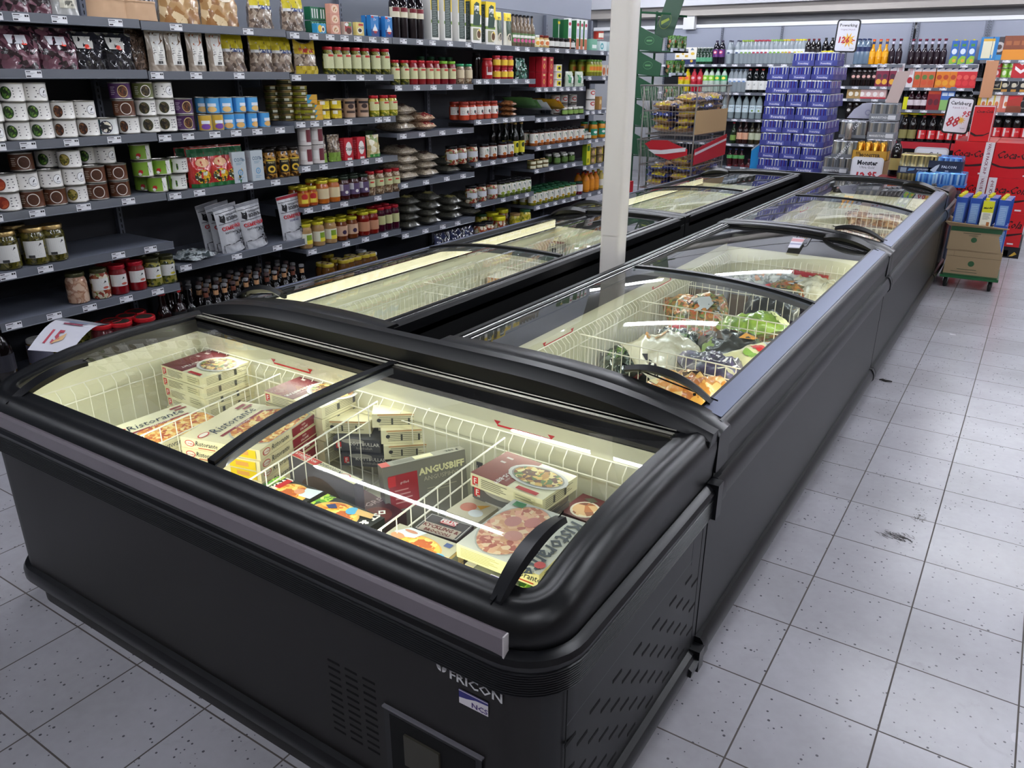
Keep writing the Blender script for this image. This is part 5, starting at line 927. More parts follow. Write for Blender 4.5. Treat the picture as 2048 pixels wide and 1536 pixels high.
bottles(K(WB,'bottle',lambda:bottle(.05,.33,'16121E','3A2A4A','5A2A6E',lz=(.3,.62),pet=1,a0=-PI/2,arts=[('e',0,.165,.03,.025,'C84A6A'),('e',0,.165,.018,.012,'E6DCE6')])),'big black bottle with purple label','dark bottles on the back wall',[1432,1443],ZL[0])
seg=[('4A4A5A','3A4A6A',us(1458,1474,2)),('9AB83A','7AA04A',us(1484,1500,3)),('B83A4A','B03A4E',us(1508,1532,4)),('9AC04A','7AA83A',us(1541,1558,3)),('E0C83A','C8B83A',us(1566,1572,2)),('D8804A','D8804A',us(1580,1580,1)),('E0D03A','C8C23A',us(1590,1604,3))]
nm=['dark','lime','red','green','yellow','orange','bright yellow']
for (c,l,uu),q in zip(seg,nm): bottles(K(WB,'bottle',PETC(c,l)),'clear water bottle with %s cap, top row'%q,'clear water bottles on the back wall',uu,ZL[0],rows=2)
bottles(K('dark_bottle','bottle',lambda:bottle(.045,.33,'120E0E','6A1A22','1E1A1A',lz=(.4,.6),pet=1)),'black bottle with dark red cap','dark bottles on the back wall',us(1614,1634,3),ZL[0]); bottles(K('dark_bottle','bottle',lambda:bottle(.045,.34,'121012','2A2A2A','D8C82A',lz=(.35,.5),pet=1)),'black bottle with yellow label','dark bottles on the back wall',[1648,1661],ZL[0])
SIX=K('boxed_six_pack','box',lambda:carton(.20,.16,.24,'E9E6DC',[('r',0,0,.2,.07,'26305A'),('r',.02,.10,.07,.13,'C8A23A'),('e',.14,.15,.03,.02,'D8B84A'),('p',[(.1,.2),(.16,.2),(.13,.235)],'6A7A8A'),('e',.13,.045,.022,.02,'D8A83A')]))
bottles(SIX,'white and navy boxed six pack','six packs on the back wall',[1366,1383],ZL[0],dy=.10)
bottles(K('green_bottle','bottle',lambda:bottle(.036,.24,'12301E','E0E0DC','5AA07A',lz=(.15,.4),sh=.6,a0=-PI/2)),'small dark green bottle with pale green label','green bottles on the back wall',us(1396,1422,5),ZL[0],rows=2,rd=.08)
SODA=lambda c,cap,l,a:(lambda:bottle(.05,.33,c,cap,l,lz=(.5,.72),pet=1,a0=-PI/2,arts=[('e',0,.2,.03,.02,a)]))
for c,cap,l,a,uu,q in (('C8B81E','D8C83A','E2A02A','E86A4A',[1362,1374],'yellow'),('A81E2E','B02A3A','C8303E','E6B0B6',[1387,1399],'red'),('B8C4B8','4A8A3A','8AC83A','E0F0A0',[1411,1422],'clear with lime label'),('A8BCB0','2A8A4A','3AA85A','F0E060',[1434,1447],'clear with green label')):
    bottles(K('soda_bottle','bottle',SODA(c,cap,l,a)),'large %s soda bottle'%q,'soda bottles on the second row',uu,ZL[1])
bottles(K(WB,'bottle',PETC('7A8A9A','7A9AC8')),'clear water bottle with blue and white label','clear water bottles on the back wall',us(1461,1488,4),ZL[1],rows=2)
bottles(K('mixer_bottle','bottle',lambda:bottle(.05,.33,'0E1416','A83A3A','E0E0DC',lz=(.12,.5),pet=1,a0=-PI/2,arts=[('p',[(-.006,.12),(.012,.13),(.008,.10),(-.008,.1)],'3A3A3A')])),'dark bottle with square white label','dark bottles on the back wall',us(1498,1536,4),ZL[1])
LOKA=lambda c,p:(lambda:bottle(.047,.34,mat('A4B4B8',.08,alpha=.6,coat=.6),c,'CFE0E6',lz=(.28,.58),pet=1,a0=-PI/2,arts=[('t','LOKA',0,.155,.028,'24303A',{'bold':1}),('e',.01,.12,.014,.014,p)]))
for i,(u,p) in enumerate(((1449,'B8B83A'),(1462,'C9D0D4'),(1476,'C9D0D4'),(1490,'C9D0D4'),(1504,'6A8A3A'),(1517,'8AA03A'))):
    bottles(K(WB,'bottle',LOKA('3A5A3A' if i>2 else '4A5A7A',p)),'clear bottle with pale blue label, %s from the trolley'%ORD[i],'pale blue labelled bottles',[u],ZL[2])
bottles(K('juice_bottle','bottle',lambda:bottle(.05,.33,'B8721E','3A3A6A','D87A2E',lz=(.3,.62),pet=1,a0=-PI/2)),'amber orange bottle behind the trolley','orange bottles behind the trolley',[1394,1406,1418,1432],ZL[2])
bottles(K('wine_bottle','bottle',lambda:bottle(.045,.31,'182A14','A82A3A','7A9A4A',lz=(.15,.4),sh=.6,a0=-PI/2)),'dark green bottle with red cap','cordial bottles',[1466],ZL[3]); bottles(K('cordial_bottle','bottle',lambda:bottle(.047,.33,'2A1412','5A2A2A','DDA98A',lz=(.2,.5),sh=.62,a0=-PI/2,neckr=.45)),'dark bottle with peach label','cordial bottles',[1479,1490],ZL[3]); bottles(K('cordial_bottle','bottle',lambda:bottle(.047,.33,'2E2A1A','2A3A2A','BFC4A8',lz=(.2,.5),sh=.62,a0=-PI/2,neckr=.45)),'dark bottle with pale olive label','cordial bottles',[1503,1515],ZL[3])
bottles(K('cider_bottle','bottle',lambda:bottle(.045,.26,'3A1418','2A3A6A','5AA05A',lz=(.45,.65),sh=.62,a0=-PI/2)),'dark red bottle with green label','green labelled bottles low on the back wall',us(1459,1482,3),ZL[4])
bottles(K('cider_bottle','bottle',lambda:bottle(.045,.24,'4A121A','5A2A3A','6A1A24',lz=(.3,.6),sh=.62,a0=-PI/2)),'dark wine red bottle','green labelled bottles low on the back wall',us(1458,1496,4),.13,dy=.06)
# middle unit
bottles(K('blue_water_pack_bottle','bottle',lambda:bottle(.045,.33,mat('6A7E92',.1,coat=.6),'22305A','22305A',lz=(.5,.68),pet=1)),'blue grey water bottle in shrink film','water bottles beside the price sign',[1714,1723,1733],ZM[0],rows=2)
bottles(K('orange_syrup_bottle','bottle',lambda:bottle(.042,.32,'E09A12','D8502E','F0B02A',lz=(.3,.5),sh=.5,neckr=.42,neckcol='26305A')),'bright orange squash bottle','orange squash bottles',[1744,1757,1770],ZM[0])
FUN=K('dark_squash_bottle','bottle',lambda:bottle(.042,.32,'1E0E18','7A1E3A','241420',lz=(.3,.5),sh=.5,neckr=.42,neckcol='C9C4D8'))
bottles(FUN,'dark purple squash bottle with maroon cap','dark squash bottles',[1783,1797],ZM[0]); bottles(FUN,'dark purple squash bottle with maroon cap in the right bay','dark squash bottles',us(1822,1886,6),ZN[0])
bottles(K('drink_carton','carton',lambda:carton(.085,.07,.29,'2A62B0',[('e',.042,.16,.03,.035,'DDE6F0'),('p',[(.0,.0),(.085,.02),(.085,.10),(.04,.11),(0,.06)],'8AB83A'),('e',.055,.05,.02,.02,'E0A83A'),('r',.02,.22,.065,.25,'4A8A3A')],cols={'t':'8AA0C8'})+[('x')][:0] if False else [('carton_body',carton(.085,.07,.29,'2A62B0',[('e',.042,.16,.03,.035,'DDE6F0'),('p',[(.0,.0),(.085,.02),(.085,.10),(.04,.11),(0,.06)],'8AB83A'),('e',.055,.05,.02,.02,'E0A83A'),('r',.02,.22,.065,.25,'4A8A3A')]),0),('cap',(lambda q:(q.lathe([(.014,.29),(.014,.305)],mat('E0CE2E',.4),n=10),q)[1])(MB()))]),'blue fruit drink carton with yellow cap','blue cartons on the back wall',[1907,1924,1942],ZN[0])
COLA=lambda l,a,cap='8A1A22':(lambda:bottle(.045,.30,'140C0C',cap,l,lz=(.28,.55),pet=1,a0=-PI/2,arts=[('e',0,.125,.024,.02,a)]))
bottles(K('cola_bottle','bottle',COLA('1A1012','D8A8A0')),'cola bottle with pinkish round label','cola bottles of the middle bay',us(1707,1748,5),ZM[1])
def jc(c1,c2,c3): return lambda:carton(.085,.075,.29,c1,[('r',0,.20,.085,.29,'DDD9DC'),('p',[(.01,.22),(.075,.25),(.075,.27),(.01,.24)],'22305A'),('e',.042,.06,.034,.035,c2),('e',.042,.13,.03,.03,c3)],left=[('r',0,.2,.075,.29,'C9C9D0')])
bottles(K('juice_carton','carton',jc('7A1E3A','E0A83A','4A2A3A')),'juice carton with passion fruit picture','juice cartons on the second row',[1758,1771,1785],ZM[1])
bottles(K('juice_carton','carton',lambda:carton(.085,.075,.29,'DAD6D8',[('e',.042,.09,.034,.04,'A8202E'),('r',.02,.16,.065,.26,'C9A8AC'),('r',.01,.02,.075,.03,'3A3A6A')])),'white carton with dark red cherries','juice cartons on the second row',[1799],ZM[1]); bottles(K('juice_carton','carton',lambda:carton(.085,.075,.29,'DAD6D8',[('e',.042,.09,.034,.04,'A8202E'),('r',.02,.16,.065,.26,'C9A8AC')])),'white carton with dark red cherries in the right bay','juice cartons on the second row',[1821],ZN[1])
for c,q,uu in ((('C8603A','C8502E','5A7A3A'),'papaya',[1835,1849,1863]),(('D87A1E','E09A2A','B0401E'),'orange',[1878,1892,1906]),(('C8262E','D8343A','E05A50'),'red tomato',[1919,1932,1945])): bottles(K('juice_carton','carton',jc(*c)),'juice carton with %s picture'%q,'juice cartons on the second row',uu,ZN[1])
bottles(K('gold_pack','box',lambda:carton(.11,.08,.13,'A88A5A',[('e',.055,.06,.03,.03,'E6E0D0')])),'small gold and white pack','small packs on the middle row',[1704,1715],ZM[2]); bottles(K('pink_pack','box',lambda:carton(.11,.08,.13,'D8B4B0',[('e',.055,.06,.03,.03,'F0E8E4'),('r',0,0,.11,.02,'B82A3A')])),'small pink and white pack','small packs on the middle row',us(1726,1766,4),ZM[2])
bottles(K('cola_bottle','bottle',COLA('120C0E','C9C4C0','5A1218')),'black bottle with white label behind grey packs','cola bottles of the middle bay',us(1698,1736,4),ZM[3])
bottles(K('yellow_pack','box',lambda:carton(.07,.06,.16,'D8D81E',[])),'small bright yellow pack','dark squash and cartons, third row',[1813],ZN[2]); bottles(K('cordial_bottle','bottle',lambda:bottle(.045,.30,'2A0E18','3A2A2A','D8CCD0',lz=(.18,.42),sh=.55,a0=-PI/2,neckr=.5)),'dark red bottle with white label','dark squash and cartons, third row',[1821,1835,1848],ZN[2])
bottles(K('juice_carton','carton',lambda:carton(.085,.075,.29,'8A1A24',[('r',.005,.2,.08,.25,'D8502E'),('e',.042,.1,.03,.04,'5A1A2A')])),'dark red juice carton','dark squash and cartons, third row',[1861,1873],ZN[2]); bottles(K('juice_carton','carton',lambda:carton(.085,.075,.29,'3A6AB8',[('r',0,0,.085,.13,'8AB86A'),('r',.01,.18,.075,.22,'C9D8E6')])),'blue and green juice carton','dark squash and cartons, third row',[1887,1900],ZN[2]); bottles(K('wine_bottle','bottle',lambda:bottle(.045,.34,'14181C','1A1A20','2A2E34',lz=(.2,.5),sh=.6)),'tall dark bottle above the price sign','dark squash and cartons, third row',[1912,1926,1940],ZN[2])
COKE2=K('cola_bottle','bottle',lambda:bottle(.055,.34,'100A0A','6A1A1E','C8282E',lz=(.12,.46),pet=1,a0=-PI/2,arts=[('r',-.03,.05,-.005,.15,'DCC8C6'),('t','Cola',.01,.10,.03,'F0E8E6',{'shear':.3})])); BRN=K('root_beer_bottle','bottle',lambda:bottle(.055,.34,'120C0A','6A5A1E','8A8450',lz=(.12,.46),pet=1,a0=-PI/2))
bottles(BRN,'large dark bottle with khaki label','large bottles on the red edged shelf',[1806,1823],ZN[3]); bottles(COKE2,'large cola bottle with red label','large bottles on the red edged shelf',us(1843,1937,6),ZN[3])
SN=[('D8C82E','yellow'),('D8902E','orange'),('7AB83A','lime'),('C8402E','red'),('D86A2E','orange red')]
for i,u in enumerate((1808,1832,1845,1858,1872,1884)):
    c,q=SN[(0,0,2,3,4,4)[i]]; bottles(K('snack_bag','bag',lambda c=c,i=i:sack(.16,.12,.04,c,60+i,[('r',-.04,-.03,.04,.03,'E6E4DC')])),'%s topped bag lying over the cola bottles, %s'%(q,ORD[i]),'bags above the cola bottles',[u],ZN[3]+.345,dy=.08)
# right unit
bottles(K('multi_pack_box','box',lambda:carton(.20,.12,.27,'2A7AB8',[('r',.03,.02,.16,.25,'E0DCC0'),('r',.03,.22,.16,.25,'D8A83A')])),'blue box with white cow print panel','boxes at the right edge, top row',[1977],ZO[0]); bottles(K('multi_pack_box','box',lambda:carton(.17,.12,.27,'3A3438',[('e',.085,.15,.06,.06,'B8B0AC'),('e',.085,.15,.03,.03,'4A3A38'),('r',.0,.0,.17,.06,'3A8AC0')])),'dark box with round emblem over blue band','boxes at the right edge, top row',[1997],ZO[0]); bottles(K('brown_carton_box','box',lambda:carton(.15,.12,.28,'7A3E24',[('r',0,0,.15,.12,'D88A2A'),('r',.02,.17,.13,.22,'9A5A34')])),'brown and orange carton box','boxes at the right edge, top row',[2018,2034,2050],ZO[0])
CANP=lambda c,l:(lambda:can(.04,.115,c,[('e',0,.06,.022,.03,l)],a0=-PI/2))
for c,l,uu,q in (('B83A3E','E6D0D0',[1983,1996],'red'),('8ABE4A','E0ECC8',[2010,2024],'light green')): bottles(K('drink_can','can',CANP(c,l)),'small %s drink can'%q,'drink cans at the right edge',uu,ZO[1],layers=2,lh=.116)
bottles(K('red_case','box',lambda:carton(.2,.15,.3,'B8202A',[('p',[(.03,.1),(.1,.05),(.17,.1),(.17,.14),(.1,.09),(.03,.14)],'F0E6E6'),('p',[(.03,.2),(.1,.15),(.17,.2),(.17,.24),(.1,.19),(.03,.24)],'F0E6E6')])),'tall red case with white zigzag print','drink cans at the right edge',[2044],ZO[1],dy=.08)
bottles(K('gold_ring_pack','box',lambda:carton(.15,.12,.17,'16161A',[('r',.02,.03,.13,.15,'D8C07A'),('r',.03,.04,.12,.14,'16161A'),('p',[(.04,.08),(.11,.1),(.09,.06)],'8A8478')])),'black pack with gold ring emblem','black and gold packs',[1976,1994],ZO[2],dy=.07); bottles(K('black_round_pack','box',lambda:carton(.15,.12,.17,'16161A',[('e',.075,.10,.05,.05,'A8A49C'),('e',.075,.10,.043,.043,'16161A'),('e',.075,.08,.03,.025,'C8C0A8'),('r',.04,.0,.11,.03,'B8843A')])),'black pack with round white emblem','black and gold packs',[2012,2030,2048],ZO[2],dy=.07)
for c,u,q in (('D8B02A',1966,'golden yellow'),('DCC25A',1979,'yellow'),('D07A62',1992,'salmon'),('C86A5A',2010,'pink red')): bottles(K('tall_can_box','carton',lambda c=c:carton(.12,.09,.27,c,[('r',.04,.05,.1,.2,'E8E2DA'),('e',.07,.1,.02,.03,'D07A4A')])),'%s carton with white panel'%q,'tall cartons at the right edge',[u],ZO[3])
bottles(K('red_case','box',lambda:carton(.17,.12,.24,'A83228',[('p',[(.02,.15),(.15,.2),(.15,.23),(.02,.19)],'C8202A'),('r',.0,.0,.17,.08,'7A3A24')])),'dark red box with bright stripe','tall cartons at the right edge',[2029],ZO[3],dy=.07); bottles(K('black_round_pack','box',lambda:carton(.15,.12,.19,'16161A',[('e',.075,.10,.05,.05,'A8A49C'),('e',.075,.10,.043,.043,'16161A')])),'black pack beside the dark red box','tall cartons at the right edge',[2048],ZO[3],dy=.07)
bottles(COKE2,'large cola bottle at the right edge','large cola bottles at the right edge',us(1992,2050,4),ZO[4])
b=MB(); z0=zat(195,1960); z1=zat(125,1965); xx=xat(1958,z0,YF-.05); b.box((xx,YF-.06,z0),(xx+.14,YF-.03,z1+.02),mat('C08A66',.6)); o=build('divider_board',b,None,smooth=0); tag(o,'upright light wooden board between two drink shelving units','board')
# wall above: white strip, recess, pale bands
ZW=2.26
b=MB(); b.box((-6.4,YB-.02,ZW),(4.9,YB+.04,ZW+.05),mat('E9EAEC',.5)); struct('trim_2',b)
b=MB(); b.box((-6.4,YB+.02,ZW+.26),(4.9,11.09,ZW+.30),mat('8A8580',.6)); b.box((-6.4,YB-.15,ZW+.17),(4.9,11.09,ZW+.30),mat('A9A39D',.6)); struct('trim_3',b)
b=MB(); b.box((-6.4,YB-.3,ZW+.302),(4.9,11.09,ZW+.46),mat('BDBEC4',.5)); b.box((-6.4,YB-.29,ZW+.46),(4.9,11.09,ZW+.475),mat('17171B',.7)); b.box((-6.4,YB-.3,ZW+.475),(4.9,11.09,ZC),mat('BDBEC4',.5)); struct('trim_4',b)
xq=xat(1378,2.3,YB-.1); b=MB(); b.box((xq-.09,YB-.12,ZW-.02),(xq+.09,YB-.02,ZW+.2),mat('DCDCDC',.5)); o=build('junction_box',b,None,smooth=0); tag(o,'small white box fixed to the wall above the drinks shelving','electrical box')
# ================= floor displays beyond the island =================
def scallop(w,d,nx,ny,r=.1):
    "outline of shrink film hugging nx by ny round cans"
    P=[]; cw,cd=w/nx,d/ny; K_=5
    def side(n,f):
        for i in range(n):
            for j in range(K_): P.append(f((i+j/K_)/n, math.sin(PI*(j/K_))))
    e=.12
    side(nx,lambda t,s:(-w/2+w*t,-d/2+cd*e*(1-s))); side(ny,lambda t,s:(w/2-cw*e*(1-s),-d/2+d*t)); side(nx,lambda t,s:(w/2-w*t,d/2-cd*e*(1-s))); side(ny,lambda t,s:(-w/2+cw*e*(1-s),d/2-d*t)); return P
def shrink_pack(w,d,h,nx,ny,tray,th,cols,arts=(),side=(),rim='C9CCD4',film=.7):
    P=scallop(w*.97,d*.97,nx,ny); b=MB(); n=len(P); K_=5
    ms=[mat(c,.22,.35,coat=film) for c in cols]; rm=mat(rim,.25,.7)
    seq=[ms[(j*7+(j//K_)*3)%len(ms)] for j in range(n)]
    z=[(th*.5,1),(h-.012,1),(h-.006,.99),(h-.002,.97),(h,.965),(h-.004,.93)]
    rings=[[Vector((x*k,y*k,zz)) for x,y in P] for zz,k in z]
    i=0
    for a in range(len(z)-1): b.loft(rings[a:a+2],ms[0],caps=False,mats=(seq if a==0 else [rm]*n))
    b.face(rings[-1],ms[0])
    t=MB(); t.box((-w/2,-d/2,0),(w/2,d/2,th),mat(tray,.45)); t.art(flat((-w/2,-d/2,0),(1,0,0),(0,0,1)),arts); t.art(flat((w/2,-d/2,0),(0,1,0),(0,0,1)),side)
    return [('wrapped_cans',b,40),('tray',t,0)]
PKc=['3A46A8','2A3490','C4C8D2','3640A0','5662BC','4A2A6A']
def pkart(w): return [('r',w*.22,.008,w*.78,.048,'5A62A8'),('t','Powerking',w/2,.016,.032*w/.235*.8,'E2E2EE',{'bold':1})]
PK3=K('can_pack','can pack',lambda:shrink_pack(.228,.33,.134,4,6,'3A4088',.055,PKc,pkart(.228),[('r',.1,.01,.23,.045,'5A5A90')])); PK2=K('can_pack','can pack',lambda:shrink_pack(.345,.225,.134,6,4,'3A4088',.055,PKc,pkart(.345),[('r',.06,.01,.17,.045,'5A5A90')]))
def pallet(x,y,w,d,label,col='8A6A4A'):
    e=empty('pallet',(x,y,0),0,label,'pallet'); b=MB()
    for i in range(5): b.box((i*w/4.6,0,.10),(i*w/4.6+w*.13,d,.118),mat(col,.7))
    b.box((0,0,.085),(w,.1,.1),mat(col,.7)); b.box((0,d-.1,.085),(w,d,.1),mat(col,.7)); build('deck_boards',b,e,smooth=0)
    for xx in (0,w/2-.05,w-.1):
        b=MB(); b.box((xx,0,0),(xx+.1,d,.085),mat(col,.7)); build('block',b,e,smooth=0)
    return e
YP=7.2; pallet(-2.36,YP,.72,.70,'wooden pallet under the tall stack of blue energy drink cans')
zt=1.666; pit=.138; lev=0; tiers=int((zt-.12)/pit); zb=zt-tiers*pit
for t in range(tiers+1):
    z=zb+t*pit-(.0); vis=z>.45
    if t==tiers:
        lay=[(PK3,-1.985,.165,'left'),(PK3,-1.75,.165,'right')]
    elif t%2==0: lay=[(PK3,-2.24,.165,'left'),(PK3,-2.005,.165,'middle'),(PK3,-1.77,.165,'right')]
    else: lay=[(PK2,-2.18,.113,'left'),(PK2,-1.83,.113,'right')]
    for k,x,dy,q in lay: put(k,(x,YP+dy,z),0,'wrapped blue energy drink tray, %s in tier %s of the stack'%(q,ORD[t]),'blue energy drink trays')
    for k,x,dy,q in (([(PK2,-1.83,.345,'')] if t%2 else [(PK3,-1.77,.50,'')]) if vis and t<tiers else []):
        put(k,(x,YP+dy,z),0,'wrapped blue energy drink tray, second row back in tier %s'%ORD[t],'blue energy drink trays')
def sign(px,Y,w,h,lines,pole_to,label,tilt=0,frame='101014'):
    c=at(px[0],px[1],1,Y); e=empty('price_sign',(c.x,Y,c.z),0,label,'sign'); e.rotation_euler=(0,tilt,0); b=MB(); m=mat('E4E4EC',.45); r=.02
    def rr(w,h,r,y): 
        P=[]
        for cx,cz,a0 in ((w/2-r,h/2-r,0),(-w/2+r,h/2-r,PI/2),(-w/2+r,-h/2+r,PI),(w/2-r,-h/2+r,1.5*PI)):
            for j in range(5): a=a0+PI/2*j/4; P.append(Vector((cx+r*math.cos(a),y,cz+r*math.sin(a))))
        return P
    b.loft([rr(w+.03,h+.03,r+.012,.008),rr(w+.03,h+.03,r+.012,-.004)],mat(frame,.4)); build('frame',b,e,smooth=0)
    b=MB(); b.loft([rr(w,h,r,-.002),rr(w,h,r,-.006)],m); b.art(flat((0,-.0065,0),(1,0,0),(0,0,1)),lines); build('sign_face',b,e,smooth=0)
    if pole_to is not None:
        b=MB(); b.tube([(0,.002,-h/2),(0,.002,pole_to-c.z)],.006,mat(frame,.4),8); b.box((-.05,-.04,pole_to-c.z),(.05,.04,pole_to-c.z+.006),mat(frame,.4)); build('pole',b,e)
    return e
star=lambda cx,cy,r,c:('p',[(cx+(r if j%2==0 else r*.45)*math.cos(2*PI*j/20),cy+(r if j%2==0 else r*.45)*math.sin(2*PI*j/20)) for j in range(20)],c)
RD='B8303C'
sign((1694,72),7.35,.205,.29,[('t','Powerking',0,.09,.040,'2A2A36',{'bold':1}),('t','Original 24-pack',0,.055,.022,'8A6A90'),star(.02,-.04,.075,'E8B84A'),('t','126',-.028,-.065,.08,RD,{'bold':2,'shear':.1}),('t',':-',.07,-.055,.06,RD,{'bold':2}),('t','+pant',.065,-.125,.02,'3A3A4A')],1.80,'white price sign with black frame above the blue energy drink stack, reading 126',tilt=.03)
GRc=['6A6E74','7E8288','A8A29A','5C6066','8C8880']
def gpack(arts): return lambda:shrink_pack(.26,.20,.165,4,3,'7A7E86',.065,GRc,arts,(),rim='8A8E94')
MAR=K('can_pack','can pack',gpack([('t','MARIESTADS',.10,.02,.028,'D8DADE',{'bold':1}),('r',.175,.012,.245,.052,'D0D2D8')])); MARd=K('can_pack','can pack',lambda:shrink_pack(.26,.20,.165,4,3,'6A6E76',.03,GRc,[]))
YG=6.85
for i,(u,v,k,d) in enumerate(((1768,224,MAR,'grey beer tray topmost of the grey pile'),(1763,261,MAR,'grey beer tray with barcode label under the topmost one'),(1706,259,MARd,'grey wrapped beer pack left of the barcode tray'),(1690,298,MARd,'grey wrapped beer pack left of the gold cans'),(1671,331,MAR,'grey beer tray lowest at the left of the pile'))):
    c=at(u,v,1,YG); z=c.z-.0825; o=put(k,(c.x,YG+.1,z),0,d,'grey beer packs')
    if k is MARd:
        b=MB(); b.art(flat((-.13,-.1035,0),(1,0,0),(0,0,1)),[('t','MARIESTADS',.13,.06,.04,'C9CCD2',{'rot':.9,'bold':1})]); build('side_print',b,o,smooth=0)
    zz=z-.167; n=0
    if i in (3,4,1):
        while zz>.10 and n<6:
            put(MARd,(c.x,YG+.1,zz),0,'grey wrapped beer pack low in the %s column, %s below'%({3:'middle',4:'left',1:'right'}[i],ORD[n]),'grey beer packs'); zz-=.167; n+=1
c=at(1698,262,1,YG-.03); b=MB(); b.lathe([(.026,0),(.033,.008),(.033,.148),(.026,.160),(.024,.166)],mat('B8B4AE',.25,.7),n=18,mats=[STEEL]+[mat('B8B4AE',.25,.7)]*2+[STEEL]*2)
b.art(cyl((0,0,0),.033,-PI/2),[('t','MARIESTADS',0.012,.02,.022,'3A3A3A',{'rot':PI/2,'al':'l','bold':1})],curved=1)
o=twin(b,'beer_can'); o.location=(c.x,YG-.04,c.z-.083); tag(o,'single tall silver beer can standing before the grey packs','can')
GOLDC=K('beverage_can','can',lambda:[('can_body',(lambda q:(q.lathe([(.025,0),(.033,.008),(.033,.148),(.026,.160),(.024,.166)],mat('C8963A',.2,.9),n=18),q)[1])(MB()))])
tz=at(1734,320,1,6.72).z; tx0=at(1704,310,1,6.72).x; e=empty('can_tray',(tx0,6.72,tz),0,'ochre cardboard tray marked in black, holding gold cans','tray'); b=MB(); TRY=mat('B88A2E',.6)
b.box((0,0,0),(.33,.22,.004),TRY); b.box((0,0,0),(.33,.004,.09),TRY); b.box((0,.216,0),(.33,.22,.09),TRY); b.box((0,0,0),(.004,.22,.09),TRY); b.box((.326,0,0),(.33,.22,.09),TRY); b.art(flat((0,0,0),(1,0,0),(0,0,1)),[('t','MONSTER',.17,.03,.042,'4A3414',{'bold':2}),('p',[(.035,.075),(.045,.075),(.042,.02)],'4A3414'),('p',[(.05,.075),(.06,.075),(.057,.02)],'4A3414'),('p',[(.065,.075),(.075,.075),(.072,.02)],'4A3414')]); build('tray_wall',b,e,smooth=0)
for r in range(2):
    for i in range(4): put(GOLDC,(tx0+.055+.072*i,6.775+.1*r,tz+.006),0,label_of('gold energy drink can standing in the ochre tray',i,4,'row behind' if r else ''),'gold energy drink cans')
e=empty('cardboard_box',(tx0+.02,6.73,0),0,'tall brown cardboard display under the ochre can tray','box'); b=MB(); b.box((0,0,0),(.34,.30,tz-.002),mat('9A7A5A',.7)); b.box((.341,.02,tz-.3),(.343,.28,tz-.05),mat('6A6A6E',.3)); build('box_body',b,e,smooth=0)
c=at(1732,339,1,6.66)
sign((1732,345),6.715,.27,.27,[('t','Monster',.0,.075,.062,'2A2A36',{'bold':2,'sx':.9}),('t','Ultra Gold',0,.04,.032,'5A5A6A'),('t','12',-.06,-.07,.10,RD,{'bold':2,'shear':.1}),('t','95',.055,-.05,.085,RD,{'bold':2,'shear':.1})],None,'white price card naming a gold energy drink, leaning on brown display',frame='DADADF')
a=at(1783,205,1,6.95); b=MB(); b.loft([[Vector((-.06,0,0)),Vector((.06,0,0)),Vector((.06,.01,0)),Vector((-.06,.01,0))],[Vector((.0,.0,.29)),Vector((.125,.0,.30)),Vector((.125,.01,.30)),Vector((.0,.01,.29))]],mat('BDA9A4',.6)); o=twin(b,'card_board',0); o.location=(a.x,6.955,at(1768,224,1,YG).z+.084); tag(o,'pale pinkish cardboard strip leaning behind the topmost grey beer tray','cardboard')
b=MB(); P=[(-.16,-.0),(.12,.0),(.12,.12),(.06,.16),(-.02,.15),(-.10,.09)]; b.loft([[Vector((x,0,z)) for x,z in P],[Vector((x,.006,z)) for x,z in P]],mat('A9A9BC',.5)); b.art(flat((0,0,0),(1,0,0),(0,0,1)),[('e',.04,.06,.03,.03,'8A8AA4'),('e',.04,.06,.018,.018,'A9A9BC')]); o=twin(b,'card_topper',0); c=at(1722,238,1,6.98); o.location=(c.x,7.08,c.z); tag(o,'pale lilac curved cardboard topper left of the topmost grey tray','cardboard')
# blue standee
c0=at(1498,345,1,7.3); b=MB(); P=[(0,0),(.22,0),(.22,.62)]+[(.22-.22*t,.62-.07*t*t-.015*t) for t in (.25,.5,.75,1)]; b.loft([[Vector((x,0,z)) for x,z in P],[Vector((x,.02,z)) for x,z in P]],mat('1E86C8',.45)); 
P2=[P[2]]+P[3:]; b.loft([[Vector((x,-.004,z)),Vector((x,.024,z)),Vector((x,.024,z+.014)),Vector((x,-.004,z+.014))] for x,z in P2],mat('9AA6AE',.5)); o=twin(b,'display_standee',0); o.location=(c0.x,7.3,.0); o.scale=(1,1,1); tag(o,'bright blue arched display board left of the blue drink stack','display board')
b2=at(1505,285,1,7.3); o.scale=(1,1,b2.z/.60)
# striped beer and falcon packs beyond the island
NG=K('can_pack','can pack',lambda:shrink_pack(.32,.2,.165,4,3,'1A2444',.06,['6A6040','8A7A50','4A4430','9A8A5C'],[('t','GOLD',.2,.010,.026,'D8DCE4',{'bold':1}),('t','NORRLANDS',.2,.035,.016,'D8DCE4',{'bold':1}),('r',.02,.01,.07,.05,'8A94A8'),('p',[(.08,.02),(.13,.03),(.14,.045),(.09,.045)],'5A8AC0')],rim='C8B880'))
FL=K('can_pack','can pack',lambda:shrink_pack(.27,.2,.17,4,3,'16203A',.135,['3A6AB8','5A8AD0','8AB0E4','2A4A8A'],[('t','FALCON',.165,.075,.030,'D8DCE4',{'bold':1}),('p',[(.02,.05),(.06,.09),(.09,.105),(.085,.08),(.07,.05),(.12,.0),(.06,.035)],'B8BCC4'),('l',.14,.045,.18,.06,1,'B8BCC4')],rim='5A8AD0'))
LBp=K('can_pack','can pack',lambda:shrink_pack(.26,.2,.12,3,3,'2A6AB8',.02,['3A7AC8','6AA0DC','2A5AA8','9AC0E8'],[],rim='6AA0DC'))
YN=5.95
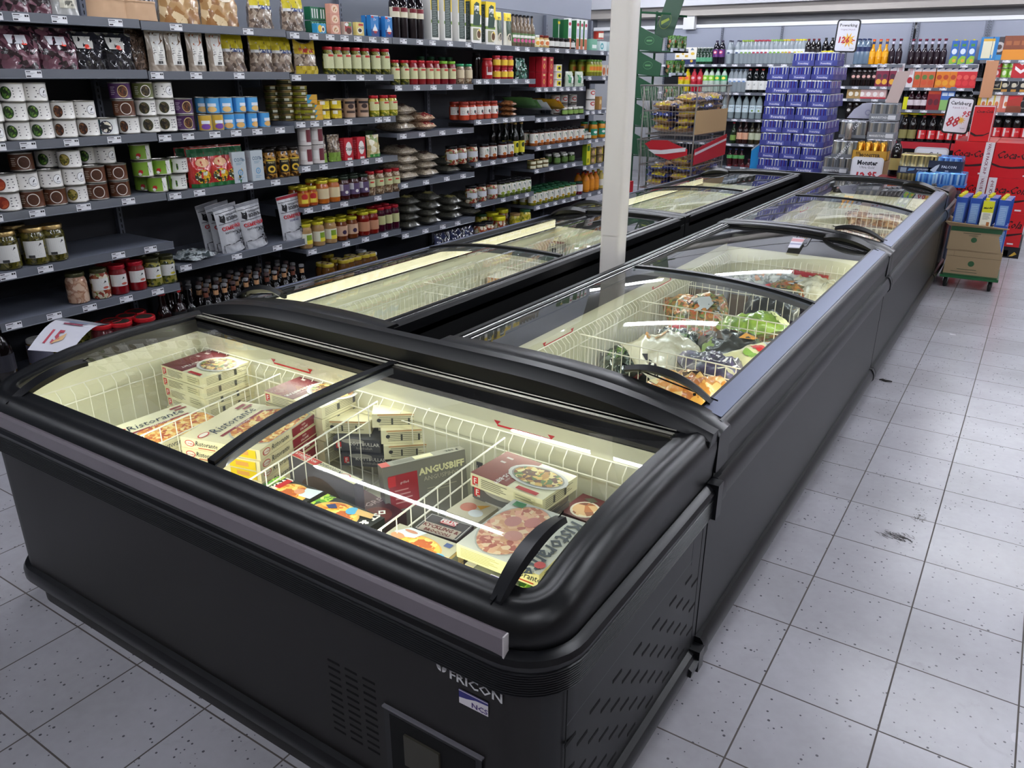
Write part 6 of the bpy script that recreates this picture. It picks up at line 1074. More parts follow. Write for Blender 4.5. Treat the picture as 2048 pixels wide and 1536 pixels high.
for u,v,k,d,w in ((1837,328,NG,'navy banded beer tray with gold cans, upper one','a'),(1830,358,NG,'navy banded beer tray with gold cans, lower one','b'),(1890,334,FL,'dark navy wrapped beer pack with white bird','c')):
    c=at(u,v,1,YN); put(k,(c.x,YN+.1,c.z-.085),0,d,'beer packs beyond the island')
for i,u in enumerate((1862,1898)): c=at(u,360,1,5.80); put(LBp,(c.x,5.90,c.z-.06),0,label_of('light blue wrapped water pack',i,2),'beer packs beyond the island')
c=at(1837,370,1,YN); zt2=at(1830,358,1,YN).z-.087
b=MB(); b.box((at(1800,350,1,YN).x-.02,YN-.02,0),(-.19,YN+.28,zt2-.035 if False else .60),mat('2A3040',.6)); 
o=twin(b,'display_plinth',0); tag(o,'dark plinth carrying beer packs just beyond the far end freezer','plinth')
for i,(u,k) in enumerate(((1790,0),)): c=at(1791,320,1,6.3); kk=K('tall_bottle','bottle',lambda:bottle(.05,.34,'120E10','2A2A2A','A8945A',lz=(.18,.5),pet=1,a0=-PI/2)); put(kk,(c.x,6.3,c.z-.15),0,'large dark bottle with gold label beside the brown display','bottle'); b=MB(); b.box((c.x-.12,6.2,0),(c.x+.12,6.42,c.z-.151),mat('8A1A22',.5)); o=twin(b,'red_crate',0); tag(o,'dark red crate under the large gold labelled bottle','crate')
sign((1862,309),6.5,.26,.10,[('t','Cola',.03,-.02,.06,'3A3A4A',{'bold':1})],None,'low white shelf card reading Cola behind the beer packs',frame='C9C9D0')
e=S.objects.get('price_sign.003')
# ---- red cola boxes on a black pallet ----
RDB=mat('C4121C',.35,coat=.3,name='red_carton'); YC=6.45
def coke(w,h,strip=0,cup=0):
    def f():
        it=[('t','Coca‑Cola' if 0 else 'Coca-Cola',w/2-(.02 if strip else 0),h*.56,.085*w/.33,'2A0A0E',{'shear':.35,'bold':1,'sx':.8}),('p',[(0,h*.42),(w*.2,h*.34),(w*.45,h*.33),(w*.75,h*.38),(w,h*.44),(w,h*.40),(w*.7,h*.30),(w*.4,h*.27),(w*.15,h*.30),(0,h*.36)],'2A0A0E'),('r',w*.72,.02,w*.86,.034,'E8D8D8')]
        if strip>0: it+=[('r',w-.075,0,w-.003,h,'DDD8DC'),('t','VALUE PACK 30-P',w-.052,h-.01,.034,'7A1A3A',{'rot':-PI/2,'al':'l','bold':1})]
        if strip<0: it+=[('r',.003,0,.07,h,'DDD8DC'),('t','VALUE PACK 30-P',.050,.01,.034,'7A1A3A',{'rot':PI/2,'al':'l','bold':1})]
        b=carton(w,.38,h,RDB,it); return b
    return K('drink_case','drink case',f)
CA=coke(.325,.303,1); CB=coke(.36,.303,-1); CC=coke(.36,.303,0)
b=MB(); BP=mat('15151A',.6)
e=empty('pallet',(-.34,YC,0),0,'black plastic pallet with yellow marks under the red cola cases','pallet'); b.box((0,0,.07),(.71,.8,.10),BP); b.box((0,0,0),(.71,.8,.012),BP); build('deck',b,e,smooth=0)
for xx in (0,.31,.62):
    b=MB(); b.box((xx,0,.012),(xx+.09,.8,.07),BP); b.art(flat((xx,0,.0),(1,0,0),(0,0,1)),[('p',[(.01,.015),(.04,.02),(.07,.04),(.05,.06)],'C8A23A')]); build('block',b,e,smooth=0)
for t in range(3):
    z=.103+t*.304; put(CA,(-.335+.1625,YC+.19,z),0,'red cola case with value pack strip, left column, %s from the floor'%ORD[t],'red cola cases'); put(CC if t!=1 else CB,(-.006+.18,YC+.19,z),0,'red cola case in the right column, %s from the floor'%ORD[t],'red cola cases')
    put(CA,(-.335+.1625,YC+.60,z),0,'red cola case of the back row, left, %s from the floor'%ORD[t],'red cola cases'); put(CC,(-.006+.18,YC+.60,z),0,'red cola case of the back row, right, %s from the floor'%ORD[t],'red cola cases')
put(K('drink_case','drink case',lambda:carton(.168,.2,.305,RDB,[('t','Coca-Cola',.088,.245,.036,'2A0A0E',{'shear':.35,'bold':1,'sx':.85}),('p',[(.01,.08),(.06,.055),(.12,.06),(.158,.08),(.158,.07),(.11,.045),(.05,.04),(.01,.06)],'2A0A0E'),('r',0,0,.005,.305,'D8C0C4'),('r',.163,0,.168,.305,'D8C0C4'),('r',0,.297,.168,.305,'D8C0C4')])),(-.157,YC+.14,1.017),0,'narrow red cola case standing on end on top of the left column','red cola cases')
sign((1916,231),6.75,.20,.30,[('t','Carlsberg',0,.095,.044,'2A2A36',{'bold':1}),('t','6-pack 3,5 %',0,.062,.024,'8A5A80'),star(.035,-.04,.04,'E8B84A'),('t','88',-.04,-.10,.13,RD,{'bold':1,'shear':.25,'sx':.8}),('t','95',.06,-.005,.07,RD,{'bold':1,'shear':.25}),('t','+pant',.06,-.115,.018,'3A3A4A')],.61,'white price sign with black frame on a pole, reading 88 95',tilt=.05)
# ---- dolly with two brown boxes and blue cartons ----
YD=4.90; e=empty('dolly',(.075,YD,0),.03,'small green platform dolly with black wheels beside the far end freezer','dolly'); b=MB(); b.box((-.205,-.01,.085),(.20,.42,.105),mat('1E5A34',.45)); build('platform',b,e,smooth=0)
for x,y in ((-.16,.04),(.15,.04),(-.16,.36),(.15,.36)):
    b=MB(); b.lathe([(.015,-.014),(.036,-.012),(.041,-.004),(.041,.006),(.036,.013),(.015,.014)],mat('141416',.6),n=18,T=Matrix.Translation((x,y,.042))@Matrix.Rotation(PI/2,4,'Y')); w=build('wheel',b,e); b=MB(); b.box((x-.020,y-.012,.05),(x+.020,y+.012,.088),STEEL); b.lathe([(.012,-.018),(.012,.018)],STEEL,n=10,T=Matrix.Translation((x,y,.042))@Matrix.Rotation(PI/2,4,'Y')); build('wheel_fork',b,w)
KRF=mat('9C8768',.75,name='brown_cardboard'); KR2=mat('B59C78',.75); GRN=mat('2A5A38',.6)
logo=lambda:[('e',.18,.10,.022,.022,'2F5A38'),('t','banana box' if 0 else ' ',.1,.1,.02,'3A5A3A'),('l',.09,.045,.28,.06,1,'5A5A44'),('l',.05,.025,.31,.04,1,'5A5A44')]
e=empty('cardboard_box',(.072,YD+.195,.106),.03,'brown cardboard box with green round mark, lower one on the dolly','box'); b=MB(); b.box((-.19,-.195,0),(.185,.20,.20),KRF); b.art(flat((-.19,-.195,0),(1,0,0),(0,0,1)),logo()+[('r',0,.150,.375,.152,'5A4A34'),('r',0,.0,.375,.012,'2F5A38'),('r',.05,.15,.0515,.19,'6A5A44')]); build('box_body',b,e,smooth=0)
e=empty('cardboard_box',(.062,YD+.195,.3065),.03,'open brown cardboard box with green top band, upper one on the dolly','box'); b=MB()
def wall(P,m,t=.005):
    n=(Vector(P[1])-Vector(P[0])).cross(Vector(P[2])-Vector(P[0])).normalized()*t; b.loft([[Vector(p) for p in P],[Vector(p)+n for p in P]],m)
H2=.185
wall([(-.185,-.195,0),(.185,-.195,0),(.165,-.195,.06),(.145,-.195,.12),(.17,-.195,H2),(-.185,-.195,H2)],KRF); wall([(-.185,.19,0),(-.185,-.19,0),(-.185,-.19,H2),(-.185,.19,H2)],KRF); wall([(.185,.19,0),(-.185,.19,0),(-.185,.19,H2),(.185,.19,H2)],KRF); wall([(.18,-.02,0),(.18,.19,0),(.18,.19,H2),(.18,.03,H2)],KRF); b.box((-.185,-.19,0),(.18,.19,.005),KRF)
b.art(flat((-.185,-.201,0),(1,0,0),(0,0,1)),[('r',.001,.145,.345,.183,GRN),('e',.17,.085,.02,.02,'2F5A38'),('l',.09,.125,.26,.14,1,'5A5A44'),('l',.13,.112,.22,.122,1,'5A5A44')]); build('box_body',b,e,smooth=0)
b=MB(); wall([(-.20,-.20,H2),(.185,-.20,H2),(.20,-.235,H2+.012),(-.235,-.235,H2+.035)],KR2); build('front_flap',b,e,smooth=0); b=MB(); wall([(-.19,.19,H2),(-.19,-.19,H2),(-.26,-.20,H2+.05),(-.26,.17,H2+.05)],KR2); build('side_flap',b,e,smooth=0)
def mk_juice(front):
    def f():
        if front=='blue': it=[('r',.010,.018,.066,.165,'7A9CC8'),('l',.016,.03,.060,.15,9,'A8C0DC')]
        else: it=[('r',.0,.12,.075,.205,'D8D42A'),('t','Mandel',.036,.145,.020,'1E1E14',{'bold':2,'shear':.3,'rot':.12}),('l',.012,.065,.066,.115,6,'5A5A50'),('r',.0,0,.075,.12,'E4E2CE')][0:1]+[('r',0,0,.075,.12,'E4E2CE'),('t','Mandel',.036,.148,.020,'1E1E14',{'bold':2,'shear':.3,'rot':.12}),('l',.012,.065,.066,.115,6,'5A5A50'),('r',.045,.012,.065,.05,'A86A3A'),('e',.03,.02,.02,.008,'C9B8A0')]
        b=carton(.075,.065,.205,'2A4FA0' if front=='blue' else 'DEDCC8',it,cols={'t':'6A6AA8','r':'4A6AB0'}); c=MB(); c.lathe([(.014,.205),(.0145,.222),(.012,.224)],mat('E0D42A',.4),c=(-.015,-.01,0),n=12); return [('carton_body',b,0),('cap',c)]
    return f
JB=K('juice_carton','carton',mk_juice('blue')); JY=K('juice_carton','carton',mk_juice('y'))
zc=.3065+H2+.004-.03
zc=.3065+.006
b=MB(); b.box((-.17,-.17,0),(.165,.17,.165),mat('C8D4DA',.5)); 
JYp=(.075+.0,YD)
for r in range(4):
    for i in range(4):
        x=-.085+.095*i+.005*r; y=YD+.045+r*.082; zz=.4985
        if r==0 and i==2: put(JY,(x-.005,y-.018,zz-.018+.006),.0,'yellow and white carton standing among the blue ones','blue cartons on the brown box'); continue
        put(JB,(x,y,zz),.02,label_of('blue drink carton with yellow cap',i,4,ORD[r]+' row'),'blue cartons on the brown box')
o=twin(b,'carton_tray',0); o.location=(.068,YD+.20,.3125+.0); tag(o,'pale inner tray carrying the blue cartons inside the open box','tray')
for i in range(2): put(JB,(.215+.0,YD+.05+i*.085,.3065+.002),.0,label_of('blue carton poking out at the torn right side',i,2),'blue cartons on the brown box')
# ---- trolley rack of bagged bread rolls ----
TX0,TX1,TY0,TY1=-3.46,-2.80,6.32,7.38
e=empty('trolley',(TX0,TY0,0),0,'tall two tier wire trolley full of blue and tan bread bags','trolley'); TL,TD=TX1-TX0,TY1-TY0
def basket(z0,z1,ins,name):
    b=MB(); R=.0045; W_=mat('B4B0AA',.3,.85,name='galvanised_wire')
    T=[(0,0),(TL,0),(TL,TD),(0,TD)]; B_=[(ins,0.02),(TL-.03,.02),(TL-.03,TD-.02),(ins,TD-.02)]
    b.tube([(x,y,z1) for x,y in T],.008,W_,6,loop=True); b.tube([(x,y,z0) for x,y in B_],.007,W_,6,loop=True); zm=z0+(z1-z0)*.48; b.tube([(x*.5+X*.5,y*.5+Y*.5,zm) for (x,y),(X,Y) in zip(T,B_)],.006,W_,6,loop=True)
    for s in range(4):
        n=16 if s%2==0 else 22
        for j in range(n):
            t=j/n; p=Vector((*T[s],z1)).lerp(Vector((*T[(s+1)%4],z1)),t); q=Vector((*B_[s],z0)).lerp(Vector((*B_[(s+1)%4],z0)),t); b.tube([p,q],.0022,W_,4)
    for j in range(1,12): t=j/12; b.tube([Vector((*B_[0],z0)).lerp(Vector((*B_[1],z0)),t),Vector((*B_[3],z0)).lerp(Vector((*B_[2],z0)),t)],.0022,W_,4)
    build(name,b,e,smooth=60)
basket(.96,1.462,.09,'upper_basket'); basket(.38,.90,.06,'lower_basket')
b=MB(); W_=mat('B4B0AA',.3,.85)
for x,y in ((.03,.03),(TL-.02,.03),(TL-.02,TD-.03),(.03,TD-.03)): b.tube([(x,y,.08),(x,y,1.46)],.009,W_,6)
b.tube([(.03,.03,.10),(TL-.02,.03,.10),(TL-.02,TD-.03,.10),(.03,TD-.03,.10)],.012,W_,6,loop=True); build('frame',b,e)
for x,y in ((.05,.05),(TL-.04,.05),(TL-.04,TD-.05),(.05,TD-.05)):
    b=MB(); b.lathe([(.02,-.014),(.045,-.012),(.045,.012),(.02,.014)],mat('1A1A1C',.5),n=16,T=Matrix.Translation((x,y,.0455))@Matrix.Rotation(PI/2,4,'Y')); build('wheel',b,e)
b=MB(); RS=mat('B8242E',.45); P=[(.10,.0,.86),(.18,.0,.90),(.36,0,.905),(.60,0,.82),(.60,0,.76),(.40,0,.70),(.24,0,.74)]
b.loft([[Vector((x,-.02,z)) for x,_,z in P],[Vector((x,-.012,z)) for x,_,z in P]],RS); b.art(flat((0,-.021,0),(1,0,0),(0,0,1)),[('p',[(.14,.80),(.3,.80),(.58,.84),(.58,.80),(.34,.76),(.22,.755)],'E0DCDC')])
for k in range(1): b.loft([[Vector((TL+.01,y,z)) for y,z in ((0,.66),(TD*.95,.70),(TD*.95,.93),(0,.82))],[Vector((TL+.018,y,z)) for y,z in ((0,.66),(TD*.95,.70),(TD*.95,.93),(0,.82))]],RS)
b.art(flat((TL+.019,0,0),(0,1,0),(0,0,1)),[('p',[(0,.79),(1.0,.885),(1.0,.86),(0,.76)],'D8CCCC')]); build('red_sign_panel',b,e,smooth=0)
b=MB(); b.box((TL-.012,.02,.97),(TL-.006,TD-.04,1.215),mat('B99A6E',.7)); o=twin(b,'cardboard_sheet',0); o.location=(TX0,TY0,0); tag(o,'tan cardboard sheet standing inside the right side of the wire trolley','cardboard')
BB=K('bread_bag','bag',lambda:sack(.24,.29,.085,food('tan_rolls_film',['B8946C','C9A880','A07C54'],14,kind='noise',rough=.3,clear=.6),101,[('r',-.13,-.15,-.085,.15,'1E2460'),('r',.09,-.15,.13,.15,'1E2460'),('r',-.085,-.15,.09,-.12,'C8B42A'),('r',-.05,-.02,.05,.05,'D8C8A8')],amp=.009)); BY=K('bread_bag','bag',lambda:sack(.24,.29,.085,food('blue_print_film',['1E2460','2A327A','141840','4A5AA8'],14,kind='noise',rough=.25,clear=.8),102,[('r',-.06,-.10,.09,.12,'B8946C'),('r',-.06,-.14,.09,-.1,'C8B42A')],amp=.009))
r3=random.Random(12)
for tier,(zb_,n) in enumerate(((.975,5),(.395,4))):
    for L_ in range(n):
        for i,(xx,yy) in enumerate(((.235,.19),(.495,.19),(.235,.51),(.495,.51),(.235,.84),(.495,.84))):
            if L_==n-1 and (i in (0,2,4)): continue
            k=BB if r3.random()<.6 else BY
            put(k,(TX0+xx+r3.uniform(-.015,.015),TY0+yy,zb_+L_*.078+r3.uniform(0,.006)),r3.choice((0,0,PI,.25,-.2)),('tan bread roll bag' if k is BB else 'blue printed bread roll bag')+', %s layer of the %s basket, %s'%(ORD[L_],('upper','lower')[tier],('front left','front right','middle left','middle right','back left','back right')[i]),'bread roll bags in the trolley',rx=r3.uniform(-.08,.08),ry=r3.uniform(-.12,.12))
b=MB(); b.box((-3.62,6.1,0),(-3.46,6.28,.45),RS); b.art(flat((-3.62,6.1,0),(1,0,0),(0,0,1)),[('r',.02,.3,.12,.36,'E0DCDC'),('r',.0,.12,.16,.2,'E0DCDC')]); o=twin(b,'red_box',0); tag(o,'red and white box standing left of the trolley behind the pillar','box')
# ---- green rack with sloping trays ----
RX,RY=-4.10,7.6; GR=mat('1F4A30',.45,name='green_rack_paint'); e=empty('display_rack',(RX,RY,0),0,'dark green display rack with sloping trays behind the white pillar','display rack'); e.scale=(.62,1,1)
b=MB(); b.tube([(0,0,0),(0,0,2.32)],.022,GR,8); b.tube([(0,.5,0),(0,.5,2.32)],.022,GR,8); b.box((-.05,-.05,0),(.7,.6,.05),GR); build('post',b,e); b=MB(); b.tube([(0,0,2.28),(.65,0,2.25)],.014,GR,6); b.tube([(0,.5,2.28),(.65,.5,2.25)],.014,GR,6); build('top_bar',b,e)
b=MB(); P=[(.08,.30,1.98),(.50,.30,2.02),(.78,.30,2.62),(.36,.30,2.52)]; b.loft([[Vector(p) for p in P],[Vector((p[0],p[1]+.012,p[2])) for p in P]],mat('2E4A38',.5)); b.art(flat((.28,.298,2.12),(1,0,.3),(-.35,0,1)),[('e',.07,.06,.13,.09,'8A9A3A'),('e',.07,.06,.125,.085,'2E4A38'),('p',[(-.02,.04),(.16,.04),(.15,.07),(-.01,.08)],'8A9A3A')]); build('header_board',b,e,smooth=0)
HB=K('herb_packet','packet',lambda:pouch(.12,.17,.05,food('green_herb_film',['1E3A1E','3A5A2A','16281A','8A6A4A','5A7A3A'],30,rough=.25,clear=.6),[('r',-.055,.13,.055,.165,'4A7A2E'),('e',0,.10,.02,.02,'A8563A')],seed=111,amp=.005))
for i,zt_ in enumerate((1.86,1.58,1.30,.98,.62)):
    b=MB(); s_=.0 if i<2 else -.03
    P=[(.0+s_,-.02,zt_),(.50+s_,-.02,zt_-.03),(.52+s_,-.02,zt_+.12),(.02+s_,-.02,zt_+.26)]; b.loft([[Vector(p) for p in P],[Vector((p[0],.0,p[2])) for p in P]],GR); b.box((0,0,zt_-.03),(.74,.5,zt_-.015),GR); b.box((.70,-.02,zt_-.03),(.74,.5,zt_+.015),mat('B8BCC8',.5)); b.art(flat((0,-.0205,zt_),(1,0,0),(0,0,1)),[('e',.24,.10,.10,.045,'6A9A6A'),('e',.24,.10,.096,.041,GR),('r',.18,.09,.30,.11,'5A8A5A')]); build('tray',b,e,smooth=0)
    for j in range(4 if i<3 else 2): put(HB,(RX+.40+.02*(j%2),RY+.06+.11*j,zt_-.012),-.3,label_of('green herb packet in the %s tray of the green rack'%ORD[i],j,4,'').replace('from left','from front'),'herb packets on the green rack')
# ================= inside the freezers =================
def grid(b,P,Q,z0,z1,sp,out=None,r=.0018,ztop=None):
    "upright wires between P and Q with rails; out: unit vector the tops bend towards"
    P=Vector((P[0],P[1],0));Q=Vector((Q[0],Q[1],0)); n=max(2,int((Q-P).length/sp)); U=Vector((0,0,1))
    for z,rr in ((z1,.0026),(z1-.045,.0022),(z0,.0024)):
        o=(out*.022 if (out is not None and z==z1) else Vector((0,0,0))); b.tube([P+U*z+o,Q+U*z+o],rr,WIRE,5)
    for i in range(n+1):
        p=P.lerp(Q,i/n)
        if out is None: b.tube([p+U*z0,p+U*z1],r,WIRE,4)
        else: b.tube([p+U*z0,p+U*(z1-.022),p+out*.022+U*z1],r,WIRE,4)
def liner_basket(label,x0,x1,y0,y1,z0,z1,divs,sp=.042,floor=True):
    e=empty('wire_basket',((x0+x1)/2,(y0+y1)/2,z0),0,label,'wire basket'); o=Vector(e.location)
    def L(p): return (p[0]-o.x,p[1]-o.y)
    for P,Q,out in (((x0,y0),(x0,y1),Vector((-1,0,0))),((x1,y0),(x1,y1),Vector((1,0,0))),((x0,y0),(x1,y0),Vector((0,-1,0))),((x0,y1),(x1,y1),Vector((0,1,0)))):
        b=MB(); grid(b,L(P),L(Q),0,z1-z0,sp,out); build('side_grid',b,e)
    for P,Q in divs:
        b=MB(); grid(b,L(P),L(Q),.0,z1-z0-.004,sp*1.15); build('divider',b,e)
    b=MB(); b.box((x0-o.x,y0-o.y,-.012),(x1-o.x,y1-o.y,-.004),CREAM); build('basket_floor',b,e,smooth=0)
    return e
ZF=.40
pz=lambda u,v,z:(lambda p:(p.x,p.y))(at(u,v,2,z))
liner_basket('white wire basket insert with three dividers inside the end freezer',-1.995,-.268,-1.105,-.522,ZF,.66,[((-1.515,-1.10),(-1.575,-.525)),((-1.075,-1.10),(-1.155,-.525)),((-.668,-1.10),(-.70,-.525))])
liner_basket('white wire basket insert in the vegetable freezer on the right aisle',-.932,-.262,-.32,2.02,ZF,.685,[((-.928,.32),(-.266,.28)),((-.928,.86),(-.266,.86)),((-.928,1.40),(-.266,1.38))],sp=.03)
liner_basket('white wire basket insert in the far freezer with bread bags',-.932,-.262,2.19,4.52,ZF,.685,[((-.928,2.75),(-.266,2.72)),((-.928,3.25),(-.266,3.22)),((-.928,3.9),(-.266,3.9))],sp=.03)
liner_basket('white wire basket insert, nearly empty, in the near shelf side freezer',-1.94,-1.335,-.32,2.02,ZF,.665,[((-1.936,.10),(-1.339,.10)),((-1.936,.66),(-1.339,.70)),((-1.936,1.3),(-1.339,1.3))],sp=.03)
liner_basket('white wire basket insert in the far shelf side freezer behind the pillar',-1.94,-1.335,2.19,4.52,ZF,.665,[((-1.936,2.9),(-1.339,2.9)),((-1.936,3.6),(-1.339,3.6))],sp=.03)
PIZ=food('pizza_cheese',['C9752A','E0A04A','F0C878','D98A3A','B04A22','F2D890'],85,rough=.5); PIZH=food('ham_pizza',['C9946A','D8A882','B87058','E0C09A','A85A4A','D89A80'],70,rough=.5); QUI=food('quiche_top',['E0952A','F0B84A','D07820','F4CC70','B85A1E'],75,rough=.5)
LET=food('lettuce_print',['2A4A1A','5E9A2A','A8CC3A','3A6A20','C8DC6A'],60,rough=.5); MEAT=food('stew_plate',['7A4A22','B8863A','D8B05A','4E6A2A','E0CC8A','5A2A14'],75,rough=.5); GRB=food('grey_box_print',['5A5A5E','6E6E74','48484C','7E7E84'],14,kind='noise')
CRM='E9E2BE'; REDF='D02A2E'
def flogo(x,y,s=1): return [('r',x,y,x+.018*s,y+.024*s,REDF),('r',x+.009*s,y+.0,x+.018*s,y+.006*s,'B9B4A8'),('t','F',x+.009*s,y+.005*s,.022*s,'F2E6E0',{'bold':1})]
def txtrows(w,h,x0=.04,n=4,c='6E6A58'): return [('l',x0,h*.15,w-.012,h*.85,n,c)]
def oetker(x,y,s=1): return [('e',x,y,.017*s,.010*s,'C8242C'),('e',x,y,.0145*s,.0078*s,'F0E8D8'),('t','Dr.Oetker',x,y-.003*s,.0075*s,'B82028',{'bold':1,'shear':.1})]
def rist(x,y,s,rot=0,c='1E2A3A'): return [('t','Ristorante',x,y,s,c,{'rot':rot,'shear':.28,'bold':0,'sx':.84})]
def art_findus(col,food_,pl=(.72,.56),pr=.36,txt='KÖTTBULLAR'):
    def f(w,d,h):
        top=[('r',0,0,w*.52,d,col),('l',w*.10,d*.55,w*.2,d*.9,2,'C9B9B4'),('t',txt,w*.34,d*.30,.019,'E6DCD6',{'rot':-PI/2,'bold':1}),('t',txt,w*.42,d*.30,.010,'C9B0AC',{'rot':-PI/2}),('e',w*pl[0],d*pl[1],w*pr,d*pr*.92,'C9C6C0'),('e',w*pl[0],d*pl[1],w*pr*.88,d*pr*.8,'8A8680'),('e',w*pl[0],d*pl[1],w*pr*.82,d*pr*.74,food_),('r',w*.62,.004,w*.9,.018,'B8202A')]
        return top,flogo(.006,.006,h/.036)+txtrows(w*.6,h,.034,5)+[('r',w*.62,h*.2,w*.9,h*.8,'D8D2A8'),('l',w*.64,h*.2,w*.9,h*.8,3,'8A8670')],txtrows(d,h,.012,5)+[('r',d*.3,h*.25,d*.35,h*.75,'4A4A44'),('r',d*.62,h*.25,d*.67,h*.75,'4A4A44')]
    return f
def art_rist(pz_,blk,name):
    def f(w,d,h):
        n=26; cx,cy,ra=w*.74,d*.56,d*.47
        P=[(min(w-.001,max(w*.40,cx+ra*math.cos(2*PI*j/n)*.9)),max(.001,min(d-.001,cy+ra*math.sin(2*PI*j/n)))) for j in range(n)]
        top=[('p',P,'B8B2A0'),('p',[(cx+(x-cx)*.95,cy+(y-cy)*.95) for x,y in P],pz_),('r',w*.395,d*.14,w*.435,d*.86,blk)]+[('t','PIZZA '+name,w*.43,d*.5,.010,'F0DCD0',{'rot':PI/2,'bold':1})]+[('t','Ristorante',w*.335,d*.50,.050*d/.26,'1E2A3A',{'rot':PI/2,'shear':.28,'bold':0,'sx':.86})]+[('e',w*.22,d*.1,.012,.020,'C8242C'),('e',w*.22,d*.1,.009,.016,'F0E8D8'),('r',w*.08,d*.78,w*.13,d*.93,blk),('r',w*.17,d*.8,w*.21,d*.95,blk)]
        fr=oetker(.03,h*.5,h/.032)+rist(.085,h*.38,.022*h/.032)+[('r',.058,h*.14,.115,h*.22,'B8402A'),('r',w*.62,h*.1,w*.95,h*.9,'E8C81E'),('r',w*.70,h*.35,w*.86,h*.75,'E0A050')]
        rt=oetker(.028,h*.5,h/.032)+rist(.09,h*.3,.024*h/.032)+[('r',d*.56,h*.08,d*.985,h*.92,blk),('t','PIZZA',d*.77,h*.6,.007,'F0DCD0',{'bold':1}),('t',name,d*.77,h*.25,.009,'F0DCD0',{'bold':1,'sx':1.2})]
        return top,fr,rt
    return f
def art_plain(col,items=(),fr=(),rt=()): return lambda w,d,h:([('r',0,0,w,d,col)]+[it(w,d) for it in items],list(fr(w,h)) if callable(fr) else list(fr),list(rt(d,h)) if callable(rt) else list(rt))
def boxq(A,B,D,z,h,art,n=1,side=CRM,labels='',grp=None,w=None,d=None,name='frozen_meal_box',cat='box',tilt=(0,0),topm=None,down=False,shift=0):
    "box whose top corners are seen at photo pixels A (front left), B (front right), D (back left) at height z; n stacked below"
    a,bb,dd=[Vector(at(*q,2,z)) for q in (A,B,D)]; ab=bb-a; w=w or ab.length; yaw=math.atan2(ab.y,ab.x); d=d or abs((dd-a).dot(Vector((-math.sin(yaw),math.cos(yaw),0))))
    R=Matrix.Rotation(yaw,3,'Z'); c=a+R@Vector((w/2,d/2,0)); rr=random.Random(int(A[0]))
    for i in range(n):
        zt=z-i*(h+.0012)
        if zt-h<ZF-.002: break
        tp,fr,rt=art(w,d,h); b=MB(); m=mat(side,.35,coat=.15)
        b.box((-w/2,-d/2,0),(w/2,d/2,h),{'*':m,'t':topm or m}); b.art(flat((-w/2,-d/2,h),(1,0,0),(0,1,0)),tp if i==0 else [],h0=.0007); b.art(flat((-w/2,-d/2,0),(1,0,0),(0,0,1)),fr); b.art(flat((w/2,-d/2,0),(0,1,0),(0,0,1)),rt)
        o=build(name,b,None,smooth=0); o.location=(c.x+rr.uniform(-.003,.003)*(i>0)+shift*i,c.y+rr.uniform(-.003,.003)*(i>0),zt-h); o.rotation_euler=(tilt[0] if i==0 else 0,tilt[1] if i==0 else 0,yaw+(rr.uniform(-.03,.03) if i else 0))
        tag(o,labels if n==1 else labels+', '+('topmost' if i==0 else ORD[i]+' from the top'),cat,grp)
    return w,d
AB_=art_findus('6A1822',MEAT,txt='GRYTBIT'); 
boxq((322,730),(405,756),(418,698),.655,.036,AB_,6,labels='frozen meal box in the back left pile',grp='frozen meal boxes at the back left of the end freezer')
boxq((528,782),(643,816),(615,739),.650,.036,art_findus('6A1822',MEAT,txt='PANN-BIFFAR'),5,labels='frozen patties box with dark red top beside the glass divider',grp='frozen patties boxes')
boxq((203,862),(286,901),(350,800),.585,.031,art_rist(PIZ,'8A1E2A','SALAME'),5,labels='frozen pizza box in the leftmost compartment',grp='frozen pizza boxes, left pile',name='frozen_pizza_box')
boxq((360,873),(519,901),(484,803),.625,.031,art_rist(PIZ,'8A1E2A','SALAME'),7,labels='frozen pizza box in the middle pile',grp='frozen pizza boxes, middle pile',name='frozen_pizza_box',side='E9DDB4')
DKB='4E4E54'
# meatball boxes: pale long sides towards the glass, dark printed sides beside them
WH=art_plain(CRM,fr=lambda w,h:txtrows(w,h,.02,5)+[('r',w*.35,h*.2,w*.385,h*.7,'4A4A44'),('r',w*.66,h*.2,w*.695,h*.7,'4A4A44'),('e',.02,h*.55,.006,.006,'3A3A3A'),('r',w*.1,h-.004,w*.9,h,'D8A878')])
def DK(t): return art_plain(DKB,fr=lambda w,h:flogo(.008,.008,h/.045)+[('e',.06,h*.85,.035,h*.2,'A8A49C'),('t',t,w*.66,h*.52,.015,'D8D4CE',{'bold':1}),('t',t[::-1].title()[::-1],w*.66,h*.22,.012,'A8A4A0')],rt=lambda w,h:txtrows(w,h,.02,3,'7E7E80'))
for i,(A1,B1,z1) in enumerate((((743,831),(852,827),.635),((761,864),(873,857),.592),((767,895),(864,887),.549))):
    boxq(A1,B1,(A1[0]+40,A1[1]-40),z1,.042,WH,1,labels='white sided meatball box leaning in the heap, %s from top'%ORD[i],grp='meatball boxes',d=.075,tilt=(-.03,.02))
boxq((650,842),(741,844),(690,800),.600,.040,WH,1,labels='white sided meatball box at the left of the middle heap',grp='meatball boxes',d=.10,topm=GRB)
for i,(A1,B1,z1,t) in enumerate((((858,830),(955,866),.632,'KÖTTBULLAR'),((880,862),(985,902),.588,'KÖTTBULLAR'),((868,890),(985,935),.543,'KÖTTBULLAR'))):
    boxq(A1,B1,(A1[0]+50,A1[1]-20),z1,.042,DK(t),1,side=DKB,labels='dark grey meatball box right of the middle heap, %s from the top'%ORD[i],grp='meatball boxes',d=.07,topm=GRB)
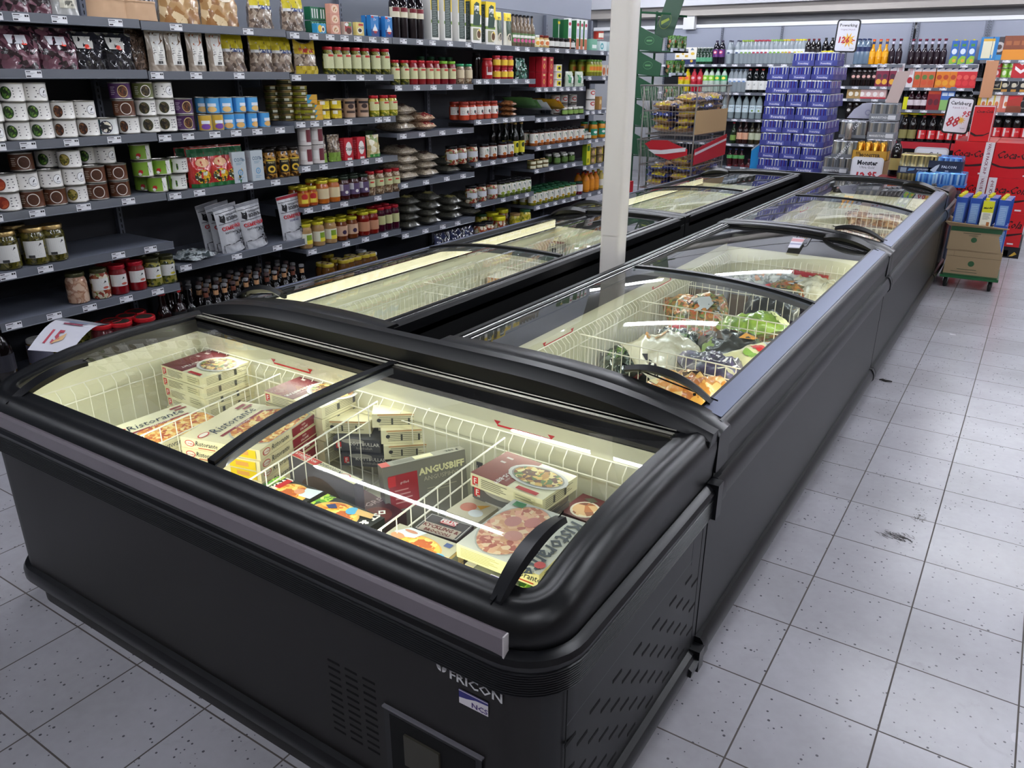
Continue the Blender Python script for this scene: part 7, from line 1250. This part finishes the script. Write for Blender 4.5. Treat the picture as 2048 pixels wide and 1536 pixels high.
for i,(A1,B1,z1) in enumerate((((666,876),(760,882),.560),((682,906),(772,912),.516))):
    boxq(A1,B1,(A1[0]+40,A1[1]-30),z1,.040,DK('KÖTTBULLAR'),1,side=DKB,labels='dark grey meatball box at left of the middle heap, %s'%('upper' if i==0 else 'lower'),grp='meatball boxes',d=.10,topm=GRB)
boxq((770,945),(937,906),(775,930),.600,.195,art_plain('8E8C80',[lambda w,d:('r',0,0,w*.1,d,REDF),lambda w,d:('l',w*.15,d*.2,w*.5,d*.8,4,'5A5A50'),lambda w,d:('r',w*.4,d*.15,w*.62,d*.85,'D8D2A8'),lambda w,d:('t','380 g',w*.86,d*.3,.017,'2A2A26',{'bold':1})],
 fr=lambda w,h:[('r',0,0,w,h,'77746A'),('r',w*.06,h*.35,w*.40,h*.86,'A01E26'),('t','grillad',w*.24,h*.72,.010,'F0DCD8'),('l',w*.12,h*.42,w*.34,h*.66,4,'D8908A')]+[(q[0],)+tuple([v+(w*.05 if k in (0,2) else h*.70 if k in (1,3) else 0) if isinstance(v,float) and q[0]=='r' else v for k,v in enumerate(q[1:])]) for q in flogo(.0,.0,1.2)[:1]]+[('t','ANGUSBIFF',w*.70,h*.78,.026,'DCD8A8',{'bold':2}),('t','ANGUSPIHVI',w*.68,h*.68,.018,'B4B098'),('l',w*.5,h*.50,w*.9,h*.58,2,'A8A48C')]),1,side='77746A',labels='large grey brown beef patty box standing before the meatball boxes',grp=None,d=.036,tilt=(-.12,0))
boxq((576,908),(742,985),(583,898),.600,.19,art_plain(CRM,[lambda w,d:('r',.002,.002,w*.42,d-.002,'D0322A'),lambda w,d:('t','MOZZARELLA',w*.21,d*.72,.014,'F2E0D8',{'rot':PI,'bold':1}),lambda w,d:('t','PIZZA',w*.21,d*.35,.008,'F2E0D8',{'rot':PI}),lambda w,d:('t','Ristorante',w*.58,d*.8,.022,'1E2A3A',{'rot':PI,'shear':.28}),lambda w,d:('e',w*.82,d*.5,.016,.010,'C8242C'),lambda w,d:('e',w*.82,d*.5,.013,.0075,'F0E8D8')],
 fr=lambda w,h:[('r',0,0,w,h,'57545C'),('e',w*.5,h*.45,w*.35,h*.4,'4A3A34')]),1,side='6A6670',labels='frozen pizza box standing on edge, its red and cream edge marked mozzarella',grp=None,d=.030,w=.27,name='frozen_pizza_box')
DKR='4E141E'
boxq((672,1000),(760,1052),(690,958),.500,.036,art_plain(DKR,[lambda w,d:('t','HÖGREV',w*.5,d*.55,.03,'C9A8A8',{'rot':PI/2,'bold':1}),lambda w,d:('l',w*.6,d*.2,w*.9,d*.6,4,'9A6A6A'),lambda w,d:('e',w*.75,d*.3,.04,.04,'7A2A20')],fr=txtrows(.12,.036,.03,3,'8A6A6A')),2,side='3A1018',labels='dark maroon meal box lying low behind the quiche boxes',grp='maroon meal boxes')
boxq((941,945),(1085,1000),(1025,907),.655,.036,art_findus('7E2A22',MEAT,(.67,.56),.38,'ANGUS-BIFF'),1,labels='frozen beef stew box with chickpea plate, top of the right pile',grp=None)
boxq((945,968),(1080,1018),(1020,935),.617,.036,lambda w,d,h:([],flogo(.006,.006)+[('e',w*.4,h*.9,w*.22,h*.4,'A8A49C'),('t','MINESTRONE',w*.72,h*.15,.014,'D8D4CE',{'bold':1})],txtrows(d,h,.012,4,'A09C8C')),4,side='5E5C5C',labels='grey frozen meal box under the beef stew box',grp='grey meal boxes in the right pile')
MB_=food('meatballs_plate',['8A4A1E','A8602A','6A3014','C9A070','D8C9A8'],40,rough=.5)
boxq((1118,1022),(1178,1045),(1160,985),.565,.036,art_plain('5A1A1E',[lambda w,d:('e',w*.55,d*.4,w*.42,d*.36,'C9C0B0'),lambda w,d:('e',w*.55,d*.4,w*.36,d*.31,MB_),lambda w,d:('p',[(w*.2,d*.8),(w*.5,d*.72),(w*.62,d*.86),(w*.4,d*.95)],'4A4A38')]),4,side='4A1A1E',labels='dark red meal box with meatball plate at the far right',grp='dark red meal boxes')
boxq((892,1022),(955,1046),(935,985),.575,.034,art_plain('C9BFA4',[lambda w,d:('e',w*.35,d*.45,w*.22,d*.2,'C8705A'),lambda w,d:('p',[(w*.5,d*.6),(w*.8,d*.8),(w*.7,d*.5)],'D8A03A'),lambda w,d:('e',w*.7,d*.3,w*.2,d*.16,'D8DCE0')]),4,side='B8AE94',labels='pale box with pink shrimp picture beside the basket divider',grp='pale seafood boxes')
def art_hamp(w,d,h):
    n=26; P=[(w*.36+w*.34*math.cos(2*PI*j/n),d*.5+d*.47*math.sin(2*PI*j/n)) for j in range(n)]
    return [('p',[(w*.36+(x-w*.36)*1.06,d*.5+(y-d*.5)*1.03) for x,y in P],'A8A59A'),('p',P,PIZH),('e',w*.26,d*.62,w*.09,d*.1,'B87870'),('e',w*.42,d*.4,w*.1,d*.09,'C08478'),('e',w*.45,d*.7,w*.08,d*.1,'B87068'),('t','Ristorante',w*.80,d*.45,.062,'3A4048',{'rot':-PI/2,'shear':.2,'bold':1,'sx':.86}),('r',w*.06,d*.88,w*.2,d*.97,'3A7A4A'),('e',w*.93,d*.12,.012,.012,'C04A4A')],txtrows(w*.62,h,.01,6,'8A8458')+rist(w*.82,h*.4,.022)+[('r',w*.72,h*.15,w*.94,h*.25,'B8402A')],txtrows(d,h,.02,4)
boxq((913,1087),(1078,1150),(1012,993),.645,.032,art_hamp,1,side='EFE2A0',labels='large ham pizza box with grey script lettering, right front compartment',name='frozen_pizza_box',topm=mat('C9C6BA',.35))
boxq((930,1128),(1062,1178),(985,1075),.585,.034,lambda w,d,h:([('r',0,0,w,d,'DCD6BC'),('e',w*.28,d*.35,w*.16,d*.18,'E0982A'),('e',w*.28,d*.35,w*.10,d*.12,'F0B84A'),('t','420g',w*.08,d*.3,.018,'3A3A3A',{'rot':PI/2}),('p',[(w*.02,d*.1),(w*.16,d*.1),(w*.2,d*.26),(w*.1,d*.3)],'5A7A9A')],[('r',0,0,w*.8,h,'E9DFA8'),('r',w*.86,0,w,h,'C8404A')],[('r',0,0,d,h,'C8404A')]),5,side='E6DCB0',labels='cream ready meal box peeking under the ham pizza',grp='cream meal boxes')
boxq((912,1165),(1034,1216),(930,1128),.590,.036,art_plain(food('grey_green_print',['6E6E60','84846E','5A5C50'],20,kind='noise'),[lambda w,d:('p',[(w*.62,0),(w,0),(w,d),(w*.72,d*.85),(w*.82,d*.5),(w*.66,d*.3)],LET),lambda w,d:('e',w*.92,d*.12,.012,.012,'E0602A'),lambda w,d:('r',w*.30,d*.28,w*.62,d*.74,'E4E0EC'),lambda w,d:('r',w*.31,d*.31,w*.61,d*.71,'4A4690'),lambda w,d:('t','Dafgårds',w*.46,d*.44,.020,'F0ECF6',{'shear':.25,'bold':1,'sx':.85}),lambda w,d:('r',w*.38,d*.38,w*.55,d*.40,'F0ECF6')]),5,side='5A6A3A',labels='grey green lettuce box at the front corner',grp='lettuce boxes at the front corner',d=.085)
def art_pie(flip):
    def f(w,d,h):
        n=26; P=[(w*(.56 if not flip else .44)+w*.36*math.cos(2*PI*j/n),d*.5+d*.44*math.sin(2*PI*j/n)) for j in range(n)]; K_='23241E'
        it=[('r',0,0,w,d,K_),('r',0,0,w*.14,d,LET) if not flip else ('r',0,d*.55,w*.16,d,LET),('p',P,'D8A85A'),('p',[(w*.5+(x-w*.5)*.93,d*.5+(y-d*.5)*.93) for x,y in P],QUI)]
        if not flip: it+=[('t','& SKINKPAJ',w*.30,d*.44,.030,'EDE6DC',{'rot':PI/2,'bold':2,'sx':.9}),('r',w*.22,d*.60,w*.34,d*.95,'C8282A'),('p',[(w*.75,d*.6),(w*.99,d*.62),(w*.99,d*.98),(w*.7,d*.9)],'D0D8DC'),('e',w*.68,d*.72,w*.09,d*.10,'D8926A'),('r',w*.05,d*.04,w*.17,d*.34,'34306A'),('t','Dafgårds',w*.14,d*.19,.014,'E0DCEC',{'rot':PI/2,'shear':.25})]
        else: it+=[('t','OST & SKINKPAJ',w*.84,d*.40,.028,'EDE6DC',{'rot':-PI/2,'bold':2,'sx':.95}),('l',w*.70,d*.2,w*.74,d*.7,1,'D8CFC0'),('r',w*.03,d*.08,w*.15,d*.36,'34306A'),('t','Dafgårds',w*.12,d*.22,.014,'E0DCEC',{'rot':PI/2,'shear':.25}),('e',w*.58,d*.80,.016,.016,'5AA8CC'),('p',[(w*.2,d*.66),(w*.3,d*.60),(w*.38,d*.70),(w*.28,d*.80)],'2E3A6A'),('p',[(w*.66,d*.74),(w*.9,d*.80),(w*.86,d*.95),(w*.6,d*.92)],'D8B070')]
        return it,txtrows(w,h,.02,4,'6A6A60'),txtrows(d,h,.02,4,'6A6A60')
    return f
boxq((482,992),(572,1028),(560,951),.605,.036,art_pie(False),5,side='3A3A32',labels='ham quiche box in the front left pile of quiches',grp='quiche boxes, left pile')
boxq((577,1030),(692,1083),(660,990),.605,.036,art_pie(True),5,side='2E2E28',labels='cheese and ham quiche box in the next pile',grp='quiche boxes, middle pile')
def art_pie3(w,d,h):
    n=26; P=[(w*.50+w*.38*math.cos(2*PI*j/n),d*.44+d*.43*math.sin(2*PI*j/n)) for j in range(n)]
    return [('r',0,0,w,d,'B8B29A'),('p',P,'DDA45A'),('p',[(w*.5+(x-w*.5)*.93,d*.44+(y-d*.44)*.93) for x,y in P],QUI),('p',[(w*.06,d*.70),(w*.2,d*.99),(w*.45,d*.99),(w*.38,d*.70),(w*.2,d*.6)],'DADFE2'),('e',w*.16,d*.60,w*.1,d*.1,'D8926A'),('e',w*.26,d*.86,w*.1,d*.05,'C88A70'),('e',w*.88,d*.34,.018,.018,'5AA8CC'),('r',w*.80,d*.76,w*.9,d*.9,'4A5A8A'),('p',[(w*.93,d*.05),(w,0),(w,d*.5),(w*.94,d*.45)],'D8B878')],[('r',w*.68,0,w*.86,h,'8AA03A'),('r',0,0,w*.6,h,'6A6A5A')],[('r',0,0,d,h,'D8BC84'),('r',d*.5,.004,d*.8,h*.8,'8A8A7A')]
boxq((738,1091),(868,1141),(788,1043),.615,.036,art_pie3,5,side='8A8468',labels='quiche box with hand picture, right front compartment',grp='quiche boxes, right pile')
boxq((827,1056),(913,1083),(862,1026),.590,.036,art_plain('3A3434',[lambda w,d:('r',.003,.003,w-.003,d-.003,'C8C4BC'),lambda w,d:('r',.005,.005,w-.005,d-.005,'3A3434'),lambda w,d:('r',w*.08,0,w*.92,d*.5,'B8A898'),lambda w,d:('t','KYCKLING &',w*.5,d*.28,.018,'6A2420',{'bold':2,'sx':.9}),lambda w,d:('t','BROCCOLI',w*.5,d*.06,.014,'6A2420',{'bold':2}),lambda w,d:('r',w*.36,d*.62,w*.70,d*.88,'C8242C'),lambda w,d:('r',w*.37,d*.64,w*.69,d*.86,'F0E8E4'),lambda w,d:('r',w*.38,d*.66,w*.68,d*.84,'C8242C'),lambda w,d:('t','FELIX',w*.53,d*.69,.018,'F4ECE8',{'bold':2})]),4,side='3A2A2A',labels='dark box with red name plate over chicken lettering',grp='chicken meal boxes')
# clear shrink film glints over the back left pile come from its coat
# ---- bags in the rows ----
def bagat(k,u,v,z,rz,label,grp=None,rx=0,ry=0):
    p=at(u,v,2,z+.03); return put(k,(p.x,p.y,z),rz,label,grp,rx,ry)
VG='vegetable bags in the near right freezer'
VEG=food('mixed_veg_bag',['6A5A22','9A6A2A','C8863A','3A3A1A','7A8A3A','B85A2A'],60,rough=.3,clear=.4,bump=.4); SPI=food('spinach_film',['16200F','24361A','0E140A','4A5A44','8A9490'],30,kind='noise',rough=.12,clear=1); CRF=food('cream_film',['D8D0B4','E6E0CA','BFB698'],8,kind='noise',rough=.25,clear=.6); WED=food('potato_wedges',['D88A2A','E8A84A','B8661A','F0C478'],28,rough=.35,clear=.4,bump=.5); PUR=food('purple_film',['2A1E38','3A2A4A','1A1426','5A4A70'],12,kind='noise',rough=.4,clear=.2)
LIM=food('lime_film',['8AA83A','A4C24A','7A9A34'],10,kind='noise',rough=.3,clear=.5); CLF=food('frosted_clear_film',['8E9898','B4BCBA','6A7472','D4D8D6'],18,kind='noise',rough=.12,clear=1); RBX='B8202C'
sk=lambda w,l,t,m,sd,arts=(),am=.010:(lambda:sack(w,l,t,m,sd,arts,amp=am))
B1=K('vegetable_bag','bag',sk(.27,.32,.10,VEG,201,[('p',[(-.06,.02),(-.02,.08),(.02,.07),(.06,.10),(.07,.04),(.04,0),(-.02,-.01)],'C9CCD0'),('t','Wok',.0,.03,.05,'3A3A44',{'shear':.3}),('r',-.12,-.10,-.07,-.06,'C8242C')])); B2=K('vegetable_bag','bag',sk(.24,.28,.09,'2A2C28',202,[('r',-.12,.04,.0,.13,LIM),('r',-.08,.06,-.03,.11,'C8282E'),('e',.02,-.01,.035,.03,'6A5A4A'),('p',[(.04,-.10),(.10,-.08),(.11,-.02),(.05,-.04)],'D8A03A')]))
B3=K('vegetable_bag','bag',sk(.20,.27,.08,LIM,203,[('r',-.06,.08,.08,.13,'DDE0A8'),('l',-.07,-.08,.06,.02,5,'5A7A2A'),('r',.02,.085,.06,.125,'C8CC6A')])); B4=K('spinach_bag','bag',sk(.18,.24,.07,SPI,204,[('e',.0,.0,.05,.04,LEAF),('t','Gårdens',.05,.04,.022,'D8DCD8',{'rot':.3})],.014)); B5=K('potato_bag','bag',sk(.26,.34,.11,CRF,205,[('p',[(-.12,-.12),(.10,-.15),(.12,-.02),(-.11,.02)],'2E2A2E'),('t','Klyftor',.0,-.09,.05,'C9C4B0',{'shear':.3}),('e',.0,.12,.05,.03,'D89A4A')],.012))
B6=K('potato_bag','bag',sk(.24,.32,.10,PUR,206,[('t','Potatis',.0,.06,.06,'E0DCE4',{'shear':.3,'rot':PI}),('t','Klyftor',.0,.0,.055,'E0DCE4',{'shear':.3,'rot':PI}),('p',[(-.12,-.16),(.12,-.16),(.12,-.06),(0,-.08),(-.12,-.05)],CRF)],.010)); B7=K('potato_wedge_bag','bag',sk(.24,.28,.10,WED,207,[('e',.03,.02,.03,.04,'5A3A22'),('p',[(-.10,.02),(-.02,.06),(.02,.12),(-.08,.12)],'E8D8A0')],.012)); B8=K('vegetable_bag','bag',sk(.24,.28,.09,'33342E',208,[('e',-.03,.0,.04,.035,'5A4A3A'),('p',[(.02,-.04),(.08,-.02),(.10,.05),(.05,.03)],'E8A02A'),('p',[(-.12,-.13),(-.02,-.13),(-.08,-.02),(-.12,-.02)],'8AA04A'),('r',-.10,.04,-.07,.07,'C8242C'),('p',[(.0,.08),(.09,.06),(.10,.13),(.0,.13)],'D8804A')]))
B9=K('vegetable_bag','bag',sk(.16,.30,.07,'E4DCAC',209,[('r',-.05,.02,.06,.12,'C8CCD0'),('r',-.045,.025,.055,.115,'7A7E80'),('r',-.05,-.05,.02,-.01,'C8302E'),('e',.0,-.09,.03,.02,'8AB04A')],.006))
BX=K('frozen_box','box',lambda:carton(.26,.20,.055,'9A9A9C',[('r',.02,.01,.04,.045,'C8242C'),('l',.06,.012,.22,.045,4,'5A5A60')],top=[('r',0,0,.26,.2,'8A8A90'),('r',.05,.05,.2,.15,'6A5A4A')]))
# hidden layer first: every compartment is filled from its floor
def fill(k,us_,z,lab,grp):
    for i,(x,y,r) in enumerate(us_): put(k,(x,y,z),r,label_of(lab,i,len(us_)).replace('from left','counted from the camera'),grp)
fill(B5,[(-.42,-.16,.1),(-.70,-.10,1.5),(-.42,.12,.2)],ZF,'cream bag at the bottom of the first vegetable compartment',VG); fill(B8,[(-.42,.50,.3),(-.42,.74,.2),(-.72,.62,1.4)],ZF,'dark bag at the bottom of the second vegetable compartment',VG); fill(B1,[(-.45,1.06,0),(-.70,1.20,1.2),(-.42,1.26,.3)],ZF,'mixed bag at the bottom of the third compartment',VG); fill(B6,[(-.42,1.62,.2),(-.68,1.72,1.5),(-.42,1.86,0)],ZF,'purple bag at the bottom of the fourth compartment',VG)
bagat(B7,1384,792,.54,1.2,'orange potato wedge bag at the front end under the handle',VG,rx=-.1); bagat(B5,1340,728,.52,.9,'cream and black potato bag near the front end',VG,rx=.25,ry=-.1); bagat(B6,1428,756,.545,.55,'purple and cream bag with white script lettering',VG,ry=.15)
bagat(B4,1250,722,.50,.6,'glossy dark spinach bag by the basket wall',VG,ry=-.3); bagat(B4,1352,690,.51,.3,'glossy dark spinach bag in the middle',VG,rx=.2); bagat(B8,1462,700,.53,.4,'black bag with carrot and yellow squash print',VG); bagat(B9,1528,715,.55,-.5,'cream and yellow carton like bag along the rim',VG,ry=.2)
bagat(B3,1508,655,.555,-.9,'lime green bag with pale end panel',VG,rx=.15); bagat(B1,1396,640,.53,.5,'colourful wok vegetable bag with white cloud label',VG,rx=.45,ry=-.1); bagat(B2,1545,612,.53,.2,'black bag with lime corner and red mark',VG,rx=.2); bagat(B4,1378,600,.50,1.1,'dark bag against the far basket wall',VG,rx=.5)
bagat(BX,1405,590,.53,.05,'grey frozen box standing behind the wok vegetables',VG,rx=1.2); bagat(BX,1470,600,.52,.05,'grey frozen box right of the other one',VG,rx=1.2)
RBK=K('red_frozen_box','box',lambda:carton(.25,.18,.05,RBX,[('r',.17,.008,.22,.04,'D8D8D4'),('l',.175,.012,.215,.036,1,'2A2A2A'),('t','Eldorado' if 0 else ' ',.1,.02,.02,'F0E0E0')],side=[('r',.0,.0,.18,.05,'C8302A'),('r',.04,.01,.14,.04,'E8A070')],top=[('r',.03,.03,.2,.15,'C8443A')]))
bagat(RBK,1618,545,.58,-.25,'red frozen box with barcode lying across the far vegetable compartment',VG,ry=.05); bagat(RBK,1492,538,.52,1.1,'red frozen box leaning on the basket wall',VG,ry=-.7); bagat(RBK,1530,540,.47,.1,'red frozen box low behind the clear bags',VG)
B10=K('fish_bag','bag',sk(.24,.26,.09,CLF,211,[('p',[(-.04,.0),(.0,.05),(.05,.03),(.02,-.03)],'5A4A4A'),('e',-.05,-.06,.03,.02,'C88A5A')],.015)); B11=K('berry_bag','bag',sk(.26,.30,.10,PUR,212,[('t','Gårdens',.0,.03,.05,'C8A8C8',{'shear':.3,'rot':.4}),('t','& bär',.03,-.04,.045,'C8A8C8',{'shear':.3,'rot':.4})],.012))
bagat(B10,1578,560,.53,.4,'frosted clear bag with dark print in the far compartment',VG); bagat(B11,1648,560,.53,.2,'dark purple berry bag with pinkish script',VG,ry=.15); bagat(B5,1632,592,.53,.6,'small cream bag under the purple berry bag',VG); bagat(B1,1580,595,.52,-.2,'mixed vegetable bag along the rim before the glass divider',VG); bagat(B10,1510,566,.50,1.2,'frosted bag with round white disc',VG)
BRD=food('brown_bread',['8A5A38','A8744A','6A4026','C89A70'],18,kind='noise',rough=.35,clear=.7,); PNK=food('pink_meat_pack',['C89A8A','D8B0A0','A87A6E','E0C8BC'],24,kind='noise',rough=.2,clear=.8)
C1=K('bread_bag','bag',sk(.22,.28,.09,BRD,221,[('p',[(-.10,.06),(.10,.10),(.10,.13),(-.10,.13)],'C9C9CC')],.010)); C2=K('meat_pack','pack',sk(.24,.30,.08,PNK,222,[],.012)); BG='bread and meat bags in the far right freezer'
fill(C2,[(-.42,2.34,.1),(-.70,2.42,1.4),(-.42,2.58,.2)],ZF,'pinkish meat pack at the bottom of the first compartment',BG); fill(C1,[(-.40,2.88,.1),(-.62,3.02,1.4),(-.40,3.12,.2)],ZF,'brown bread bag at the bottom of the second compartment',BG); fill(C1,[(-.45,3.45,0),(-.45,3.68,.2),(-.72,3.6,1.3),(-.45,4.15,.2),(-.7,4.2,1.3)],ZF,'brown bread bag far inside the last compartments',BG)
bagat(C2,1702,474,.50,.2,'pinkish meat pack near the double handle',BG); bagat(C2,1660,478,.48,1.1,'pinkish meat pack left of the other',BG); bagat(C1,1722,438,.50,.4,'brown bread bag with grey tip leaning left',BG,rx=.3); bagat(C1,1772,446,.50,.1,'brown bread bag against the right rim',BG,rx=.1); bagat(C1,1790,440,.49,-.4,'orange brown bread bag behind the divider wires',BG)
LG='bags in the shelf side freezers'
D1=K('fish_bag','bag',sk(.26,.30,.10,food('white_grey_film',['B8BCB4','D4D8C8','8A907E','E4E6DA'],16,kind='noise',rough=.12,clear=1),231,[('e',.0,.05,.015,.015,'3A3A34'),('r',-.10,-.12,.04,-.08,'A8A83A')],.015)); D2=K('shrimp_bag','bag',sk(.26,.30,.10,food('shrimp_film',['A89A8E','8A3A34','C9BEB4','5A4A48','B8A86A'],26,kind='noise',rough=.12,clear=1),232,[('r',-.06,.03,.06,.09,'B8402E')],.016)); D3=K('fillet_box','box',lambda:carton(.30,.20,.05,'C88A5A',[('r',.01,.01,.2,.04,'D8B48A')],top=[('r',0,0,.3,.2,'C9C4BC'),('r',.2,.02,.28,.18,'C8743A')]))
fill(D1,[(-1.75,.84,.3),(-1.46,.86,.1),(-1.75,1.12,.2),(-1.46,1.14,.3)],ZF,'white bag at the bottom of the middle shelf side compartment',LG); fill(D2,[(-1.75,1.46,.2),(-1.46,1.46,.3),(-1.75,1.8,.2),(-1.46,1.8,.1)],ZF,'shrimp bag at the bottom of the last near compartment',LG)
fill(D1,[(-1.74,.84,1.1),(-1.46,.90,.2)],ZF+.10,'white and grey frozen bag beside the empty basket',LG); fill(D2,[(-1.72,1.12,.4),(-1.70,1.44,.2),(-1.46,1.66,.5),(-1.74,1.74,.1)],ZF+.10,'colourful frozen bag under the shelf side lid',LG)
bagat(D3,1040,560,ZF+.10,.1,'long orange and grey fillet box along the inner rim',LG); p=at(1083,478,2,.62); put(K('grey_carton','box',lambda:carton(.34,.18,.12,'A8A49C',[('r',.02,.02,.12,.10,'D8D4CC'),('r',.2,.03,.24,.09,'2A2A2A'),('r',.27,.03,.31,.09,'2A2A2A')],top=[('r',0,0,.34,.18,'7A3A38')])),(p.x,p.y,.50),.15,'open grey carton with red top in the shelf side freezer',LG)
fill(D2,[(-1.5,2.4,.2),(-1.75,2.4,.3)],ZF,'shrimp bag in the far shelf side freezer',LG); E1b=K('mussel_bag','bag',sk(.26,.30,.12,food('brown_black_film',['4A4038','2A2420','8A8070','6A5A4C'],26,kind='noise',rough=.2,clear=.8),241,[],.015)); p=at(1365,408,2,.50); put(E1b,(p.x,p.y,ZF),.4,'brown and black mussel bag alone in the far basket',LG); put(E1b,(p.x+.05,p.y+.25,ZF),1.2,'second brown bag behind the lone mussel bag',LG)
# a price card stuck on the far lid glass, and a loose black cable tie
x_,u_=at(1607,482,2,.83),0
for _ in range(20): x_=at(1607,482,2,A(XR-x_.x)+.001)
b=MB(); P=[at(q[0],q[1],2,A(XR-x_.x)+.002) for q in ((1574,496),(1599,497),(1612,477),(1585,474))]; b.face(P,mat('2A2A34',.4)); c=sum(P,Vector())/4; Pn=[c+(p-c)*.9+Vector((0,0,.0006)) for p in P]; b.face(Pn,mat('C9C4D0',.4)); b.face([Pn[3].lerp(Pn[0],.08)+Vector((0,0,.0005)),Pn[2].lerp(Pn[1],.08)+Vector((0,0,.0005)),Pn[2].lerp(Pn[1],.4)+Vector((0,0,.0005)),Pn[3].lerp(Pn[0],.4)+Vector((0,0,.0005))],mat('B8606A',.4)); b.face([Pn[3].lerp(Pn[0],.55)+Vector((0,0,.0005)),Pn[2].lerp(Pn[1],.55)+Vector((0,0,.0005)),Pn[2].lerp(Pn[1],.72)+Vector((0,0,.0005)),Pn[3].lerp(Pn[0],.72)+Vector((0,0,.0005))],mat('7A7AA0',.4))
o=build('lid_price_card',b,None,smooth=0); tag(o,'small price card stuck on the glass lid before the crescent handle','price card')
p=at(1368,738,2,.63); p2=at(1378,748,2,.64); p3=at(1392,762,2,.63); b=MB(); b.tube([p,p2,p3],.0028,mat('0C0C0E',.5),6); o=build('cable_tie',b); tag(o,'loose black cable tie lying on the cream potato bag','cable tie')
